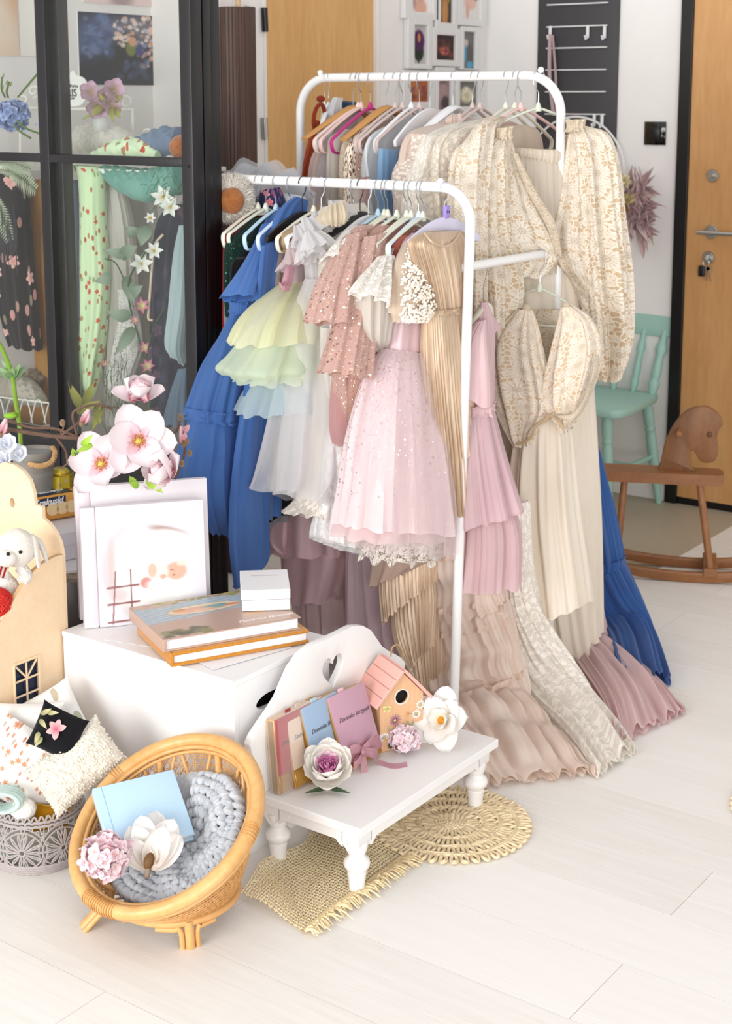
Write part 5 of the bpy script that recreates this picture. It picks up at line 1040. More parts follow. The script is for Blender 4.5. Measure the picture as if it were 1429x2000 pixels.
# ================================================================ straw mats
STRAW = wood('#ccb38a', '#ecdcbb', (40, 40, 40), .8, 60, .4)
def flat_tube(pts, r, n=6, closed=False): return tube(pts, r, n, closed)
mc = np.array([-1.705, 2.545, 0.0]); q1, q2 = PZ(1037, 1612), PZ(880, 1695)
mr = .225; mc = q1*.5 + q2*.5
mc = PZ(880, 1612) ; mr = np.linalg.norm(PZ(1036, 1610) - mc)
ro_ = thing('round_straw_mat', 'round braided straw mat with looped edge under the far bench leg', 'mat', mc)
def loops(r0, r1, n, tr, z, ph=0):
    """ring of twisted straw loops"""
    gs = []
    for k_ in range(n):
        a0 = 2*PI*(k_ + ph)/n; w_ = PI/n*.62
        P = [(r0, a0 - w_*.5), ((r0 + r1)/2, a0 - w_*.9), (r1 - .004, a0 - w_*.7), (r1, a0), (r1 - .004, a0 + w_*.7), ((r0 + r1)/2, a0 + w_*.9), (r0, a0 + w_*.5)]
        pts = cr([(mc[0] + r*math.cos(a), mc[1] + r*math.sin(a), z + .002*math.sin(i*2.1 + k_)) for i, (r, a) in enumerate(P)], 12); gs.append(tube(pts, tr, 5))
    return gs
def rings(rs, tr, z): return [tube([(mc[0] + r*math.cos(t), mc[1] + r*math.sin(t), z + .0015*math.sin(t*r*500)) for t in np.linspace(0, 2*PI, 64, endpoint=False)], tr*(1), 5, True) for r in rs]
first = None
for r0, r1, n_, lab in ((.83, 1.0, 46, 'edge_loop'), (.62, .8, 38, 'loop'), (.42, .6, 28, 'loop'), (.2, .38, 18, 'loop')):
    for g in loops(mr*r0, mr*r1, n_, .0042, .0062): part(lab, g, STRAW, ro_)
for g in rings([mr*x for x in (.81, .835, .605, .63, .395, .42, .185, .15, .115, .08, .045, .015)], .0042, .0068): part('braid_ring', g, STRAW, ro_)
# crumpled rectangular net mat with fringe
NET = wood('#cdb78c', '#e9d9b4', (40, 40, 40), .8, 60, .3)
c00, c10, c11, c01 = PZ(462, 1752), PZ(612, 1835), PZ(822, 1680), PZ(640, 1600)
nm = thing('fringed_straw_mat', 'crumpled straw net mat with fringe under the near bench leg', 'mat', (c00 + c11)/2*A(1, 1, 0))
def matpt(a, b):
    p = (c00*(1-a)*(1-b) + c10*a*(1-b) + c11*a*b + c01*(1-a)*b)
    z = .006 + .012*max(0, math.sin(b*9 + a*3))*math.exp(-((a - .2)/.5)**2)*(1 - .5*b) + .012*math.exp(-((a - .02)/.07)**2)*(.5 + .5*math.sin(b*6)) + .004*math.sin(a*7 + b*5)
    d = math.hypot(*(p - A(NU1 - .036, NV0 + .036, 0))[:2]); z = .006 + (z - .006)*min(1, max(0, (d - .035)/.06)); p = p + A(0, 0, z); p[0] += .01*math.sin(b*11 + 1)*(1 - a); return p
gs = []
for i in range(44): gs.append(tube([matpt(.02 + .83*t, (i + .5)/44) + A(0, 0, .0012*(1 if (i + int(t*40)) % 2 else -1)) for t in np.linspace(0, 1, 42)], .0015, 4, caps=False))
for j in range(26):
    for sgn in (1,): gs.append(tube([matpt(.02 + .83*(j/25), t) + A(0, 0, .0012*sgn*(1 if (j + int(t*64)) % 2 else -1)) for t in np.linspace(0, 1, 65)], .0016, 4, caps=False))
part('woven_net', join(*gs), NET, nm, kind='stuff')
gs = [tube([matpt(.86 + k_*.012, t) for t in np.linspace(0, 1, 50)], .003, 5, caps=False) for k_ in range(3)]; part('bound_edge', join(*gs), wood('#d3bb8c', '#ecd9b0', (40, 40, 40), .8, 60, .3), nm)
rs = np.random.RandomState(8); gs = []
for i in range(150):
    b = (i + rs.uniform(0, .8))/150; a0 = matpt(.885, b); a1 = matpt(1.0, b) ; d = (a1 - a0)*rs.uniform(.8, 1.25); s_ = rs.normal(0, .008, 2)
    e = a0 + d + A(s_[0], s_[1], 0); e[2] = .003 + abs(rs.normal(0, .004)); m_ = (a0 + e)/2 + A(0, 0, .006); gs.append(tube(cr([a0, m_, e], 6), [.0026, .0022, .0012], 4, caps=False))
part('fringe', join(*gs), wood('#d8c092', '#f0dfb8', (40, 40, 40), .8, 60, .3), nm, kind='stuff')
q = PZ(1429, 1592); ed = thing('straw_mat_edge', 'looped edge of another straw mat at the right border of the floor', 'mat', q + A(.16, .1, 0))
mc = q + A(.17, .123, 0); R_ = .207
for g in loops(R_*.83, R_, 46, .0042, .0062): part('edge_loop', g, STRAW, ed)
for g in rings([R_*x for x in (.81, .6, .4, .2, .1)], .006, .0068): part('braid_ring', g, STRAW, ed)
# ================================================================ glass partition with black frame
VG, UG = 2.79, -2.56
blk2 = paint('#131116', .38, spec=.5)
gp = thing('glass_partition', 'black framed glass partition with four panes left of the clothes rack', 'partition', ((UG - 3.5)/2, VG + .03, 0))
def gx(x, y=300): return PV(x, y, VG)[0]
def gz(x, y): return PV(x, y, VG)[2]
zc0, zc1 = gz(200, 321), gz(200, 304); zb0, zb1 = gz(60, 862), gz(60, 836)
part('corner_post', span((gx(354), VG, 0), (UG, VG + .042, 2.4), .0025), blk2, gp)
part('side_post', span((gx(372), VG + .046, 0), (UG, VG + .075, 2.4), .002), blk, gp)
part('side_post', span((gx(372), VG + .079, 0), (UG - .004, VG + .112, 2.4), .002), blk, gp)
part('mullion', span((gx(77), VG, 0), (gx(95.5), VG + .035, 2.4), .002), blk2, gp)
part('mullion', span((gx(80), VG + .038, 0), (gx(101), VG + .075, 2.4), .002), blk, gp)
for a, b in ((-3.56, gx(77)), (gx(95.5), gx(354))):
    part('transom', span((a, VG, zc0), (b, VG + .03, zc1), .002), blk2, gp)
    part('bottom_rail', span((a, VG, zb0), (b, VG + .03, zb1), .002), blk2, gp)
    for z0, z1 in ((zc1, 2.4), (zb1, zc0)): part('pane', span((a, VG + .013, z0), (b, VG + .017, z1)), glass(), gp, False)
    part('kick_panel', span((a, VG + .004, .01), (b, VG + .02, zb0)), blk, gp, False)
q = PV(368, 325, VG); part('screw', lathe([(.0045, 0), (.0045, .002), (.001, .002)], 12, q, (0, -1, 0)), metal('#3a3a40', .4), gp)
# ---------------------------------------------------------------- prints on the wall behind the glass
def wallprint(label, x0, y0, x1, y1, fn, nx=60, ny=60):
    a, b = PU(x0, (y0+y1)/2, -3.548), PU(x1, (y0+y1)/2, -3.548); z1 = PU((x0+x1)/2, y0, -3.548)[2]; z0 = PU((x0+x1)/2, y1, -3.548)[2]
    t = thing('photo_print', label, 'print', (-3.55, (a[1]+b[1])/2, z0), 'prints on the left wall')
    part('sheet', span((-3.55, a[1], z0), (-3.5465, b[1], z1)), paint('#e8e6e4', .5), t, False)
    picture('photo', lambda X, Y: fn(X, Y).c, (-3.546, a[1], z0), (0, b[1] - a[1], 0), (0, 0, z1 - z0), nx, ny, t, .4)
def pblue(X, Y):
    p = Pic(X, Y, '#23283a'); p.ell(.22, .6, .3, .32, '#4c5b80', .9).ell(.5, .2, .5, .25, '#191d26', .9).ell(.75, .78, .4, .2, '#8d8990', .9, .7).ell(.6, .5, .16, .22, '#1a1a1c', .8)
    p.blobs(60, .05, .35, .4, .95, .05, ['#5d6f9a', '#3c4a70', '#6a7aa4'], .6).blobs(70, .45, .55, .97, .97, .028, ['#e3c3b4', '#d7a48e', '#f0ddd2', '#b9b4c4'], .85).blobs(24, .75, .25, .97, .6, .03, ['#d08f72', '#e0b39c', '#8a93b8'], .8)
    return p.ell(.66, .52, .07, .11, '#6f7a34', .4).ell(.68, .62, .05, .07, '#d09a78', .4).ell(.77, .5, .05, .1, '#3a3f78', .6).blobs(20, .45, .1, .9, .35, .05, ['#3b486c', '#4a5a80'], .5)
wallprint('dark blue newborn photo print with scattered peach blossoms behind the glass', 153, 27, 305, 166, pblue, 90, 90)
wallprint('pale peach photo print at the top left corner behind the glass', -60, -90, 33, 108, lambda X, Y: Pic(X, Y, '#dcc3ab').ell(.95, .6, .2, .3, '#c98a5c', .9, .6).ell(.5, .3, .5, .3, '#e4d0bc', .9))
wallprint('nearly white photo print beside the peach one behind the glass', 36, -90, 128, 110, lambda X, Y: Pic(X, Y, '#e9e4dd').ell(.5, .5, .4, .4, '#f2eee8', .9))
wallprint('pink toned photo print cut off by the top edge behind the glass', 160, -130, 305, 9, lambda X, Y: Pic(X, Y, '#e0c8c6').ell(.5, .1, .15, .15, '#a58e8c', .8))
# ---------------------------------------------------------------- wrought shelf and plaque
wi = paint('#e2e0d8', .45); V2 = 3.08
def W(x, y, v=V2): return PV(x, y, v)
def spiral(x, y, r, turns=1.4, d=1, a0=0, v=V2):
    return cr([W(x + r*(1 - t*.75)*math.cos(a0 + d*t*turns*2*PI), y + r*(1 - t*.75)*math.sin(a0 + d*t*turns*2*PI), v) for t in np.linspace(0, 1, 22)], 60)
sh = thing('wire_shelf', 'white wrought iron shelf with curled ends behind the glass', 'shelf', W(200, 830))
part('rail', join(tube([W(40, 211), W(262, 214)], .0045, 8), tube([W(259, 214), W(259, 300)], .0045, 8), tube([W(40, 211), W(40, 300)], .0045, 8)), wi, sh)
for x, y, r, d, a0 in ((246, 200, 15, 1, 2.6), (66, 178, 13, -1, 1.6), (46, 195, 12, 1, 1.0), (287, 262, 13, -1, 1.6), (18, 252, 16, 1, 1.5)): part('scroll', tube(spiral(x, y, r, 1.3, d, a0), .0035, 8), wi, sh)
part('leg', join(tube([W(287, 262), W(290, 420)], .0045, 8), tube([W(20, 250), W(20, 420)], .0045, 8), tube([W(60, 300, 3.0), W(98, 358, 2.92)], .005, 8)), wi, sh)
part('shelf_board', span((PV(10, 300, 3.0)[0], 2.9, W(200, 322)[2] - .012), (PV(345, 300, 3.0)[0], 3.2, W(200, 322)[2])), wi, sh, False)
pq = thing('plaque', 'white rounded enamel plaque lettered PARIS on the wire shelf', 'sign', W(142, 211, 3.06))
po = [(142 + 30*math.cos(t), 176 + 36*math.sin(t)) for t in np.linspace(0, 2*PI, 24, endpoint=False)]
po = cr([(170, 165), (162, 152), (148, 146), (142, 138), (134, 146), (122, 150), (108, 158), (106, 205), (150, 207), (163, 200), (171, 182)], 60, True)
o0 = W(142, 180, 3.05); part('plate', prism([(W(x, y, 3.05)[0] - o0[0], W(x, y, 3.05)[2] - o0[2]) for x, y in po], .004, o0, (1, 0, 0), (0, 0, 1), (0, 1, 0)), paint('#e4e3df', .35), pq)
INK = paint('#2b2a2c', .6)
lettering('PARIS', .032, W(131, 182, 3.048), (1, 0, 0), (0, 0, 1), INK, pq); lettering('Rue des Perles', .0135, W(133, 168, 3.048), (1, 0, 0), (0, 0, 1), INK, pq); lettering('No. 7 Etoile', .011, W(133, 192, 3.048), (1, 0, 0), (0, 0, 1), INK, pq)
fl = W(128, 158, 3.048); part('emblem', join(prism([(0, .012), (.004, .004), (.0, -.006), (-.004, .004)], .0004, fl, (1, 0, 0), (0, 0, 1), (0, 1, 0)), tube(cr([fl + A(-.003, 0, 0), fl + A(-.011, 0, .005), fl + A(-.012, 0, -.003), fl + A(-.002, 0, -.004)], 14), .0009, 4), tube(cr([fl + A(.003, 0, 0), fl + A(.011, 0, .005), fl + A(.012, 0, -.003), fl + A(.002, 0, -.004)], 14), .0009, 4), box(fl + A(0, 0, -.005), (.012, .001, .0014))), INK, pq, False)
# ---------------------------------------------------------------- flower helpers
LEAFG = petalmat('#5d7a3a', '#7f9a52', .6); LEAFD = petalmat('#3c5a34', '#5c7a4a', .6); LEAFY = petalmat('#8b9a3c', '#b9c86a', .55); LIME = petalmat('#8fbf3a', '#b9dc5c', .5)
def flower(name, label, cat, c, nrm_, rings, group=None, core=None, twist=0.0, parent=None, pw=.8, rnd=.5):
    """rings: (count, length, width, lift angle, cup, curl, material, phase)"""
    c = np.asarray(c, float); B = axes(nrm_); t = parent or thing(name, label, cat, c, group)
    for n, L, w_, el, cup, curl, m_, ph in rings:
        for i in range(n):
            a = 2*PI*(i + ph)/n; d = B[:, 0]*math.cos(a) + B[:, 1]*math.sin(a)
            e = el + .10*math.sin(i*2.3 + ph*7); dd = d*math.cos(e) + B[:, 2]*math.sin(e); up = B[:, 2]*math.cos(e) - d*math.sin(e)
            base = c + d*L*.04; part('petal', leaf(base, base + dd*L*(1 + .06*math.sin(i*3.1)), w_, up, cup, curl, 8, 12, pw, rnd), m_, t)
    if core: core(t, c, B)
    return t
def stamens(n, r, h, mat_, ballr=.0016, dome=.006, dmat=None):
    def f(t, c, B):
        rs = np.random.RandomState(n)
        part('heart', ball(c + B[:, 2]*dome*.4, dome, 12, 8, (1, 1, .8), B), dmat or mat_, t); gs = []
        for i in range(n):
            a = rs.uniform(0, 2*PI); q = r*math.sqrt(rs.uniform(.1, 1)); d = B[:, 0]*math.cos(a) + B[:, 1]*math.sin(a); e = c + d*q + B[:, 2]*h*(1.1 - .5*q/r)
            gs += [tube([c + d*q*.3, c + d*q*.8 + B[:, 2]*h*.6, e], .0006, 4), ball(e, ballr, 6, 4)]
        part('stamens', join(*gs), mat_, t, kind='stuff')
    return f
def cluster(name, label, cat, c, r, cols, n, seed, group=None, stem=None, pl_=.016, sc=(1, 1, .9), hemi=-.4):
    """ball of four petalled florets (hydrangea, lilac)"""
    t = thing(name, label, cat, np.asarray(c) - A(0, 0, r*sc[2]), group); rs = np.random.RandomState(seed); by = [[] for _ in cols]; eye = []
    for i in range(n):
        z = 1 - (i + .5)/n*(1 - hemi); a = i*2.39996; d = A(math.sqrt(max(0, 1 - z*z))*math.cos(a), math.sqrt(max(0, 1 - z*z))*math.sin(a), z); d = nrm(d + rs.normal(0, .12, 3))
        o = np.asarray(c) + d*r*np.array(sc)*rs.uniform(.85, 1.05); B = axes(nrm(d + rs.normal(0, .35, 3))); ph = rs.uniform(0, 6); k_ = rs.randint(len(cols))
        for j in range(4):
            q = ph + j*PI/2; dd = B[:, 0]*math.cos(q) + B[:, 1]*math.sin(q); by[k_].append(leaf(o, o + (dd + B[:, 2]*.3)*pl_*rs.uniform(.8, 1.1), pl_*.85, B[:, 2], .3, -.1, 2, 5, .85, .5))
        eye.append(ball(o + B[:, 2]*.001, .0014, 5, 4))
    part('inner', ball(c, r*.72, 14, 10, sc), cols[0], t)
    for g, m_ in zip(by, cols):
        if g: part('florets', join(*g), m_, t, kind='stuff')
    part('floret_eyes', join(*eye), paint('#d9b04a', .6), t, kind='stuff')
    return t
# hydrangea, lilac posy, stalks on the shelf
BLH = petalmat('#5f78b4', '#9fb2de', .7)
t = cluster('blue_hydrangea', 'blue hydrangea head on the wire shelf at the left edge behind the glass', 'flower', PV(24, 225, 2.93), .045, [BLH, petalmat('#6d83bd', '#b3c2e6', .7)], 70, 1, hemi=-1)
for (x0, y0, x1, y1) in ((35, 190, 82, 134), (10, 190, 4, 150), (16, 190, 18, 160), (28, 230, 80, 262), (20, 230, 60, 270)):
    part('stalk', tube(cr([PV(x0, y0, 2.92), PV((x0+x1)/2 - 4, (y0+y1)/2 + 4, 2.9), PV(x1, y1, 2.9)], 12), .003, 6), LEAFG, t)
for (x, y) in ((5, 152), (12, 165), (20, 168), (4, 175), (70, 245), (82, 256), (48, 262)): part('leaflet', leaf(PV(x, y, 2.9), PV(x + 6, y - 10, 2.89), .008, (0, -1, 0), .2, .1, 2, 4), LEAFG if x < 40 else petalmat('#7f94c8', '#b7c8ea', .7), t)
c = PV(205, 195, 2.95); LIL = petalmat('#a78f78', '#c9a9be', .7); t = thing('lilac_posy', 'bunch of dusty lilac silk flowers standing in front of the blue print', 'flowers', PV(205, 250, 2.95))
for (x, y, s) in ((178, 182, 1), (222, 178, 1.05), (190, 208, 1), (217, 203, .95), (205, 188, .8)):
    flower('bloom', None, None, PV(x, y, 2.93 + .01*(s < 1)), CAMDIR(c) + A(.3*(x - 200)/30, 0, -.4*(y - 192)/20), [(5, .036*s, .034*s, .45, .3, .15, LIL, .2)], parent=t)
for (x0, y0, x1, y1) in ((205, 205, 198, 180), (205, 205, 170, 235), (215, 210, 228, 240), (225, 212, 240, 232), (190, 205, 178, 200), (225, 195, 244, 190)): part('leaf', leaf(PV(x0, y0, 2.925), PV(x1, y1, 2.92), .022, (0, -1, .2), .2, .2), petalmat('#74683e', '#a3a45a', .7), t)
part('vase', lathe([(.018, 0), (.022, .02), (.018, .05), (.016, .055)], 18, PV(197, 254, 2.95)), film('#cfd4d2', .35), t)
# ---------------------------------------------------------------- folded cloths lying over the shelf
def fabric(name, label, rows, v, mat_, seed, n=6, amp=.008, th=.0, cat='cloth', R=36, group='cloths behind the glass', cols=110):
    return solo(name, drape(face(rows, v=v), n, amp, seed, R, cols), mat_, label, cat, group)
def heap(name, label, pts, v, r, mat_, n=14, cat='cloth', group='cloths behind the glass'):
    P = cr([PV(x, y, v + dv) for x, y, dv in pts], 40); g = tube(P, r, 22)
    V = g[0]; V = V + (np.sin(V[:, :1]*n*9 + V[:, 2:]*n*14)*.004 + np.sin(V[:, :1]*n*23)*.002)*A(.2, -.7, .7)
    T = np.stack([V[:, 0], V[:, 2] + V[:, 1], V[:, 1]], 1); return solo(name, (V, g[1], T), mat_, label, cat, group)
heap('lace_cloth', 'white lace cloth heaped on the wire shelf behind the glass', [(128, 285, 0), (165, 272, 0), (205, 270, 0), (245, 280, 0), (265, 290, 0)], 3.0, [.02, .04, .042, .036, .02], embroidered('#dedad2', .02, .85))
heap('grey_blue_cloth', 'grey blue cloth rolled on the shelf end beside the black post', [(245, 296, 0), (285, 284, 0), (320, 276, 0), (352, 276, 0)], 2.93, [.02, .03, .038, .036], cloth('#93a6bf', '#8395b0'))
heap('floral_green_cloth', 'pale green cloth with red flowers folded over the shelf behind the glass', [(185, 308, 0), (225, 296, 0), (265, 292, 0), (308, 308, 0)], 2.9, [.016, .03, .032, .014], floral('#cfe2bf', ('#c4442f', '#d77a64'), '#8fae7c', .05, .35, size=.26))
solo('orange_ball', ball(PV(354, 288, 2.87), .032, 18, 12), fuzzy('#b5682a', '#8f4d1c', 90), 'rust orange woolly ball against the black corner post behind the glass', 'ball')
fabric('dark_floral_cloth', 'black cloth printed with big pink blooms hanging at the far left behind the glass', [((-20, 340), (52, 340), .02), ((-20, 450), (58, 450), .03), ((-10, 560), (66, 545), .03), ((10, 640), (72, 640), .03), ((22, 672), (76, 684), .03)], 2.95, floral('#1f1b1e', ('#c78c8a', '#e2b6ae'), '#6f7456', .06, .42, leafs=.3), 201)
fabric('ochre_knit', 'ochre knitted throw hanging left of the black mullion', [((72, 350), (100, 350), .02), ((64, 400), (108, 400), .03), ((62, 520), (112, 520), .03), ((72, 640), (116, 640), .03), ((80, 740), (116, 740), .03), ((84, 800), (118, 800), .03)], 3.02, cloth('#d0a05a', '#c08e48', crinkle=.8, weave=250), 202)
fabric('slate_lace', 'slate blue lace cloth hanging just right of the mullion', [((118, 352), (150, 352), .02), ((118, 380), (164, 376), .03), ((120, 460), (168, 450), .03), ((122, 560), (163, 560), .03), ((124, 660), (158, 660), .03), ((128, 770), (152, 770), .03)], 2.93, embroidered('#8b90a6', .014, .9), 203)
fabric('green_floral_cloth', 'pale green floral cloth hanging in a long fold behind the glass', [((146, 322), (190, 326), .02), ((160, 350), (198, 350), .028), ((164, 430), (200, 430), .03), ((163, 540), (206, 540), .03), ((164, 640), (200, 640), .03), ((160, 730), (188, 730), .03), ((158, 775), (180, 775), .02)], 2.90, floral('#c6dcb2', ('#b8402c', '#cf6a50'), '#8dab7c', .03, .33, leafs=.3, size=.24), 204, 4)
fabric('mint_towel_edge', 'mint terry cloth tail hanging behind the green floral cloth', [((165, 560), (190, 560), .01), ((155, 640), (185, 640), .02), ((146, 740), (170, 740), .02), ((140, 830), (168, 830), .02)], 2.97, cloth('#86c1b8', crinkle=1.2, weave=300), 205)
fabric('white_gauze', 'white gauze cloth hanging in fine folds behind the glass', [((192, 348), (228, 345), .015), ((196, 380), (240, 372), .025), ((200, 460), (256, 450), .03), ((203, 560), (262, 560), .03), ((206, 660), (258, 660), .03), ((212, 770), (256, 770), .03), ((216, 830), (256, 830), .03)], 2.96, cloth('#dcd9d2', '#cfcbc2', crinkle=1.2), 206, 12, .008)
fabric('white_curtain', 'thin white cloth hanging behind the white daisies', [((236, 385), (300, 385), .02), ((240, 480), (310, 480), .03), ((244, 600), (318, 600), .03), ((246, 830), (330, 830), .03)], 3.08, cloth('#dededa', '#d2d2ce'), 207, 9)
heap('mint_towel', 'fluffy mint towel draped over the shelf below the transom', [(198, 332, 0), (240, 350, 0), (285, 362, 0), (330, 352, 0), (356, 345, 0)], 2.92, [.014, .036, .045, .042, .04], cloth('#93cabd', '#83bdb0', crinkle=1.5, weave=260), 20)
fabric('pale_shirt', 'pale aqua shirt sleeve hanging beside the black post behind the glass', [((352, 440), (366, 440), .012), ((342, 500), (368, 500), .02), ((334, 600), (366, 600), .025), ((328, 665), (356, 680), .025), ((338, 690), (362, 712), .02)], 2.86, cloth('#c6d8da', '#b6cace'), 208, 5, cat='shirt')
fabric('navy_robe', 'dark navy robe with dim flowers hanging near the black post', [((330, 398), (366, 400), .012), ((308, 440), (366, 440), .02), ((300, 520), (366, 520), .025), ((296, 640), (366, 640), .025), ((292, 830), (366, 830), .025)], 2.92, floral('#262838', ('#4a3444', '#5a4452'), '#343a52', .06, .35), 209, 5, cat='robe')
fabric('grey_blue_skirt', 'grey blue organza piece at the bottom corner beside the black post', [((350, 720), (366, 720), .01), ((336, 770), (366, 770), .02), ((322, 830), (366, 830), .02)], 2.85, cloth('#7d95ad', alpha=.85), 210, 5)
hgr = solo('wooden_hanger_edge', tube(cr([PV(x, y, 2.86) for x, y in ((318, 458), (302, 480), (296, 530), (291, 600), (290, 622), (298, 626))], 40), .0035, 8), paint('#c9b6a2', .5), 'beige hanger edge beside the navy robe behind the glass', 'hanger')
fabric('net_scarf', 'white open net scarf with frayed end hanging low behind the glass', [((232, 565), (250, 565), .01), ((236, 620), (268, 620), .02), ((225, 680), (275, 680), .02), ((218, 735), (258, 735), .02), ((220, 760), (260, 765), .02)], 2.9, lace('#e2e0db', .02, 6, 2.5, None, .2, .4), 211, 6)
kb = heap('knit_blanket', 'rolled cream knitted blanket in the wire basket at the left', [(-25, 765, 0), (15, 762, 0), (50, 765, 0), (80, 782, -.02)], 2.93, [.035, .045, .042, .02], cloth('#d6cfc2', '#c6beb0', crinkle=1.5, weave=200), 30)
heap('brown_fur', 'tuft of brown fur lying behind the cream knitted blanket', [(45, 742, 0), (65, 735, 0), (85, 745, 0)], 2.98, [.01, .025, .012], fuzzy('#8e7a68', '#66523f', 120))
wb = thing('wire_basket', 'white wire basket with zigzag sides at the bottom of the glass partition', 'basket', PV(60, 832, 2.9))
part('rim', tube([PV(-30, 772, 2.88), PV(103, 788, 2.88)], .0028, 8), wi, wb)
for i in range(5): x = -18 + i*26; part('loop', tube(cr([PV(x, 822 + i, 2.88), PV(x + 9, 786 + i, 2.88), PV(x + 15, 778 + i, 2.88), PV(x + 21, 786 + i, 2.88), PV(x + 30, 826 + i, 2.88)], 20), .0022, 6), wi, wb)
part('base', span((-3.3, 2.86, PV(60, 836, 2.88)[2] - .006), (PV(103, 830, 2.88)[0], 3.1, PV(60, 836, 2.88)[2])), wi, wb, False)
solo('tan_box', span((*PV(20, 800, 2.97)[:2], PV(60, 832, 2.95)[2]), (PV(98, 800, 2.97)[0], 3.1, PV(60, 786, 2.97)[2]), .003), paint('#a9733a', .6), 'tan cardboard box standing inside the white wire basket', 'box')
# branches and leaves close behind the panes
def branch(name, label, cat, stems, leaves_, mat_s, group=None, lp=.62):
    t = thing(name, label, cat, stems[0][0][0], group)
    for P, r in stems: part('stem', tube(cr(P, 24), r, 6), mat_s, t)
    for a, b, w_, m_ in leaves_: part('leaf', leaf(a, b, w_, CAMDIR(a) + A(0, 0, .2), .15, .12, 4, 8, lp), m_, t)
    return t
EU = petalmat('#5e6f5e', '#8b9a88', .7); BRN = wood('#3f2f26', '#6c5546', (20, 20, 20), .8, 40, .3)
e = lambda x, y: PV(x, y, 2.835)
branch('eucalyptus_branch', 'grey green eucalyptus branch pressed behind the right lower pane', 'branch', [([e(300, 860), e(280, 700), e(250, 560), e(300, 470)], .0025), ([e(262, 600), e(230, 520), e(205, 505)], .0018), ([e(285, 700), e(300, 640), e(322, 600)], .0018)],
    [(e(250, 500), e(205, 490), .03, EU), (e(235, 500), e(275, 480), .04, EU), (e(220, 540), e(190, 550), .035, EU), (e(245, 540), e(262, 600), .035, EU), (e(255, 620), e(212, 612), .038, EU), (e(262, 640), e(228, 690), .035, EU), (e(250, 580), e(285, 555), .03, EU), (e(285, 440), e(275, 480), .04, EU), (e(265, 460), e(248, 445), .035, EU)], LEAFD)
ol_ = petalmat('#6c6a2e', '#a3a047', .65)
branch('olive_leaf_spray', 'spray of olive green leaves behind the pane beside the magnolias', 'branch', [([e(150, 850), e(160, 790), e(180, 760)], .002), ([e(165, 790), e(220, 795), e(240, 800)], .002)],
    [(e(160, 800), e(132, 745), .026, ol_), (e(165, 790), e(186, 740), .024, ol_), (e(150, 805), e(205, 782), .026, ol_), (e(185, 800), e(202, 790), .026, ol_), (e(190, 795), e(194, 830), .024, ol_), (e(200, 790), e(180, 840), .022, ol_)], BRN)
for i, (x, y, s, lab) in enumerate(((318, 385, 1, 'white daisy like bloom, upper one beside the black post behind the glass'), (332, 405, .9, 'white daisy bloom with yellow heart, middle one beside the post'), (293, 426, .5, 'small white bud left of the white daisies'), (300, 490, .8, 'white lily like bloom above the pink flowers'), (275, 515, 1.0, 'white drooping bloom left of the navy robe'))):
    flower('white_bloom', lab, 'flower', e(x, y), CAMDIR(e(x, y)) + A(-.3 + .15*i, 0, .2), [(6, .032*s, .017*s, .35, .25, -.1, petalmat('#d6d8c8', '#eceee8', .6), .1*i)], 'white flowers behind the glass', stamens(8, .004, .006, paint('#c9a43a', .6), .0012, .004), pw=.7, rnd=.8)
pp_ = petalmat('#d7d48e', '#c76f98', .6)
for i, (x, y, s, lab) in enumerate(((276, 598, 1, 'pink and cream lily bloom behind the glass'), (262, 626, .6, 'small pink bud below the pink lily behind the glass'), (282, 680, .8, 'deep pink bloom in the middle of the right lower pane'), (288, 716, .9, 'mauve pink orchid bloom just above the top magnolia'), (205, 710, .6, 'small pink daisy head among the green sprigs'))):
    flower('pink_bloom', lab, 'flower', e(x, y), CAMDIR(e(x, y)) + A(.2 - .1*i, 0, .3), [(6, .026*s, .012*s, .5, .3, -.1, pp_, .1*i)], 'pink flowers behind the glass', pw=.65, rnd=.9)
rs = np.random.RandomState(4); gs = []
for i in range(70):
    a = e(rs.uniform(200, 265), rs.uniform(720, 860)); b = a + A(rs.uniform(-.03, .03), rs.uniform(-.005, .005), rs.uniform(.02, .07)); gs.append(tube([a, (a+b)/2 + A(.004, 0, 0), b], .0008, 4))
for i in range(50):
    a = e(rs.uniform(285, 355), rs.uniform(350, 420)); d = A(rs.uniform(-.03, .03), 0, rs.uniform(.0, .03)); gs.append(tube([a, a + d*.6 + A(0, 0, .004), a + d], .0007, 4))
solo('dill_sprigs', join(*gs), LEAFD, 'fine green dill like sprigs behind the right lower pane', 'sprigs', kind='stuff')
fn = thing('fern', 'pale grey green fern fronds behind the left lower pane', 'fern', e(5, 420))
for (x0, y0, x1, y1, dy) in ((-20, 330, 72, 372, 14), (-20, 360, 20, 470, 10), (-20, 320, 60, 330, 8)):
    P = cr([e(x0, y0), e((x0+x1)/2, (y0+y1)/2 - dy), e(x1, y1)], 26); part('stem', tube(P, .0012, 5), LEAFG, fn)
    for i in range(3, 25):
        T = nrm(P[i] - P[i-1]); s_ = nrm(np.cross(T, A(0, -1, 0))); L = .034*math.sin(PI*min(1, (26 - i)/26 + .12))
        for q in (-1, 1): part('leaflet', leaf(P[i], P[i] + (s_*q + T*.5)*L, .006, (0, -1, 0), .1, .1, 2, 4), petalmat('#7c8a70', '#b4bda4', .8), fn)
lv = thing('lavender', 'dried dark lavender sprigs hanging at the left edge behind the glass', 'flowers', e(8, 560)); gs = []
for i in range(46):
    a = e(rs.uniform(-15, 28), rs.uniform(395, 470)); b = a + A(rs.uniform(-.01, .015), 0, rs.uniform(-.13, -.05)); gs.append(tube([a, (a+b)/2 + A(.004, 0, 0), b], [.0012, .0024, .0012], 4))
part('sprigs', join(*gs), petalmat('#3f3d44', '#5e5a68', .8), lv, kind='stuff')
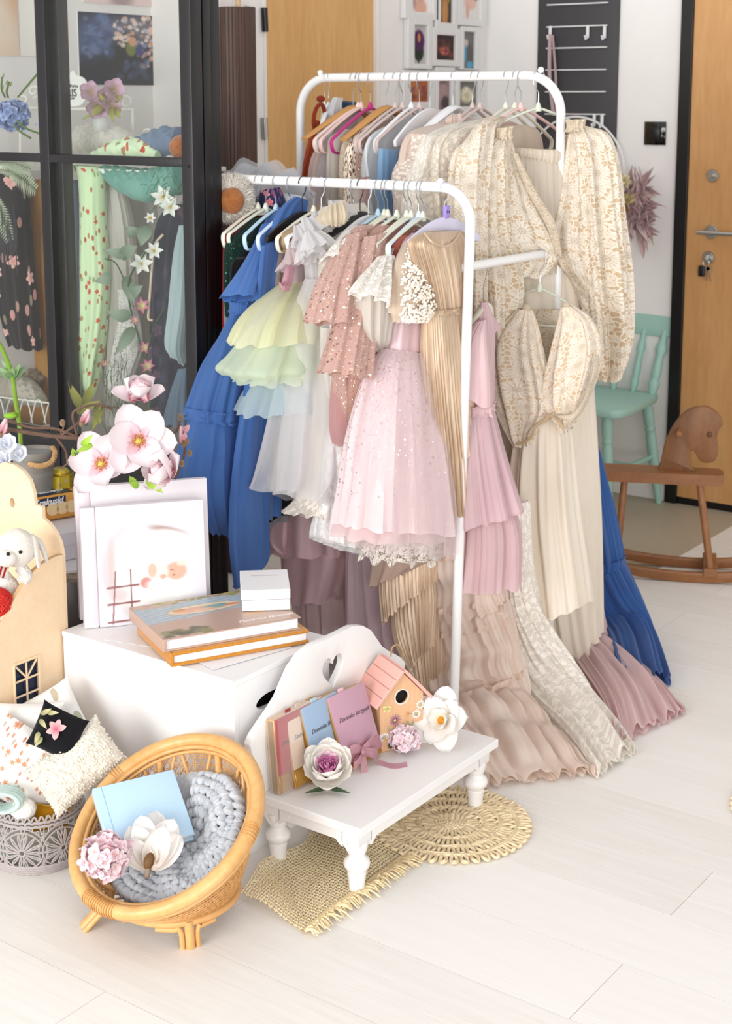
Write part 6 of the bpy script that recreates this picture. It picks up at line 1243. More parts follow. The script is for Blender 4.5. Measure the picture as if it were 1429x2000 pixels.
# ================================================================ things behind the wooden doll house
V3 = 2.36
SHW = paint('#e8e6ea', .5)
g0, g1 = PV(132, 1092, 2.42), PV(150, 1210, 2.42)
st = thing('plinth_stool', 'round grey metal stool with a fleecy top edge behind the wooden doll house', 'stool', (-2.70, 2.40, 0))
sz_ = PV(140, 1088, 2.40)[2]
part('column', lathe([(.155, 0), (.155, sz_ - .02)], 40, (-2.66, 2.40, 0)), metal('#8f8c8c', .35), st); part('fleece', lathe([(.155, sz_ - .024), (.162, sz_ - .012), (.155, sz_)], 40, (-2.66, 2.40, 0)), fuzzy('#b7a79a', '#8b786a', 120), st)
part('top', lathe([(.157, sz_), (.157, sz_ + .006), (.001, sz_ + .007)], 40, (-2.66, 2.40, 0)), SHW, st)
zt = sz_ + .0075
bx = thing('lilac_box', 'pale lilac flat gift box under the orange biscuit packet', 'box', (-2.66, 2.40, zt))
hbx = PV(120, 1036, 2.36)[2] - zt; hbx = max(.03, hbx)
ex_ = A(.30, .954, 0); R3 = np.stack([ex_, A(-.954, .30, 0), A(0, 0, 1)], 1)
part('base', box((-2.65, 2.41, zt + hbx*.28), (.2, .14, hbx*.56), .002, 2, R3), paint('#dcd8e0', .5), bx, False); part('lid', box((-2.65, 2.41, zt + hbx*.76), (.204, .144, hbx*.46), .002, 2, R3), paint('#e2dfe6', .5), bx, False)
zk = zt + hbx + .0005
# biscuit packet
kc = PZ(112, 985, zk + .03); kR = R3; kH = .062
kc = kc - RIGHT*.028 - FWD*.01; kp = thing('biscuit_packet', 'orange biscuit packet with a navy name band behind the white album', 'packet', (kc[0], kc[1], zk))
kg = box((kc[0], kc[1], zk + kH/2), (.185, .085, kH), .012, 3, kR); part('wrapper', kg, paint('#e0a040', .35, coat=.3), kp)
ft = A(kc[0], kc[1], 0) - kR[:, 1]*.0431
part('name_band', box((kc[0], kc[1], zk + kH + .0004), (.12, .06, .0012), 0, 1, kR), paint('#1c2547', .4), kp, False)
part('name_band', box(ft + A(0, 0, zk + kH - .012) - kR[:, 1]*.0003 - kR[:, 0]*.025, (.12, .001, .02), 0, 1, kR), paint('#1c2547', .4), kp, False)
lettering('Krakuski', .022, ft + A(0, 0, zk + kH - .012) - kR[:, 1]*.0016 - kR[:, 0]*.012, kR[:, 0], (0, 0, 1), paint('#eef0f4', .5), kp, shear=.25, bold=.0006)
lettering('Krakuski', .026, A(kc[0], kc[1], zk + kH + .0015) , kR[:, 0], kR[:, 1], paint('#eef0f4', .5), kp, shear=.25, bold=.0006)
part('biscuit_picture', join(*[lathe([(.016, 0), (.016, .0012), (.001, .0012)], 18, ft + kR[:, 0]*x - kR[:, 1]*.0002 + A(0, 0, zk + .03), -kR[:, 1]) for x in (.0, .025, .05, .072)]), paint('#f0d3a0', .5), kp, False)
for i in range(8): part('small_print', box(ft - kR[:, 0]*.045 - kR[:, 1]*.0006 + A(0, 0, zk + .01 + i*.0042), (.05 - .006*(i % 3), .0008, .0012), 0, 1, kR), paint('#5a3a1a', .6), kp, False)
part('crimped_end', prism([(-.03, 0), (.03, 0), (.036, .03), (.024, .05), (-.024, .05), (-.036, .03)], .012, A(kc[0], kc[1], zk + .0) + kR[:, 0]*.088, kR[:, 1], (0, 0, 1), kR[:, 0], bev=.002), paint('#e6b45a', .3, coat=.3), kp)
# yellow tin
tc_ = PZ(128, 955, zk + kH) + kR[:, 1]*.03
tn = thing('yellow_tin', 'small eight sided yellow printed tin with round lid knob behind the magnolias', 'tin', (tc_[0], tc_[1], zk + kH)); zt2 = zk + kH + .001
ym = N('tin'); vv = ym.obj(); yv = ym.voro(vv, 70); ycs = ym.n('ShaderNodeSeparateColor'); ym.put(ycs.inputs[0], yv.outputs['Color'])
ym = ym.end(ym.bsdf(ym.mix(ym.math('MULTIPLY', ym.math('LESS_THAN', yv.outputs['Distance'], .4), ym.math('GREATER_THAN', ycs.outputs[0], .55)), tuple(lin('#c9b43a')), ym.mix(ycs.outputs[1], '#a8542a', '#e8e2b0')), .25, .3))
part('body', lathe([(.034, 0), (.034, .034)], 8, (tc_[0], tc_[1], zt2)), ym, tn, False); part('rim', lathe([(.0345, .032), (.0355, .0335), (.0345, .035)], 8, (tc_[0], tc_[1], zt2)), metal('#c9a64a', .25), tn, False); part('lid', ball((tc_[0], tc_[1], zt2 + .036), .024, 20, 10, (1, 1, .55)), ym, tn)
# grey pot with rope handle, plant, white blossoms
pc = PD(66, 905, 3.68); pz0 = zk + .0
ptb = thing('zinc_bucket', 'grey woven bucket with thick rope handle behind the doll house', 'bucket', (pc[0], pc[1], pc[2] - .06))
pm = wood('#6d6a66', '#99958e', (4, 4, 60), .8, 30, .4)
part('body', lathe([(.044, -.065), (.052, .035), (.050, .035), (.046, .0)], 30, pc), pm, ptb); part('soil', lathe([(.047, .025), (.001, .027)], 20, pc), paint('#8a8a8c', .9), ptb)
rp_ = cr([pc + RIGHT*x - FWD*y + A(0, 0, z) for x, y, z in ((.0, .052, .01), (.03, .06, .008), (.055, .05, .016), (.06, .03, .035), (.052, .02, .045))], 40)
part('rope_handle', join(*[tube([p + (A(math.sin(i*.9 + ph), 0, math.cos(i*.9 + ph)))*.0035 for i, p in enumerate(rp_)], .0042, 7) for ph in (0, 2.1, 4.2)]), wood('#a9804f', '#cba676', (40, 40, 40), .85, 60, .3), ptb)
pz_b = pc - A(0, 0, .066)
solo('low_shelf', span((pc[0] - .16, pc[1] - .1, pz_b[2] - .022), (pc[0] + .1, pc[1] + .12, pz_b[2] - .001), .002), paint('#3a3638', .5), 'dark shelf board under the grey bucket behind the doll house', 'shelf') if False else None
gl = thing('green_stalk_plant', 'bright green artificial anemone stalk with feathered leaf ruff at the left edge', 'plant', PD(40, 880, 3.6))
d_ = 3.58
part('stem', tube(cr([PD(42, 900, d_), PD(38, 830, d_), PD(30, 780, d_), PD(24, 735, d_), PD(8, 690, d_), PD(-6, 665, d_)], 30), .0055, 8), petalmat('#7ea03a', '#a8c85a', .5), gl)
for a in range(11):
    t_ = a/10*2*PI; o = PD(24, 738, d_); part('leaf', leaf(o, o + RIGHT*math.cos(t_)*.034 + A(0, 0, .03 + .014*math.sin(t_*2)) - FWD*math.sin(t_)*.03, .014, -FWD, .25, .15, 3, 6), petalmat('#6c8f5a', '#94b583', .6), gl)
for (x, y) in ((8, 815), (15, 808), (35, 812)): part('leaf', leaf(PD(38, 812, d_), PD(x, y, d_), .012, -FWD + A(0, 0, 1), .4, .1, 3, 5), LIME, gl)
part('pod', ball(PD(20, 812, d_ - .01), .009, 12, 8, (1.8, 1, .8), axes(A(0, 0, 1), RIGHT)), LIME, gl)
WB = petalmat('#dfe3ee', '#eef0f6', .6)
for i, (x, y, s, lab) in enumerate(((12, 868, 1, 'white silk blossom at the left edge, upper one above the doll house'), (36, 888, .9, 'white silk blossom at the left edge, right one beside the rope handle'), (8, 900, .9, 'white silk blossom at the left edge, lowest one touching the doll house'))):
    flower('white_blossom', lab, 'flower', PD(x, y, 3.5), CAMDIR(PD(x, y, 3.5)) + A(.2 - .2*i, 0, .3), [(6, .03*s, .028*s, .5, .3, .12, WB, .1*i), (5, .02*s, .02*s, .9, .3, .1, WB, .3)], 'white blossoms at the left edge')
# ================================================================ doll house of birch plywood
PLY = wood('#dfc19c', '#ebd4b4', (1.5, 3, 3), .55, 25, .06); PLYE = wood('#b58d60', '#d3b084', (60, 2, 2), .6, 30, .1)
UD = -2.404; VD = PU(127, 1200, UD)[1]
dh = thing('doll_house', 'birch plywood doll house with arched back and small barred window, cut by the left border', 'toy house', (UD - .12, VD - .1, 0))
def dpx(x, y): q = PU(x, y, UD); return (q[1], q[2])
ol_ = [dpx(132, 1420)[0:1] + (.0,)] if False else None
far_v = VD; so_ = [(far_v, .0), (far_v, dpx(126, 1083)[1])] + [dpx(*p) for p in ((118, 1084), (106, 1088), (90, 1096), (75, 1107), (60, 1122), (45, 1142), (30, 1167), (15, 1195), (0, 1215), (-40, 1255), (-90, 1285))] + [(dpx(-90, 1285)[0], .0)]
wv0, wz0 = dpx(32, 1378); wv1, wz1 = dpx(74, 1290); wv0, wv1 = dpx(27, 1335)[0], dpx(76, 1320)[0]; wz0, wz1 = dpx(52, 1383)[1], dpx(52, 1289)[1]
wh = [(wv0, wz0), (wv1, wz0), (wv1, wz1 - .012)] + [((wv0+wv1)/2 + (wv1-wv0)/2*math.cos(t), wz1 - .016 + .016*math.sin(t)) for t in np.linspace(.3, PI - .3, 8)] + [(wv0, wz1 - .012)]
part('side_panel', prism(so_, .009, (UD - .009, 0, 0), (0, 1, 0), (0, 0, 1), (1, 0, 0), holes=[wh]), PLY, dh, False)
part('plywood_edge', grid(lambda a_, b_: (lambda q: A(UD - .0095 + .0100*a_, q[0], q[1] + .0006))(cr(so_[1:-1], 60)[int(round(b_*59))]), 1, 59), PLYE, dh, False)
wn = part('window_frame', join(*[tube([(UD + .002, a, c_), (UD + .002, b, d__)], .0032, 6) for a, c_, b, d__ in ((wv0, wz0, wv1, wz0), (wv0, wz0, wv0, wz1), (wv1, wz0, wv1, wz1), (wv0, wz1, wv1, wz1))]), PLY, dh)
vm = (wv0 + wv1)/2; hgt = wz1 - wz0
for a, c_, b, d__ in ((vm, wz0, vm, wz1 - .004), (wv0, wz0 + hgt*.3, wv1, wz0 + hgt*.3), (wv0, wz0 + hgt*.62, wv1, wz0 + hgt*.62), (vm, wz0 + hgt*.64, wv0 + .006, wz1 - .006), (vm, wz0 + hgt*.64, wv1 - .006, wz1 - .006)): part('glazing_bar', tube([(UD + .001, a, c_), (UD + .001, b, d__)], .0024, 6), PLY, wn)
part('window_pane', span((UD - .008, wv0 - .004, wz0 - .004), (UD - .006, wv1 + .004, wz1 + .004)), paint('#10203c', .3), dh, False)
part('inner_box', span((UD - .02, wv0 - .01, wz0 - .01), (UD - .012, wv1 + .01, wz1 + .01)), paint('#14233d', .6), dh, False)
def bpx(x, y): q = PV(x, y, VD); return (q[0], q[2])
bo = [(UD - .002, .0), (UD - .002, bpx(124, 1085)[1])] + [bpx(*p) for p in ((117, 1060), (108, 1040), (95, 1022), (83, 1012), (82, 990), (68, 985), (66, 965), (58, 938), (45, 920), (28, 908), (10, 903), (-8, 908), (-30, 930), (-45, 985), (-60, 990))] + [(bpx(-140, 1000)[0], bpx(-60, 1010)[1]), (bpx(-140, 1000)[0], 0)]
hc_ = bpx(24, 982); part('back_panel', prism(bo, .009, (0, VD, 0), (1, 0, 0), (0, 0, 1), (0, 1, 0), holes=[[(hc_[0] + .0085*math.cos(t), hc_[1] + .0115*math.sin(t)) for t in np.linspace(0, 2*PI, 20, endpoint=False)]]), PLY, dh, False)
zf_ = PV(40, 1215, VD - .1)[2] - .02
part('shelf', span((UD - .36, VD - .26, zf_), (UD - .009, VD, zf_ + .009)), PLY, dh, False)
part('bottom', span((UD - .36, VD - .26, 0.0), (UD - .009, VD, .009)), PLY, dh, False)
# plush rabbit
dR = 3.19
rb_ = thing('plush_rabbit', 'cream plush rabbit with a hanging ear sitting in the doll house', 'soft toy', (*PD(25, 1190, dR + .02)[:2], zf_ + .0095))
PF = fuzzy('#dcd6ce', '#cfc8be', 140, .95, .4, .003); PW = fuzzy('#e4e0da', '#d2ccc4', 45, .95, 1, .012)
hc2 = PD(33, 1070, dR); Bc = np.stack([RIGHT, -FWD, A(0, 0, 1)], 1)
def blob(c, rad, seed=0, amp=.06, n=28, m=20):
    V, Fc = ball((0, 0, 0), 1, n, m); k_ = 1 + amp*(np.sin(V[:, 0]*7 + seed) * np.sin(V[:, 1]*8 + seed*2) + .6*np.sin(V[:, 2]*13 + V[:, 0]*9)); return (V*k_[:, None]*np.array(rad)) @ Bc.T + c, Fc
zb_ = zf_ + .01
part('head', join(blob(hc2, (.041, .036, .042), 1, .015), blob(PD(12, 1090, dR - .03), (.024, .02, .019), 2, .01)), PF, rb_)
part('body', blob(A(*(PD(22, 1150, dR) + A(-.028, 0, 0))[:2], (PD(25, 1140, dR)[2] + zb_)/2 + .0), (.043, .034, (PD(25, 1118, dR)[2] - zb_)/2 + .006), 3, .07), PW, rb_)
part('ear', join(tube(cr([PD(56, 1046, dR), PD(66, 1052, dR), PD(72, 1080, dR - .01), PD(76, 1108, dR - .015)], 24), [.008, .013, .015, .012, .007], 12, flat=.5)), PF, rb_); part('ear', tube(cr([PD(60, 1046, dR + .02), PD(78, 1060, dR + .02), PD(88, 1085, dR + .01), PD(92, 1098, dR + .01)], 24), [.008, .012, .013, .01, .006], 12, flat=.5), PF, rb_)
for x, y in ((16, 1082), (40, 1078)): part('eye', ball(PD(x, y, dR - .045 + (.008 if x > 20 else -.002)), .0042, 10, 8), paint('#0a0a0a', .15), rb_)
part('arm', tube(cr([PD(40, 1108, dR - .0), PD(50, 1124, dR - .01), PD(42, 1136, dR - .02)], 16), [.014, .015, .013], 12), PW, rb_)
yb = thing('red_yarn_ball', 'ball of bright red yarn in front of the plush rabbit', 'yarn', PD(8, 1210, dR - .03)); yc = PD(-6, 1178, dR - .03)
for i in range(60):
    ax = nrm(RS.normal(size=3)); B = axes(ax); r_ = .033*RS.uniform(.93, 1.03); h_ = RS.uniform(-.5, .5); part('strand', tube([yc + B[:, 2]*h_*r_ + (B[:, 0]*math.cos(t) + B[:, 1]*math.sin(t))*r_*math.sqrt(1 - h_*h_) for t in np.linspace(0, 2*PI, 26, endpoint=False)], .0018, 4, True), paint('#c22418', .8), yb)
part('core', ball(yc, .031, 16, 10), paint('#a51d14', .9), yb)
sc_ = thing('striped_sock_toy', 'red and white striped knitted toy arm beside the rabbit at the left edge', 'soft toy', PD(2, 1140, dR - .035))
for i in range(7): part('stripe', tube([PD(-14 + i*4, 1112 + i*1.0, dR - .035), PD(-10 + i*4, 1113 + i, dR - .035)], .013, 14), cloth('#b9281c') if i % 2 else cloth('#e6e0da'), sc_)
# ================================================================ on the white crate: albums, books, box
CRZ = bz
def album_at(name, label, bl, tl_y, br, th, lean, group, zb=CRZ):
    """standing album: bottom left and bottom right pixels on the crate lid, top left pixel height"""
    a, b = PZ(*bl, zb), PZ(*br, zb); ex = nrm(b - a); w_ = np.linalg.norm(b - a); n = nrm(A(ex[1], -ex[0], 0))
    if np.dot(n, CAMDIR(a)) < 0: n = -n
    ey = nrm(A(0, 0, 1) - n*lean); n2 = nrm(np.cross(ex, ey)); n2 = n2 if np.dot(n2, n) > 0 else -n2
    return a, ex, ey, n2, w_
def height_to(a, ey, y, x):     # how far along ey until the pixel row is reached
    lo, hi = 0, .6
    for _ in range(40):
        m = (lo+hi)/2
        if PX(a + ey*m)[1] > y: lo = m
        else: hi = m
    return lo
LILW = paint('#dad4da', .4)
AG = 'photo albums standing on the white crate'
# small album; its right end is hidden, so its width comes from the visible top edge
a, ex, ey, n2, _ = album_at('', '', (165, 1230), 993, (300, 1217), .02, .10, AG)
a = a - n2*.0 + A(0, 0, .001); h1 = height_to(a, ey, 993, 168)
def along(a, ex, x):
    lo, hi = 0, .7
    for _ in range(40):
        m = (lo+hi)/2
        if PX(a + ex*m)[0] < x: lo = m
        else: hi = m
    return lo
w1 = along(a + ey*h1, ex, 397); s1 = along(a, ex, 195)
R6 = np.stack([ex, n2, ey], 1)
al = thing('photo_album', 'white square photo album with a sleeping baby on a fluffy moon cover', 'album', a, AG)
part('cover', box(a + ex*(s1 + (w1 - s1)/2) + ey*h1/2 - n2*.003, (w1 - s1 - .001, .004, h1), .0012, 2, R6), LILW, al); part('spine', box(a + ex*(s1/2) + ey*h1/2 - n2*.011, (s1 - .001, .022, h1), .003, 2, R6), paint('#d8cfd6', .4), al)
part('pages', box(a + ex*w1/2 + ey*h1/2 - n2*.011, (w1 - .006, .014, h1 - .008), .001, 1, R6), paint('#ecebea', .6), al); part('back_cover', box(a + ex*w1/2 + ey*h1/2 - n2*.02, (w1, .003, h1), .001, 1, R6), LILW, al)
def moon(X, Y):
    p = Pic(X, Y, '#dcd7e0'); p.ell(.42, .45, .55, .55, '#eae6ec', 1.2, .7).ell(.4, .46, .33, .36, '#b9a4a6', .35, .6).ell(.42, .47, .31, .34, '#f1eef0', .35)
    p.ell(.56, .58, .22, .24, '#eae7ee', .5).ell(.66, .76, .16, .035, '#a98a86', .8, .85, -.25).ell(.68, .72, .17, .05, '#f6f4f5', .6, .9, -.2).ell(.52, .24, .34, .16, '#f5f2f2', .7, .9).ell(.13, .48, .035, .22, '#d6c6c6', .9, .8).ell(.2, .26, .08, .06, '#d3c3c4', .9, .7)
    p.ell(.72, .42, .10, .075, '#eab9a6', .3, .95).ell(.78, .48, .05, .02, '#f0dcd2', .5).ell(.56, .42, .09, .07, '#f2e4de', .4).ell(.5, .44, .04, .06, '#ecc4b4', .4).ell(.44, .34, .055, .045, '#d79d98', .4).ell(.49, .30, .03, .025, '#eec8b4', .4).ell(.56, .32, .12, .05, '#f7f2ef', .5, .8).ell(.6, .38, .03, .02, '#e9b8a5', .4).ell(.7, .385, .012, .008, '#b7786c', .5).ell(.685, .43, .02, .006, '#b58578', .5)
    for x0, y0, x1, y1 in ((.12, .02, .16, .45), (.30, .02, .30, .46)): p.line(x0, y0, x1, y1, .007, '#a67c7c')
    for y in (.03, .18, .32): p.line(.08, y, .37, y + .01, .008, '#a07070')
    return np.clip(p.c, 0, 1)**1.3*np.array([.93, .94, .93])
picture('cover_print', moon, a + ex*(s1 + .001) + ey*.001 - n2*-.0007 - n2*.0003, ex*(w1 - s1 - .002), ey*(h1 - .002), 150, 150, al, .35)
# big album behind
a2 = PZ(156, 1213, CRZ) ; a2 = a2 + A(0, 0, .001); h2 = height_to(a2, ey, 952, 147); w2 = along(a2 + ey*h2, ex, 404); s2 = along(a2, ex, 186)
off = np.dot(a2 - a, n2); 
if off > -.024: a2 = a2 - n2*(.024 + off)
ab = thing('photo_album', 'larger plain pale lilac photo album standing behind the baby moon album', 'album', a2, AG)
part('cover', box(a2 + ex*(s2 + (w2 - s2)/2) + ey*h2/2 - n2*.003, (w2 - s2 - .001, .004, h2), .0012, 2, R6), paint('#d9d4d9', .4), ab); part('spine', box(a2 + ex*(s2/2) + ey*h2/2 - n2*.012, (s2 - .001, .024, h2), .003, 2, R6), paint('#d9ced5', .4), ab)
part('pages', box(a2 + ex*w2/2 + ey*h2/2 - n2*.012, (w2 - .006, .016, h2 - .008), .001, 1, R6), paint('#ecebea', .6), ab); part('back_cover', box(a2 + ex*w2/2 + ey*h2/2 - n2*.022, (w2, .003, h2), .001, 1, R6), LILW, ab)
solo('ribbon_tab', box(PD(165, 946, np.linalg.norm((a2 + ey*h2)[:2]) + .03), (.022, .004, .03), .002, 1, R6), paint('#cfa9bb', .5), 'small pink card corner sticking out above the big lilac album', 'card')
# two closed books and the paper below
F = PZ(334, 1306, CRZ + .001); G = PZ(604, 1258, CRZ + .001); bx_ = nrm(G - F); by_ = A(-bx_[1], bx_[0], 0); BW = np.linalg.norm(G - F)
BD = .225
pp0 = solo('loose_sheets', join(box(A(-2.19, 2.30, CRZ + .0012), (.24, .2, .0006), 0, 1, rotz(.25)), box(A(-2.03, 2.30, CRZ + .0021), (.17, .2, .0006), 0, 1, rotz(-.25))), paint('#eceaec', .35), 'loose white translucent sheets lying under the two books', 'paper')
def book(name, label, c0, w_, d_, t_, cov, bev, group):
    t = thing(name, label, 'book', c0, group); RB = np.stack([bx_, by_, A(0, 0, 1)], 1); cc_ = c0 + bx_*w_/2 + by_*d_/2
    part('back_cover', box(cc_ + A(0, 0, bev), (w_, d_, bev*2), bev*.8, 3, RB), cov, t); part('front_cover', box(cc_ + A(0, 0, t_ - bev), (w_, d_, bev*2), bev*.8, 3, RB), cov, t)
    part('spine', box(c0 + bx_*.004 + by_*d_/2 + A(0, 0, t_/2), (.008, d_, t_), bev*.9, 3, RB), cov, t)
    part('pages', box(cc_ + bx_*.001 + A(0, 0, t_/2), (w_ - .012, d_ - .012, t_ - bev*3.2), .0005, 1, RB), paint('#e9e8ea', .6), t, False)
    return t
zb1_ = F[2] + .002
velvet = fuzzy('#c5852c', '#ab6f20', 260, .9, .3, .001)
b1 = book('photo_book', 'ochre velvet covered book at the bottom of the pile on the crate', A(F[0], F[1], zb1_), BW, BD, .030, velvet, .0035, 'books on the white crate')
F2 = A(F[0], F[1], zb1_ + .0305) - bx_*.012 + by_*.012
b2 = book('photo_book', 'book with a painted baby in a boat cover on top of the ochre velvet one', F2, BW - .002, BD, .027, paint('#b99a8a', .35), .0014, 'books on the white crate')
def boat(X, Y):
    p = Pic(X, Y, '#b99c8c'); w_ = .5 + .28*np.sin(X*3 + .4)*.5
    p.put(np.clip((Y - (.40 + .16*X))/.05, 0, 1)*np.clip((.93 - .05*np.sin(X*9) - Y)/.05, 0, 1), '#9fb0bb')
    for i in range(26):
        y = .42 + .02*i; p.put(np.exp(-((Y - y - .16*X - .02*np.sin(X*14 + i))/.008)**2)*.5*(Y > .40 + .16*X)*(Y < .93), '#c9d2d6' if i % 2 else '#7f93a2')
    p.ell(.47, .66, .28, .125, '#a98e72', .12, 1, .02).ell(.47, .665, .27, .11, '#dfd0b4', .12, 1, .02).ell(.46, .66, .22, .075, '#cfae92', .4)
    p.ell(.38, .67, .1, .05, '#d9a084', .4).ell(.3, .67, .05, .05, '#dda68a', .3).ell(.29, .70, .05, .025, '#b98a4e', .4).ell(.56, .67, .10, .05, '#86a5a2', .4).ell(.68, .66, .06, .03, '#c98a68', .5).ell(.45, .64, .1, .02, '#e0b294', .4).ell(.62, .7, .03, .02, '#6d9492', .5)
    p.blobs(40, .02, .02, .34, .2, .03, ['#6b6640', '#8a8450', '#4d4a2c'], .7, 1.6).blobs(18, .9, .3, 1, .5, .03, ['#6b6640', '#8a8450'], .7).blobs(40, 0, .92, 1, 1, .02, ['#7a7a3a', '#9aa050', '#c3a58a'], .8, 2)
    for x, y in ((.70, .30), (.77, .31), (.85, .33)): p.ell(x, y, .035, .022, '#caa064', .3)
    return p.c
tz = F2[2] + .0272
picture('cover_print', boat, F2 + A(0, 0, .0273) + bx_*.001 + by_*.001, bx_*(BW - .004), by_*(BD - .002), 150, 120, b2, .3)
lettering('Dominika Skrzypek', .017, F2 + A(0, 0, .0277) + bx_*(BW*.77) + by_*.03, bx_, by_, paint('#f4f0ee', .5), b2, .0002, .45, space=.95)
# white card box with text
cb = PZ(520, 1193, tz + .001) ; cb = A(cb[0], cb[1], tz + .001); CBD, CBW, CBH = .138, .104, .048
cR = np.stack([nrm(RIGHT*.99 + FWD*.1), nrm(FWD*.99 - RIGHT*.1), A(0, 0, 1)], 1)
bxw = thing('card_box', 'small white two part card box standing on the boat cover book', 'box', cb); cw = paint('#ecebec', .45); cc_ = cb + cR[:, 1]*CBD/2
part('base', box(cc_ + A(0, 0, CBH*.26), (CBW, CBD, CBH*.5), .001, 1, cR), cw, bxw, False); part('lid', box(cc_ - cR[:, 0]*.001 + A(0, 0, CBH*.77), (CBW + .003, CBD + .003, CBH*.46), .0012, 1, cR), cw, bxw, False)
lettering('DOMINIKA SKRZYPEK', .0062, cc_ + cR[:, 1]*.028 + A(0, 0, CBH + .0004), cR[:, 0], cR[:, 1], paint('#b7aeb0', .6), bxw, .0001)
# ---------------------------------------------------------------- magnolia arrangement behind the albums
MG = petalmat('#e3afba', '#eadfe3', .5, 1.6); MGP = petalmat('#d98fa2', '#efd3d8', .5)
dm = np.linalg.norm((a2 + ey*h2)[:2]) - .0
def core_mag(t, c, B):
    stamens(70, .017, .012, paint('#c9885c', .6), .0015, .009, paint('#c8b04a', .6))(t, c, B)
def mag(x, y, d, size, tilt, label, rings=None):
    c = PD(x, y, d); return flower('magnolia', label, 'flower', c, CAMDIR(c) + tilt, rings or [(3, .106*size, .092*size, .22, .3, .1, MG, .1), (3, .098*size, .088*size, .42, .35, .1, MG, .6)], 'magnolia blooms behind the albums', core_mag)
mag(270, 862, dm - .06, .82, A(.1, 0, .15), 'largest open pale pink magnolia bloom above the albums, yellow heart facing front')
mag(199, 907, dm - .04, .74, A(-.35, -.1, .15), 'open pale pink magnolia bloom left of the largest one')
cup = lambda s: [(3, .085*s, .08*s, 1.25, .8, -.12, MGP, .1), (3, .095*s, .092*s, .9, .7, -.02, MG, .6), (2, .10*s, .075*s, .25, .4, .1, MG, .2)]
c = PD(338, 922, dm - .085); flower('magnolia', 'half closed pale pink magnolia lying on the album\'s top right edge', 'flower', c, CAMDIR(c)*.5 - RIGHT*.6 + A(0, 0, .1), cup(.72), 'magnolia blooms behind the albums')
c = PD(272, 778, dm + .02); flower('magnolia', 'half closed rose like magnolia at the top of the arrangement', 'flower', c, CAMDIR(c)*.6 + A(0, 0, .7), cup(.62) + [(4, .05, .05, 1.35, 1.0, -.1, MGP, .4)], 'magnolia blooms behind the albums')
TW = wood('#453329', '#74594a', (14, 14, 14), .85, 40, .4); SEP = fuzzy('#8f7455', '#6a533c', 200)
B_ = lambda x, y, o=0: PD(x, y, dm + .05 + o)
mb = thing('magnolia_branch', 'brown twisted magnolia branch reaching left behind the albums with buds and leaves', 'branch', B_(200, 950))
for P, r in (([B_(330, 1000), B_(280, 905), B_(180, 862), B_(90, 850), B_(15, 838)], [.006, .0055, .005]), ([B_(170, 862), B_(110, 838), B_(60, 835), B_(10, 820)], .0032), ([B_(120, 850), B_(150, 828), B_(165, 815)], .0032), ([B_(110, 855), B_(128, 880), B_(132, 905)], .0028), ([B_(20, 842), B_(-10, 850)], .004), ([B_(330, 960), B_(355, 905), B_(362, 870)], .003), ([B_(330, 860), B_(345, 840), B_(352, 820)], .0028), ([B_(118, 848), B_(124, 835), B_(122, 828)], .0022), ([B_(150, 850), B_(142, 815), B_(150, 800), B_(190, 790), B_(220, 800)], .003), ([B_(132, 905), B_(120, 915)], .002)):
    part('twig', tube(cr(P, 30), r, 8), TW, mb)
def bud(x, y, dx, dy, s, open_=1):
    o, t_ = B_(x, y, -.03), B_(x + dx, y + dy, -.035); d = t_ - o
    part('bud', join(*[leaf(o + d*.1, t_, .016*s, B, .9, -.1, 5, 8, .7) for B in (CAMDIR(o), CAMDIR(o) + RIGHT, -RIGHT + CAMDIR(o)*.3)]), MGP, mb); part('bud_husk', ball(o + d*.05, .007*s, 10, 8, (1, 1, 1.3), axes(d)), SEP, mb)
bud(160, 828, 14, -28, 1); bud(0, 850, 12, -32, 1); bud(358, 868, -4, -36, 1); bud(356, 845, 14, -14, .7)
for x, y in ((352, 815), (370, 885), (355, 905), (322, 842), (364, 862), (122, 826), (137, 903)): part('husk', ball(B_(x, y, -.03), .0065, 12, 8, (1, 1, 1.35)), SEP, mb)
for (x0, y0, x1, y1, w_, m_) in ((262, 945, 250, 925, .016, LIME), (270, 950, 248, 940, .016, LIME), (290, 935, 320, 965, .026, LIME), (300, 945, 328, 950, .022, LIME), (180, 868, 145, 885, .014, LIME), (150, 880, 146, 895, .012, LEAFG), (160, 870, 185, 845, .014, LIME), (145, 890, 140, 870, .012, LIME)):
    part('leaf', leaf(PD(x0, y0, dm - .06), PD(x1, y1, dm - .085), w_, CAMDIR(PD(x0, y0, dm)), .3, .15, 4, 8), m_, mb)
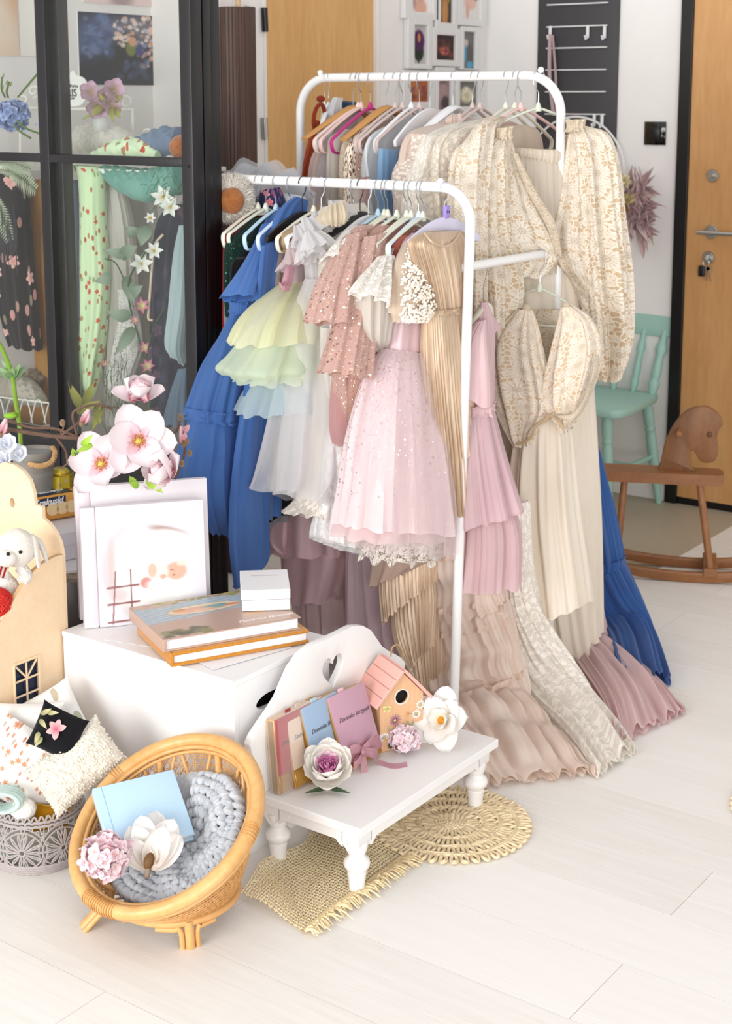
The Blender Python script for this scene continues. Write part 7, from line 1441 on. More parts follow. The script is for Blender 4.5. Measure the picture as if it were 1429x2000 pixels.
# ================================================================ on the bench: photo boxes, birdhouse, flowers
SZ0 = bz_ + .0008
GOLD = paint('#c99b57', .35, .35); GOLD2 = paint('#b5873f', .3, .5)
ev = A(0, 1, 0)
TILT = math.radians(20); up_ = A(-math.sin(TILT), 0, math.cos(TILT)); nb = A(math.cos(TILT), 0, math.sin(TILT))
RBX = np.stack([ev, up_, nb], 1)
BXS = 'keepsake photo boxes leaning on the bench back'
def photobox(col, c0, W_, H_, T_, label, script=True, sheen='', rot=0.0, tilt=20):
    ti = math.radians(tilt); Rz = rotz(rot); e1, e2, e3 = Rz @ ev, Rz @ A(-math.sin(ti), 0, math.cos(ti)), Rz @ A(math.cos(ti), 0, math.sin(ti)); RR = np.stack([e1, e2, e3], 1)
    t = thing('keepsake_box', label, 'box', c0, BXS); m = c0 + e1*W_/2 + e2*H_/2
    part('case', box(m + e3*T_*.42, (W_, H_, T_*.84), .0015, 2, RR), GOLD, t); part('velvet_cover', box(c0 + e1*W_/2 + e2*(H_*.63) + e3*(T_*.9), (W_*1.0, H_*.76, T_*.2), .002, 2, RR), fuzzy(col, col, 300, .9, .2, .0008), t)
    part('gold_foot', box(c0 + e1*W_/2 + e2*(H_*.12) + e3*(T_*.88), (W_*.99, H_*.22, T_*.12), .001, 1, RR), GOLD2, t)
    part('edge', box(c0 - e1*.0004 + e2*H_/2 + e3*T_*.45, (.002, H_*.97, T_*.5), .0004, 1, RR), paint('#8f6a2f', .4, .4), t)
    part('pull_tab', box(c0 + e1*W_*.42 + e2*(H_ + .002) + e3*T_*.7, (.018, .014, .002), .0006, 1, RR), paint(sheen or col, .4), t)
    if script: lettering('Dominika Skrzypek', .0125, c0 + e1*W_*.52 + e2*H_*.66 + e3*(T_*1.0 + .0004), e1, e2, paint('#4a3c40', .6), t, .0002, .5)
    return t, e1, e2, e3
def seat_pt(x, y): return PZ(x, y, SZ0)
W_, H_, T_ = .118, .155, .026
c = seat_pt(530, 1548); r0 = photobox('#9c2f33', c, W_, H_, T_, 'keepsake box with a dark red velvet cover, leftmost in the row on the bench', tilt=5)
c = seat_pt(563, 1539); photobox('#cdb6a4', c, W_, H_, T_, 'keepsake box with a beige velvet cover, second in the row on the bench', tilt=11)
c = seat_pt(604, 1530); photobox('#93aac4', c, W_, H_, T_, 'keepsake box with a powder blue velvet cover between beige and mauve ones', sheen='#a9c9dc', tilt=16)
c = seat_pt(662, 1508); mv, e1, e2, e3 = photobox('#b78fa0', c, W_, H_, T_, 'keepsake box with a mauve velvet cover and pink bow, front of the row', sheen='#dcb3bf', rot=-.06, tilt=20)
# clear wrap over the left boxes
q0 = seat_pt(518, 1548); solo('clear_wrap', box(seat_pt(530, 1548) + ev*W_/2 + A(0, 0, H_*.5) + A(.006, 0, .002), (W_ + .006, H_ + .004, .036), .006, 3, np.stack([ev, nrm(A(-.087, 0, 1)), nrm(A(1, 0, .087))], 1)), film('#ffffff', .03), 'clear cellophane sleeve wrapped round the dark red keepsake box', 'wrap')
# satin bow and ribbon
SAT = cloth('#e0b0bb', '#d5a2ae', shine=1.2, weave=400)
bwx = c + e1*W_*.42 + e2*H_*.16 + e3*(T_ + .004)
bo = thing('satin_bow', 'dusty pink satin bow with a long tail trailing over the bench', 'ribbon', bwx - A(0, 0, .02))
part('band', box(c + e1*W_/2 + e2*H_*.17 + e3*(T_ + .001), (W_ + .002, .028, .0012), .0004, 1, np.stack([e1, e2, e3], 1)), SAT, bo)
for s_ in (-1, 1):
    for k_ in (0, 1): part('loop', ribbon_strip([bwx, bwx + e1*s_*.018 + e2*(.012 - .02*k_) + e3*.012, bwx + e1*s_*.038 + e2*(.016 - .034*k_) + e3*.008, bwx + e1*s_*.034 + e2*(.004 - .02*k_) + e3*.002, bwx], .02, e2 + e3*.4, 24), SAT, bo)
part('knot', ball(bwx + e3*.004, .008, 12, 8, (1, 1.1, .8), np.stack([e1, e2, e3], 1)), SAT, bo)
part('tail', ribbon_strip([bwx, bwx + e1*.025 - e2*.018 + e3*.006, seat_pt(742, 1492) + A(0, 0, .004), seat_pt(768, 1498) + A(0, 0, .002), seat_pt(795, 1494) + A(0, 0, .0016)], .017, e2*.3 + FWD, 40), SAT, bo)
part('tail', ribbon_strip([bwx, bwx - e1*.01 - e2*.02 + e3*.008, bwx - e1*.018 - e2*.045 + e3*.01], .016, e1 + e3*.3, 16), SAT, bo)
# birdhouse
fx = nrm(A(.46, .887, 0)); fn_ = nrm(A(.887, -.46, 0)); bb = seat_pt(742, 1470); BWD, BHT, BDP = .105, .118, .085
BIR = wood('#c99a72', '#dcb48e', (6, 6, .8), .55, 30, .06); PNK = paint('#e3aca1', .5, grain=.05)
bh = thing('birdhouse', 'small wooden birdhouse with pink roof and painted flowers on the bench', 'birdhouse', bb); apex = .175
RBH = np.stack([fx, -fn_, A(0, 0, 1)], 1)
hol = [(BWD*.5 + .0165*math.cos(t), .118 + .0165*math.sin(t)) for t in np.linspace(0, 2*PI, 26, endpoint=False)]
fo = [(0, 0), (BWD, 0), (BWD, BHT), (BWD/2, apex), (0, BHT)]
part('front', prism(fo, .007, bb, fx, (0, 0, 1), -fn_, holes=[hol]), BIR, bh, False); part('back', prism(fo, .007, bb - fn_*(BDP - .007), fx, (0, 0, 1), -fn_), BIR, bh, False)
part('hole_rim', tube([bb + fx*x + A(0, 0, z) - fn_*.0 for x, z in hol], .0014, 6, True), paint('#e9e4de', .5), bh)
for x in (.003, BWD - .003): part('side', box(bb + fx*x - fn_*BDP/2 + A(0, 0, BHT/2), (.006, BDP - .014, BHT), 0, 1, np.stack([fx, fn_, A(0, 0, 1)], 1)), BIR, bh, False)
part('inside_shade', box(bb + fx*BWD/2 - fn_*BDP*.5 + A(0, 0, .07), (BWD - .02, BDP - .03, .12), 0, 1, np.stack([fx, fn_, A(0, 0, 1)], 1)), paint('#1a1210', .9), bh, False)  # dark block painted as the shade behind the entrance hole
sl = math.atan2(apex - BHT, BWD/2); RL = (BWD/2)/math.cos(sl) + .022
for s_ in (-1, 1):
    d = fx*s_*math.cos(sl) - A(0, 0, math.sin(sl)); nn = fx*s_*math.sin(sl) + A(0, 0, math.cos(sl)); ap = bb + fx*BWD/2 + A(0, 0, apex + .004) - fn_*BDP/2
    rp = part('roof_panel', box(ap + d*RL/2 + nn*.001, (RL, BDP + .026, .004), .0006, 1, np.stack([d, fn_, nn], 1)), PNK, bh, False)
    for k_ in range(4): part('roof_board', box(ap + d*(RL*(k_ + .5)/4) + nn*.0042, (RL/4 - .0012, BDP + .028, .003), .0008, 1, np.stack([d, fn_, nn], 1)), PNK, rp, False)
part('perch', tube([bb + fx*BWD*.62 + A(0, 0, .076) - fn_*.003, bb + fx*BWD*.62 + A(0, 0, .078) + fn_*.016], .003, 8), BIR, bh)
tl = bb + fx*BWD*.62 + A(0, 0, apex + .006) - fn_*(BDP*.9); part('hanging_twine', tube(cr([tl, tl + fx*.004 + A(0, 0, .02), tl + fx*.018 + A(0, 0, .024), tl + fx*.03 + A(0, 0, .008), tl + fx*.03 - A(0, 0, .012)], 20), .0018, 6), paint('#a88a62', .8), bh)
def painted(px, pz, n, L, w_, col, heart, ph=0.0, arc=2*PI):
    o = bb + fx*px + A(0, 0, pz) + fn_*.0006; gs = [leaf(o, o + (fx*math.cos(ph + arc*i/n) + A(0, 0, 1)*math.sin(ph + arc*i/n))*L, w_, fn_, 0, 0, 2, 4) for i in range(n)]
    part('painted_flower', join(*gs), paint(col, .6), bh); part('painted_heart', ball(o, .003, 8, 6, (1, .2, 1), np.stack([fx, fn_, A(0, 0, 1)], 1)), paint(heart, .6), bh)
painted(.036, .067, 13, .016, .005, '#a97583', '#d9c66a'); painted(.088, .072, 12, .0125, .005, '#e9e6e2', '#c9a94a'); painted(.098, .092, 9, .012, .006, '#e6dfd6', '#c9a94a'); painted(.010, .030, 10, .016, .006, '#ece9e4', '#c9a94a', .2, 3.6)
painted(.026, .012, 8, .010, .006, '#5c5350', '#d9d0c8'); painted(.092, .036, 6, .010, .008, '#b4684c', '#3a2a24'); painted(.05, .028, 9, .008, .004, '#cfae62', '#cfae62'); painted(.048, .014, 7, .006, .004, '#cfae62', '#b8603c'); painted(.036, -.0 + .004, 5, .006, .005, '#b8603c', '#b8603c')
for px, pz, s_ in ((.016, .098, 1),):
    o = bb + fx*px + A(0, 0, pz) + fn_*.0007; part('painted_butterfly', join(*[leaf(o, o + (fx*a_ + A(0, 0, b_))*.012, .009, fn_, 0, 0, 2, 4) for a_, b_ in ((-1, .55), (1, .2), (-.8, -.6), (.7, -.7))]), paint('#d6cf8a', .6), bh)
for px, pz, a_ in ((.075, .045, 1.0), (.07, .05, 2.0), (.042, .045, 1.4), (.06, .02, 1.8), (.02, .045, 1.5)): o = bb + fx*px + A(0, 0, pz) + fn_*.0005; part('painted_leaf', leaf(o, o + (fx*math.cos(a_) + A(0, 0, math.sin(a_)))*.014, .006, fn_, 0, 0, 2, 4), paint('#9aa88a', .6), bh)
# flowers lying on the bench
PE = petalmat('#b8498f', '#f2d9e3', .5); PEW = petalmat('#eadfd6', '#f2efe9', .5); PEM = petalmat('#a82f88', '#d98ab8', .5, .9)
po_ = seat_pt(640, 1545) + A(0, 0, .042)
pn = nrm(CAMDIR(po_)*.7 + A(0, 0, .6))
pe = flower('peony', 'white and pink peony bloom lying at the near corner of the bench', 'flower', po_, pn, [(6, .05, .062, -.05, .45, .62, PEW, 0), (6, .05, .058, .25, .45, .5, PEW, .5), (6, .046, .054, .5, .45, .36, PEW, .2), (10, .045, .026, .72, .5, .12, PE, .4), (10, .04, .02, .92, .5, .1, PEM, .1), (10, .037, .016, 1.12, .5, .1, PEM, .6), (7, .034, .013, 1.35, .5, .1, PEM, .3)])
for s_ in (-1, 1): o = po_ - A(0, 0, .035); part('leaf', leaf(o, o + RIGHT*s_*.045 - FWD*.025 - A(0, 0, .003), .02, A(0, 0, 1), .2, .05), petalmat('#2f4a30', '#4f6a4c', .6), pe)
o = po_ - A(0, 0, .01); part('petal', leaf(o, seat_pt(572, 1520) + A(0, 0, .018), .03, A(0, 0, 1), .5, .15), PEW, pe)
cluster('pink_hydrangea', 'pale pink hydrangea head lying on the bench before the birdhouse', 'flower', seat_pt(790, 1470) + A(0, 0, .03), .027, [petalmat('#e7ccd6', '#f0e3e8', .7), petalmat('#e0b9c8', '#eedae2', .7)], 60, 3, pl_=.013, hemi=-.8)
wf_ = seat_pt(862, 1452) + A(0, 0, .052)
wp = petalmat('#efe2d2', '#f0efed', .5); wpo = petalmat('#e8d8b4', '#f0efec', .5)
flower('white_anemone', 'big white silk flower with orange yellow heart at the far end of the bench', 'flower', wf_, nrm(CAMDIR(wf_) - RIGHT*.35 + A(0, 0, .2)), [(5, .072, .062, .12, .35, .2, wp, .25), (5, .06, .05, .3, .35, .25, wp, .75), (6, .038, .03, .7, .4, .2, wpo, .2)], None, stamens(60, .009, .009, paint('#d8951c', .6), .0017, .0075, paint('#c9781a', .6)))
# ================================================================ round rattan chair
RAT = wood('#c08a4c', '#dfb277', (3, 3, 3), .38, 25, .05); RATD = wood('#b07c40', '#d0a063', (30, 30, 30), .5, 40, .2)
vd = CAMDIR(PD(324, 1606, 2.72)); upc = nrm(np.cross(RIGHT, -vd)); upc = upc if upc[2] > 0 else -upc
RC = PD(324, 1606, 2.70); rn = nrm(vd*.73 - RIGHT*.429 + upc*.531); RR_ = .1905; rB = axes(rn, RIGHT)
def RIM(t, r=1.0, d=0.0): return RC + (rB[:, 0]*math.cos(t) + rB[:, 1]*math.sin(t))*RR_*r - rn*d
pa = thing('rattan_chair', 'small round rattan bucket chair with cane webbing in the foreground', 'chair', A(RC[0], RC[1], 0))
T64 = np.linspace(0, 2*PI, 72, endpoint=False)
rimp = part('rim', tube([RIM(t) for t in T64], .0138, 14, True), RAT, pa)
part('inner_hoop', tube([RIM(t, .915, .002) for t in T64], .0048, 10, True), RAT, pa); part('inner_hoop', tube([RIM(t, .90, .012) for t in T64], .0042, 10, True), RAT, pa); part('outer_hoop', tube([RIM(t, 1.02, .0155) for t in T64], .0048, 10, True), RAT, pa)
DEP = .10
BC0 = PZ(340, 1738, .05); BRR = .122
def BASE(t, r=1.0): d = RIM(t) - RC; d[2] = 0; return BC0 + nrm(d)*BRR*r
def BOWL(t, s, off=0.0):     # s 0 at the tilted rim, 1 at the level base ring
    p, q = RIM(t, .955, .014), BASE(t); o = nrm(RIM(t) - RC); bul = .012*math.sin(PI*s)
    return p*(1 - s) + q*s + o*(bul - off)
part('base_hoop', tube([BASE(t) for t in T64], .0075, 10, True), RAT, pa)
# cane webbing: two diagonal families and rings between them
gs = []; nd = 64
for sg in (-1, 1):
    for i in range(nd): gs.append(tube([BOWL(2*PI*i/nd + sg*s*.75, s, .004 + .0006*(i % 2)) for s in np.linspace(0, 1, 14)], .0013, 4, caps=False, flat=.6))
for j in range(1, 13): gs += [tube([BOWL(t, (j + o_)/13, .0035) for t in T64], .0011, 4, True, flat=.6) for o_ in (-.12, .12)]
for i in range(nd): gs += [tube([BOWL(2*PI*(i + o_)/nd, s, .0045) for s in np.linspace(0, 1, 8)], .0009, 4, caps=False) for o_ in (-.14, .14)]
part('cane_webbing', join(*gs), RATD, pa, kind='stuff')
gs = [tube([BASE(2*PI*i/40 + sg*.12*s, 1 - s) for s in np.linspace(0, .98, 6)], .0014, 4, caps=False) for i in range(40) for sg in (-1, 1)]; part('base_webbing', join(*gs), RATD, pa, kind='stuff')
for i in range(8): t = 2*PI*(i + .3)/8; part('stave', tube([BOWL(t, s, .011) for s in np.linspace(0, 1, 8)], .0066, 10), RAT, pa)
for i in range(26):
    t = 2*PI*i/26; dlt = .16 if i % 2 else -.16; part('brace', tube([BOWL(t - dlt*.5, .0, .0085), BOWL(t + dlt*.6, .5, .0085), BOWL(t + dlt*1.3, .95, .0085)], .0036, 8), RAT, pa)
for k_, (tc0, n_) in enumerate(((-2.2, 14), (-.35, 5), (2.3, 4))):
    for i in range(n_): t = tc0 + (i - n_/2)*.032; fr_b = np.array([RIM(t, 1, 0) + (nrm(RIM(t) - RC)*math.cos(q) + rn*math.sin(q))*.0149 for q in np.linspace(-1.2, 2.6, 10)]); part('wrap', tube(fr_b, .0016, 5, flat=.7), RATD, rimp)
for fx_, fy_ in ((163, 1812), (372, 1850), (497, 1662)):
    f_ = PZ(fx_, fy_); f_ = f_ if fx_ < 450 else f_ - RIGHT*.03
    tb = min(T64, key=lambda t: np.linalg.norm((BASE(t) - f_)[:2])); top = BASE(tb); hd2 = nrm((f_ - BC0)*A(1, 1, 0)); sd = nrm((BASE(tb + .3) - BASE(tb - .3))*A(1, 1, 0))
    part('leg', tube([f_, f_ + (top - f_)*.5, top + A(0, 0, .004)], .0095, 12), RAT, pa)
    for s_ in (-1, 1):
        c0 = f_ + sd*s_*.0150; c1 = c0 + (top - f_)*.55; c2 = BASE(tb + s_*.22) - A(0, 0, .012); c3 = BASE(tb + s_*.5) - A(0, 0, .0105)
        part('leg_cane', tube(cr([c0, c1, c2*.5 + c1*.5 + A(0, 0, .008), c2, c3], 28), .0052, 10), RAT, pa)
# grey chunky knit blanket lying round the bowl
KN = fuzzy('#babdc2', '#a5a9b0', 90, .95, .5, .002)
kbk = thing('chunky_blanket', 'grey chunky knitted blanket filling the rattan chair', 'blanket', RIM(0, 0, DEP)); rs = np.random.RandomState(12); st_ = []
def KS(t, s, up=0.0):
    """blanket surface inside the bowl: t round, s from rim side to centre"""
    m_ = math.exp(-((((t - .35 + PI) % (2*PI)) - PI)/.95)**2)      # high mound on the right
    rad = .80*(1 - s); dep = .05 + .045*s - .036*m_*math.sin(PI*min(1, s*1.25 + .12)) + .008*math.sin(t*7 + s*9)
    p = RC + (rB[:, 0]*math.cos(t) + rB[:, 1]*math.sin(t))*RR_*rad - rn*(dep - up); lo_ = BC0[2] + .016 + up
    return p + rn*max(0, (lo_ - p[2])/rn[2])
def stitch(a, b, r):
    m_ = (a + b)/2 + rn*r*.55; return tube(cr([a, m_, b], 7), [r*.35, r*.95, r*1.05, r*.9, r*.3], 8)
for row in range(8):
    s = .04 + row*.115; n_ = int(44*(1 - s)) + 6
    for i in range(n_):
        t = 2*PI*i/n_ + row*.2
        if 1.25 < t % (2*PI) < 2.75 and s < .3: continue
        dt = 2*PI/n_
        for q in (-1, 1): st_.append(stitch(KS(t + dt*.08*q, s - .005) , KS(t + dt*.62*q, s + .125, .004), .0072*rs.uniform(.85, 1.15)))
part('stitches', join(*st_), KN, kbk, kind='stuff')
part('fold', grid(lambda u_, v_: KS(2*PI*u_, .02 + .97*v_, -.006), 60, 14), KN, kbk)
# light blue album
tl_, tr_ = PD(180, 1541, 2.79), PD(338, 1503, 2.83); br_ = PD(372, 1640, 2.70)
ax_ = nrm(tr_ - tl_); wA = np.linalg.norm(tr_ - tl_); dn = br_ - tr_; dn = nrm(dn - ax_*np.dot(dn, ax_)); nA = nrm(np.cross(ax_, -dn)); nA = nA if np.dot(nA, vd) > 0 else -nA; hA = .150; RA = np.stack([ax_, -dn, nA], 1); cA = tl_ + ax_*wA/2 + dn*hA/2
LB = paint('#b4d1e8', .4, grain=.08); la = thing('blue_album', 'light blue square album leaning in the rattan chair', 'album', tl_ + dn*hA)
part('front_cover', box(cA, (wA, hA, .004), .0018, 3, RA), LB, la); part('pages', box(cA - nA*.009, (wA - .008, hA - .008, .013), .001, 1, RA), paint('#e6e4e0', .6), la); part('back_cover', box(cA - nA*.018, (wA, hA, .004), .0018, 3, RA), LB, la); part('spine', box(tl_ + dn*hA/2 + ax_*.004 - nA*.009, (.01, hA, .021), .004, 3, RA), LB, la); part('hinge_groove', box(tl_ + dn*hA/2 + ax_*.017 + nA*.0018, (.0018, hA - .002, .001), .0004, 1, RA), paint('#90b4d2', .5), la)
# magnolia lying in the chair, pink hydrangea
MW = petalmat('#e8ddd2', '#f1efed', .5)
def P_(x, y, d): return PD(x, y, d)
mgc = P_(296, 1668, 2.66); cm = thing('white_magnolia', 'white magnolia bloom with brown calyx lying in the rattan chair', 'flower', mgc)
for (x, y, d, w_, up) in ((252, 1622, 2.67, .06, -.2), (240, 1650, 2.65, .05, -.6), (340, 1608, 2.67, .062, .2), (356, 1640, 2.65, .055, .5), (305, 1592, 2.71, .06, 0), (275, 1600, 2.68, .055, -.2), (322, 1622, 2.64, .05, .2)):
    o = P_(293, 1690, 2.645); tip = P_(x, y - 8, d); part('petal', leaf(o, tip, w_*.95, vd + RIGHT*up*.6 + upc*.3, .6, -.15, 10, 14, .95, .5), MW, cm)
part('calyx', ball(P_(291, 1682, 2.60), .0105, 16, 10, (.95, .7, 1.5), axes(upc + RIGHT*.25, RIGHT)), petalmat('#6b4a26', '#8d7a3c', .5), cm)
part('stem', tube([P_(290, 1690, 2.60), P_(287, 1714, 2.585)], [.006, .005], 10), wood('#6a5a4c', '#8b7a68', (30, 30, 30), .8, 40, .3), cm)
cluster('pink_hydrangea', 'pale pink hydrangea head lying in the rattan chair left of the magnolia', 'flower', P_(207, 1672, 2.63), .04, [petalmat('#e6c3cc', '#f0dfe3', .7), petalmat('#dfb2be', '#edd3da', .7)], 95, 5, pl_=.0155, hemi=-.9)
# ================================================================ cushions and crochet basket at the left
def cushion(name, label, c, ex, ey, w_, h_, th_, mat_, group='cushions beside the rattan chair', seed=0, pipe=None, cat='cushion', lump=.03):
    ex = nrm(ex); n = nrm(np.cross(ex, ey)); ey = nrm(np.cross(n, ex)); c = np.asarray(c, float)
    def half(sg):
        def f(u_, v_):
            x, y = u_*2 - 1, v_*2 - 1; k_ = (1 - .03*(1 - x*x)*abs(y)**3), (1 - .03*(1 - y*y)*abs(x)**3)
            z = (max(0, (1 - abs(x)**2.6))*max(0, (1 - abs(y)**2.6)))**.55
            z *= 1 + lump*math.sin(x*5 + seed) + lump*math.sin(y*6 + x*3 + seed*2)
            pinch = (abs(x)*abs(y))**6*.05
            return c + ex*x*w_/2*k_[1]*(1 + pinch) + ey*y*h_/2*k_[0]*(1 + pinch) + n*sg*z*th_/2
        g = grid(f, 30, 30); T = g[2]*np.array([w_, h_, 1]); return (g[0], g[1] if sg > 0 else [q[::-1] for q in g[1]], T)
    t = thing(name, label, cat, c - A(0, 0, h_/2), group); part('cover', join(half(1), half(-1)), mat_, t)
    per = [(-1, -1), (0, -1), (1, -1), (1, 0), (1, 1), (0, 1), (-1, 1), (-1, 0)]
    if pipe: part('seam', tube([half(1)[0][i] for i in [*range(0, 31), *range(61, 961, 31), *range(959, 929, -1), *range(899, 0, -31)]], .0022, 6, True), pipe, t)
    return t
FL1 = floral('#dedad6', ('#c07c5e', '#d6a68a'), '#a9a797', .021, .55, leafs=.32, size=.32, petals=6); FL2 = floral('#dddcd9', ('#d2ab92', '#e2cbbb'), '#9aab96', .06, .4, leafs=.4, size=.4); FLB = floral('#15141b', ('#d98f98', '#e6b6b4'), '#8d8f5e', .11, .5, leafs=.16, size=.42)
cR1 = RIGHT
cushion('cushion', 'green leaf print white cushion leaning against the crate at the back of the pile', PD(98, 1420, 3.09), RIGHT*.8 + upc*.45, upc - RIGHT*.4, .15, .15, .05, FL2, seed=1)
cushion('cushion', 'white cushion with large pale peach blooms behind the black one', PD(52, 1425, 3.06), RIGHT, upc + vd*.2, .15, .11, .06, FL2, seed=2)
cushion('cushion', 'big white cushion with small red and orange wildflowers', PD(46, 1500, 3.0), RIGHT*.86 - upc*.5, upc*.86 + RIGHT*.5 + vd*.35, .205, .165, .075, FL1, seed=3)
cushion('cushion', 'small black cushion with a pink magnolia print', PD(112, 1430, 2.93), RIGHT*.92 - upc*.42, upc*.92 + RIGHT*.42 + vd*.3, .099, .093, .035, cloth('#15141a'), seed=4)
# the printed bloom on the black cushion
bcC = PD(110, 1425, 2.912); bc = bpy.data.objects['cushion.003']
for a_ in (.3, 1.3, 2.3, 3.4, 4.6): o = bcC; d = RIGHT*math.cos(a_) + upc*math.sin(a_); part('printed_petal', leaf(o + vd*.004, o + d*.021 + vd*.0035, .013, vd, 0, 0, 4, 8, .8, .6), petalmat('#c9607a', '#e6b4b4', .8), bc)
for (x, y, a_) in ((80, 1395, .5), (78, 1405, -.9), (92, 1392, 0), (76, 1430, -1.9), (82, 1440, -2.2), (120, 1460, -.6)): o = PD(x, y, 2.915); part('printed_leaf', leaf(o, o + (RIGHT*math.cos(a_) + upc*math.sin(a_))*.024, .010, vd, 0, 0, 3, 6), petalmat('#8a8a5a', '#c3bd92', .8), bc)
shp = cushion('cushion', 'cream sheepskin cushion leaning against the rattan chair', PD(150, 1496, 2.92), RIGHT*.78 + upc*.62, upc*.78 - RIGHT*.62 + vd*.2, .172, .11, .07, fuzzy('#e6e0d4', '#d6cfc0', 60, .98, 1, .01), seed=5)
gs = []; rs = np.random.RandomState(3); src = np.array([v.co[:] for v in bpy.data.objects[shp.name].children[0].data.vertices]) + _org[shp.name]; cen = src.mean(0)
for i in range(4200):
    p = src[rs.randint(len(src))]; p = p + nrm(cen - p)*.0012 + rs.normal(0, .0012, 3); gs.append(ball(p, rs.uniform(.0016, .0032), 6, 4, (1, 1, .8)))
part('fleece', join(*gs), fuzzy('#ddd6c9', '#d0c8b9', 60), shp, kind='stuff')
# crochet basket, low round, of yarn with flower medallions
bcx = PZ(66, 1690) + FWD*.05; BR, BHH = .098, .112
ba = thing('crochet_basket', 'low grey crocheted basket with flower medallions on the floor left of the chair', 'basket', A(bcx[0], bcx[1], 0)); YRN = cloth('#a8a09e', '#9a9290', crinkle=.8); YG = paint('#a59d9b', .9)
def BK(t, z): q = z/BHH; r = BR*(.86 + .24*math.sin(PI*min(1, q*.8 + .1))) ; return A(bcx[0] + r*math.cos(t), bcx[1] + r*math.sin(t), .003 + z)
gs = []
for j, z in enumerate((0, .006, .012, .018, BHH*.92, BHH*.98)): part('round', tube([BK(t, z + .0012*math.sin(t*40)) for t in np.linspace(0, 2*PI, 90, endpoint=False)], .0032, 6, True), YG, ba)
def med(t0, z0, R_):
    g = []; P3 = lambda a, r: BK(t0 + r*math.cos(a)/BR, max(.001, min(BHH, z0 + r*math.sin(a))))
    for i in range(14): a = 2*PI*i/14; g.append(tube(cr([P3(a, R_*.14), P3(a - .08, R_*.5), P3(a, R_*.72), P3(a + .08, R_*.5), P3(a, R_*.16)], 14), .0016, 5))
    for r_, th_ in ((.12, .0022), (.76, .0018), (.9, .0016)): g.append(tube([P3(a, R_*r_) for a in np.linspace(0, 2*PI, 30, endpoint=False)], th_, 5, True))
    for i in range(22): a = 2*PI*i/22; g.append(tube(cr([P3(a, R_*.9), P3(a + .07, R_*1.02), P3(a + .14, R_*.9)], 5), .0016, 4))
    return join(*g)
for i in range(8): part('medallion', med(-2.2 + i*2*PI/8 + .39, BHH*.48, BHH*.46), YG, ba)
nl_ = []
for i in range(16):
    t = -2.2 + i*2*PI/16; nl_.append(join(*[tube(cr([BK(t + dx, BHH*z_) for dx, z_ in q], 8), .0015, 4) for q in (((-.06, .95), (0, .78), (.06, .95)), ((0, .78), (-.05, .6)), ((0, .78), (.05, .6)), ((-.06, .05), (0, .2), (.06, .05)), ((0, .2), (0, .34)))]))
part('net_links', join(*nl_), YG, ba, kind='stuff')
for i in range(40): t = 2*PI*i/40; part('scallop', tube(cr([BK(t - .07, BHH), BK(t, BHH + .0085), BK(t + .07, BHH)], 8), .0022, 5), YG, ba)
part('inner_lining', lathe([(.001, 0.002), (BR*.78, .002), (BR*.84, BHH*.4), (BR*.88, BHH*.8)], 40, A(bcx[0], bcx[1], .003), caps=False), cloth('#cfd0cb', alpha=.75), ba)
cushion('mustard_cushion', 'mustard yellow cushion tucked inside the crochet basket', PD(97, 1613, 2.93), RIGHT*.98 - A(0, 0, .1), A(0, 0, 1) + RIGHT*.08, .075, .09, .035, cloth('#c9900f', '#b67f0a', crinkle=.5), None, 7, paint('#a87a0c', .8), 'cushion')
yw = blob(PD(46, 1580, 2.92), (.026, .024, .022), 4, .05); solo('white_wool_ball', yw, fuzzy('#e6e3df', '#d8d4ce', 80), 'fluffy white wool ball on top of the crochet basket', 'wool')
mk = thing('mint_yarn', 'skein of pale mint yarn at the left edge in the crochet basket', 'yarn', PD(12, 1600, 2.93)); yc = PD(8, 1562, 2.92)
for i in range(18): o_ = i/18*2 - 1; part('strand', tube([yc + RIGHT*(.034*math.cos(t)) + A(0, 0, .02*math.sin(t)) - FWD*(.018*o_) + RIGHT*.004*math.sin(i*5) for t in np.linspace(0, 2*PI, 28, endpoint=False)], .0042, 7, True), paint('#b5c9c3', .9), mk)
yb2 = PD(14, 1650, 2.95); mk2 = thing('sage_yarn_ball', 'sage green yarn ball inside the crochet basket at the left border', 'yarn', yb2 - A(0, 0, .02))
for i in range(26): ax = nrm(RS.normal(size=3)); B = axes(ax); part('strand', tube([yb2 + (B[:, 0]*math.cos(t) + B[:, 1]*math.sin(t))*.024 for t in np.linspace(0, 2*PI, 22, endpoint=False)], .0026, 5, True), paint('#9db5ae', .9), mk2)
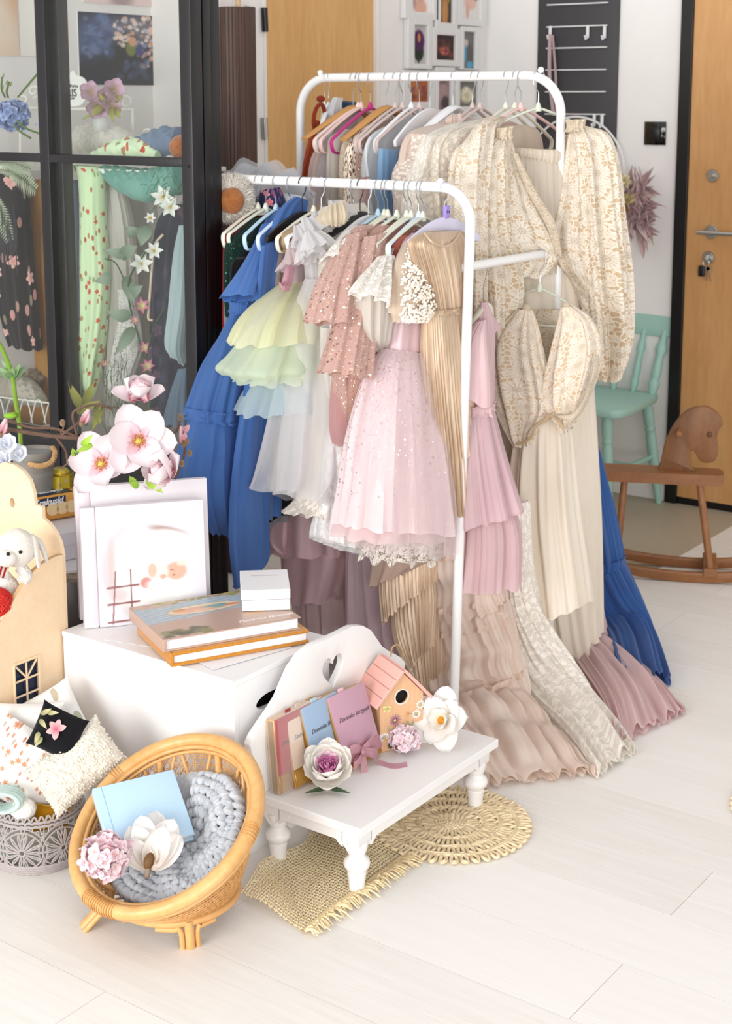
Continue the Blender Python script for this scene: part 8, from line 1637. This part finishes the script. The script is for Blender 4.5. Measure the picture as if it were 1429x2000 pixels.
# ================================================================ tulle bundle and fur toy at the left end of the low rail
TUL = cloth('#e3e5ea', '#d9dce4', alpha=.35, weave=500, transl=.3)
tb_ = thing('tulle_bundle', 'grey white tulle bundle lying over the left end of the low rail', 'fabric', PV(500, 345, 3.15))
for i in range(6):
    ph = i*1.3; pts = [(428 + 6*i, 352 + 4*math.sin(ph)), (470 + 8*i, 316 + 5*i + 3*math.sin(ph*2)), (530 + 5*i, 316 + 6*i), (580 + 2*i, 330 + 5*i), (598, 350 + 9*i)]
    P = [PV(x, y, 3.12 + .018*i) for x, y in pts]
    g = grid(lambda u_, v_: cr(P, 33)[int(round(u_*32))] + A(.006*math.sin(v_*9 + u_*14 + ph), .05*(v_ - .2)*(1 + .3*math.sin(u_*9 + ph)), -.11*v_*(.7 + .3*math.sin(u_*11 + ph)) + .008*math.sin(u_*26 + v_*7 + ph)), 32, 10)
    part('tulle', (g[0], g[1], g[2]*.2), TUL, tb_)
solo('clear_garment_bag', drape(face([((520, 380), (545, 376), .02), ((530, 410), (590, 385), .03), ((545, 440), (598, 410), .02)], v=3.1), 5, .008, 303, 20, 70), film('#d5dbe2', .3), 'crumpled clear plastic bag below the tulle bundle', 'bag')
ft_ = thing('fur_hat', 'white long haired fur hood with a brown suede inside at the cabinet post', 'hat', PV(455, 420, 2.93)); fc0 = PV(452, 388, 2.955)
part('hood', blob(fc0, (.05, .04, .056), 6, .05), fuzzy('#ded8d0', '#c9c1b6', 70), ft_); part('suede', blob(PV(452, 392, 2.925), (.034, .02, .034), 2, .03), fuzzy('#9a6238', '#84502a', 50, .9, .2, .001), ft_)
gs = []
for i in range(3600):
    d = nrm(rs.normal(size=3)); p = fc0 + (d*np.array([.05, .04, .056])) @ Bc.T
    if np.linalg.norm(p - PV(452, 392, 2.92)) < .03: continue
    q = nrm(p - fc0 + rs.normal(0, .012, 3)); gs.append(leaf(p, p + q*rs.uniform(.008, .018), .0022, rs.normal(size=3), .2, .5, 1, 2))
part('fur', join(*gs), fuzzy('#e6e1da', '#d6cfc5', 70), ft_, kind='stuff')
pr2 = PV(535, 395, 3.06); solo('navy_print_scarf', drape(face([((510, 372), (545, 366), .015), ((500, 395), (556, 400), .025), ((508, 412), (560, 412), .015)], v=3.06), 6, .01, 305, 18, 80), floral('#23284a', ('#c9486a', '#d9a3a8'), '#39406a', .03, .6), 'navy scarf with pink print bunched behind the hangers at the low rail', 'scarf')
solo('red_strap_top', drape(face([((680, 350), (720, 345), .012), ((688, 380), (718, 380), .02), ((694, 405), (716, 405), .02), ((700, 440), (720, 440), .02)], v=3.12), 5, .005, 306, 20, 70), cloth('#a01730', '#b9b3ad'), 'dark red top seen behind the black hanger on the low rail', 'top')
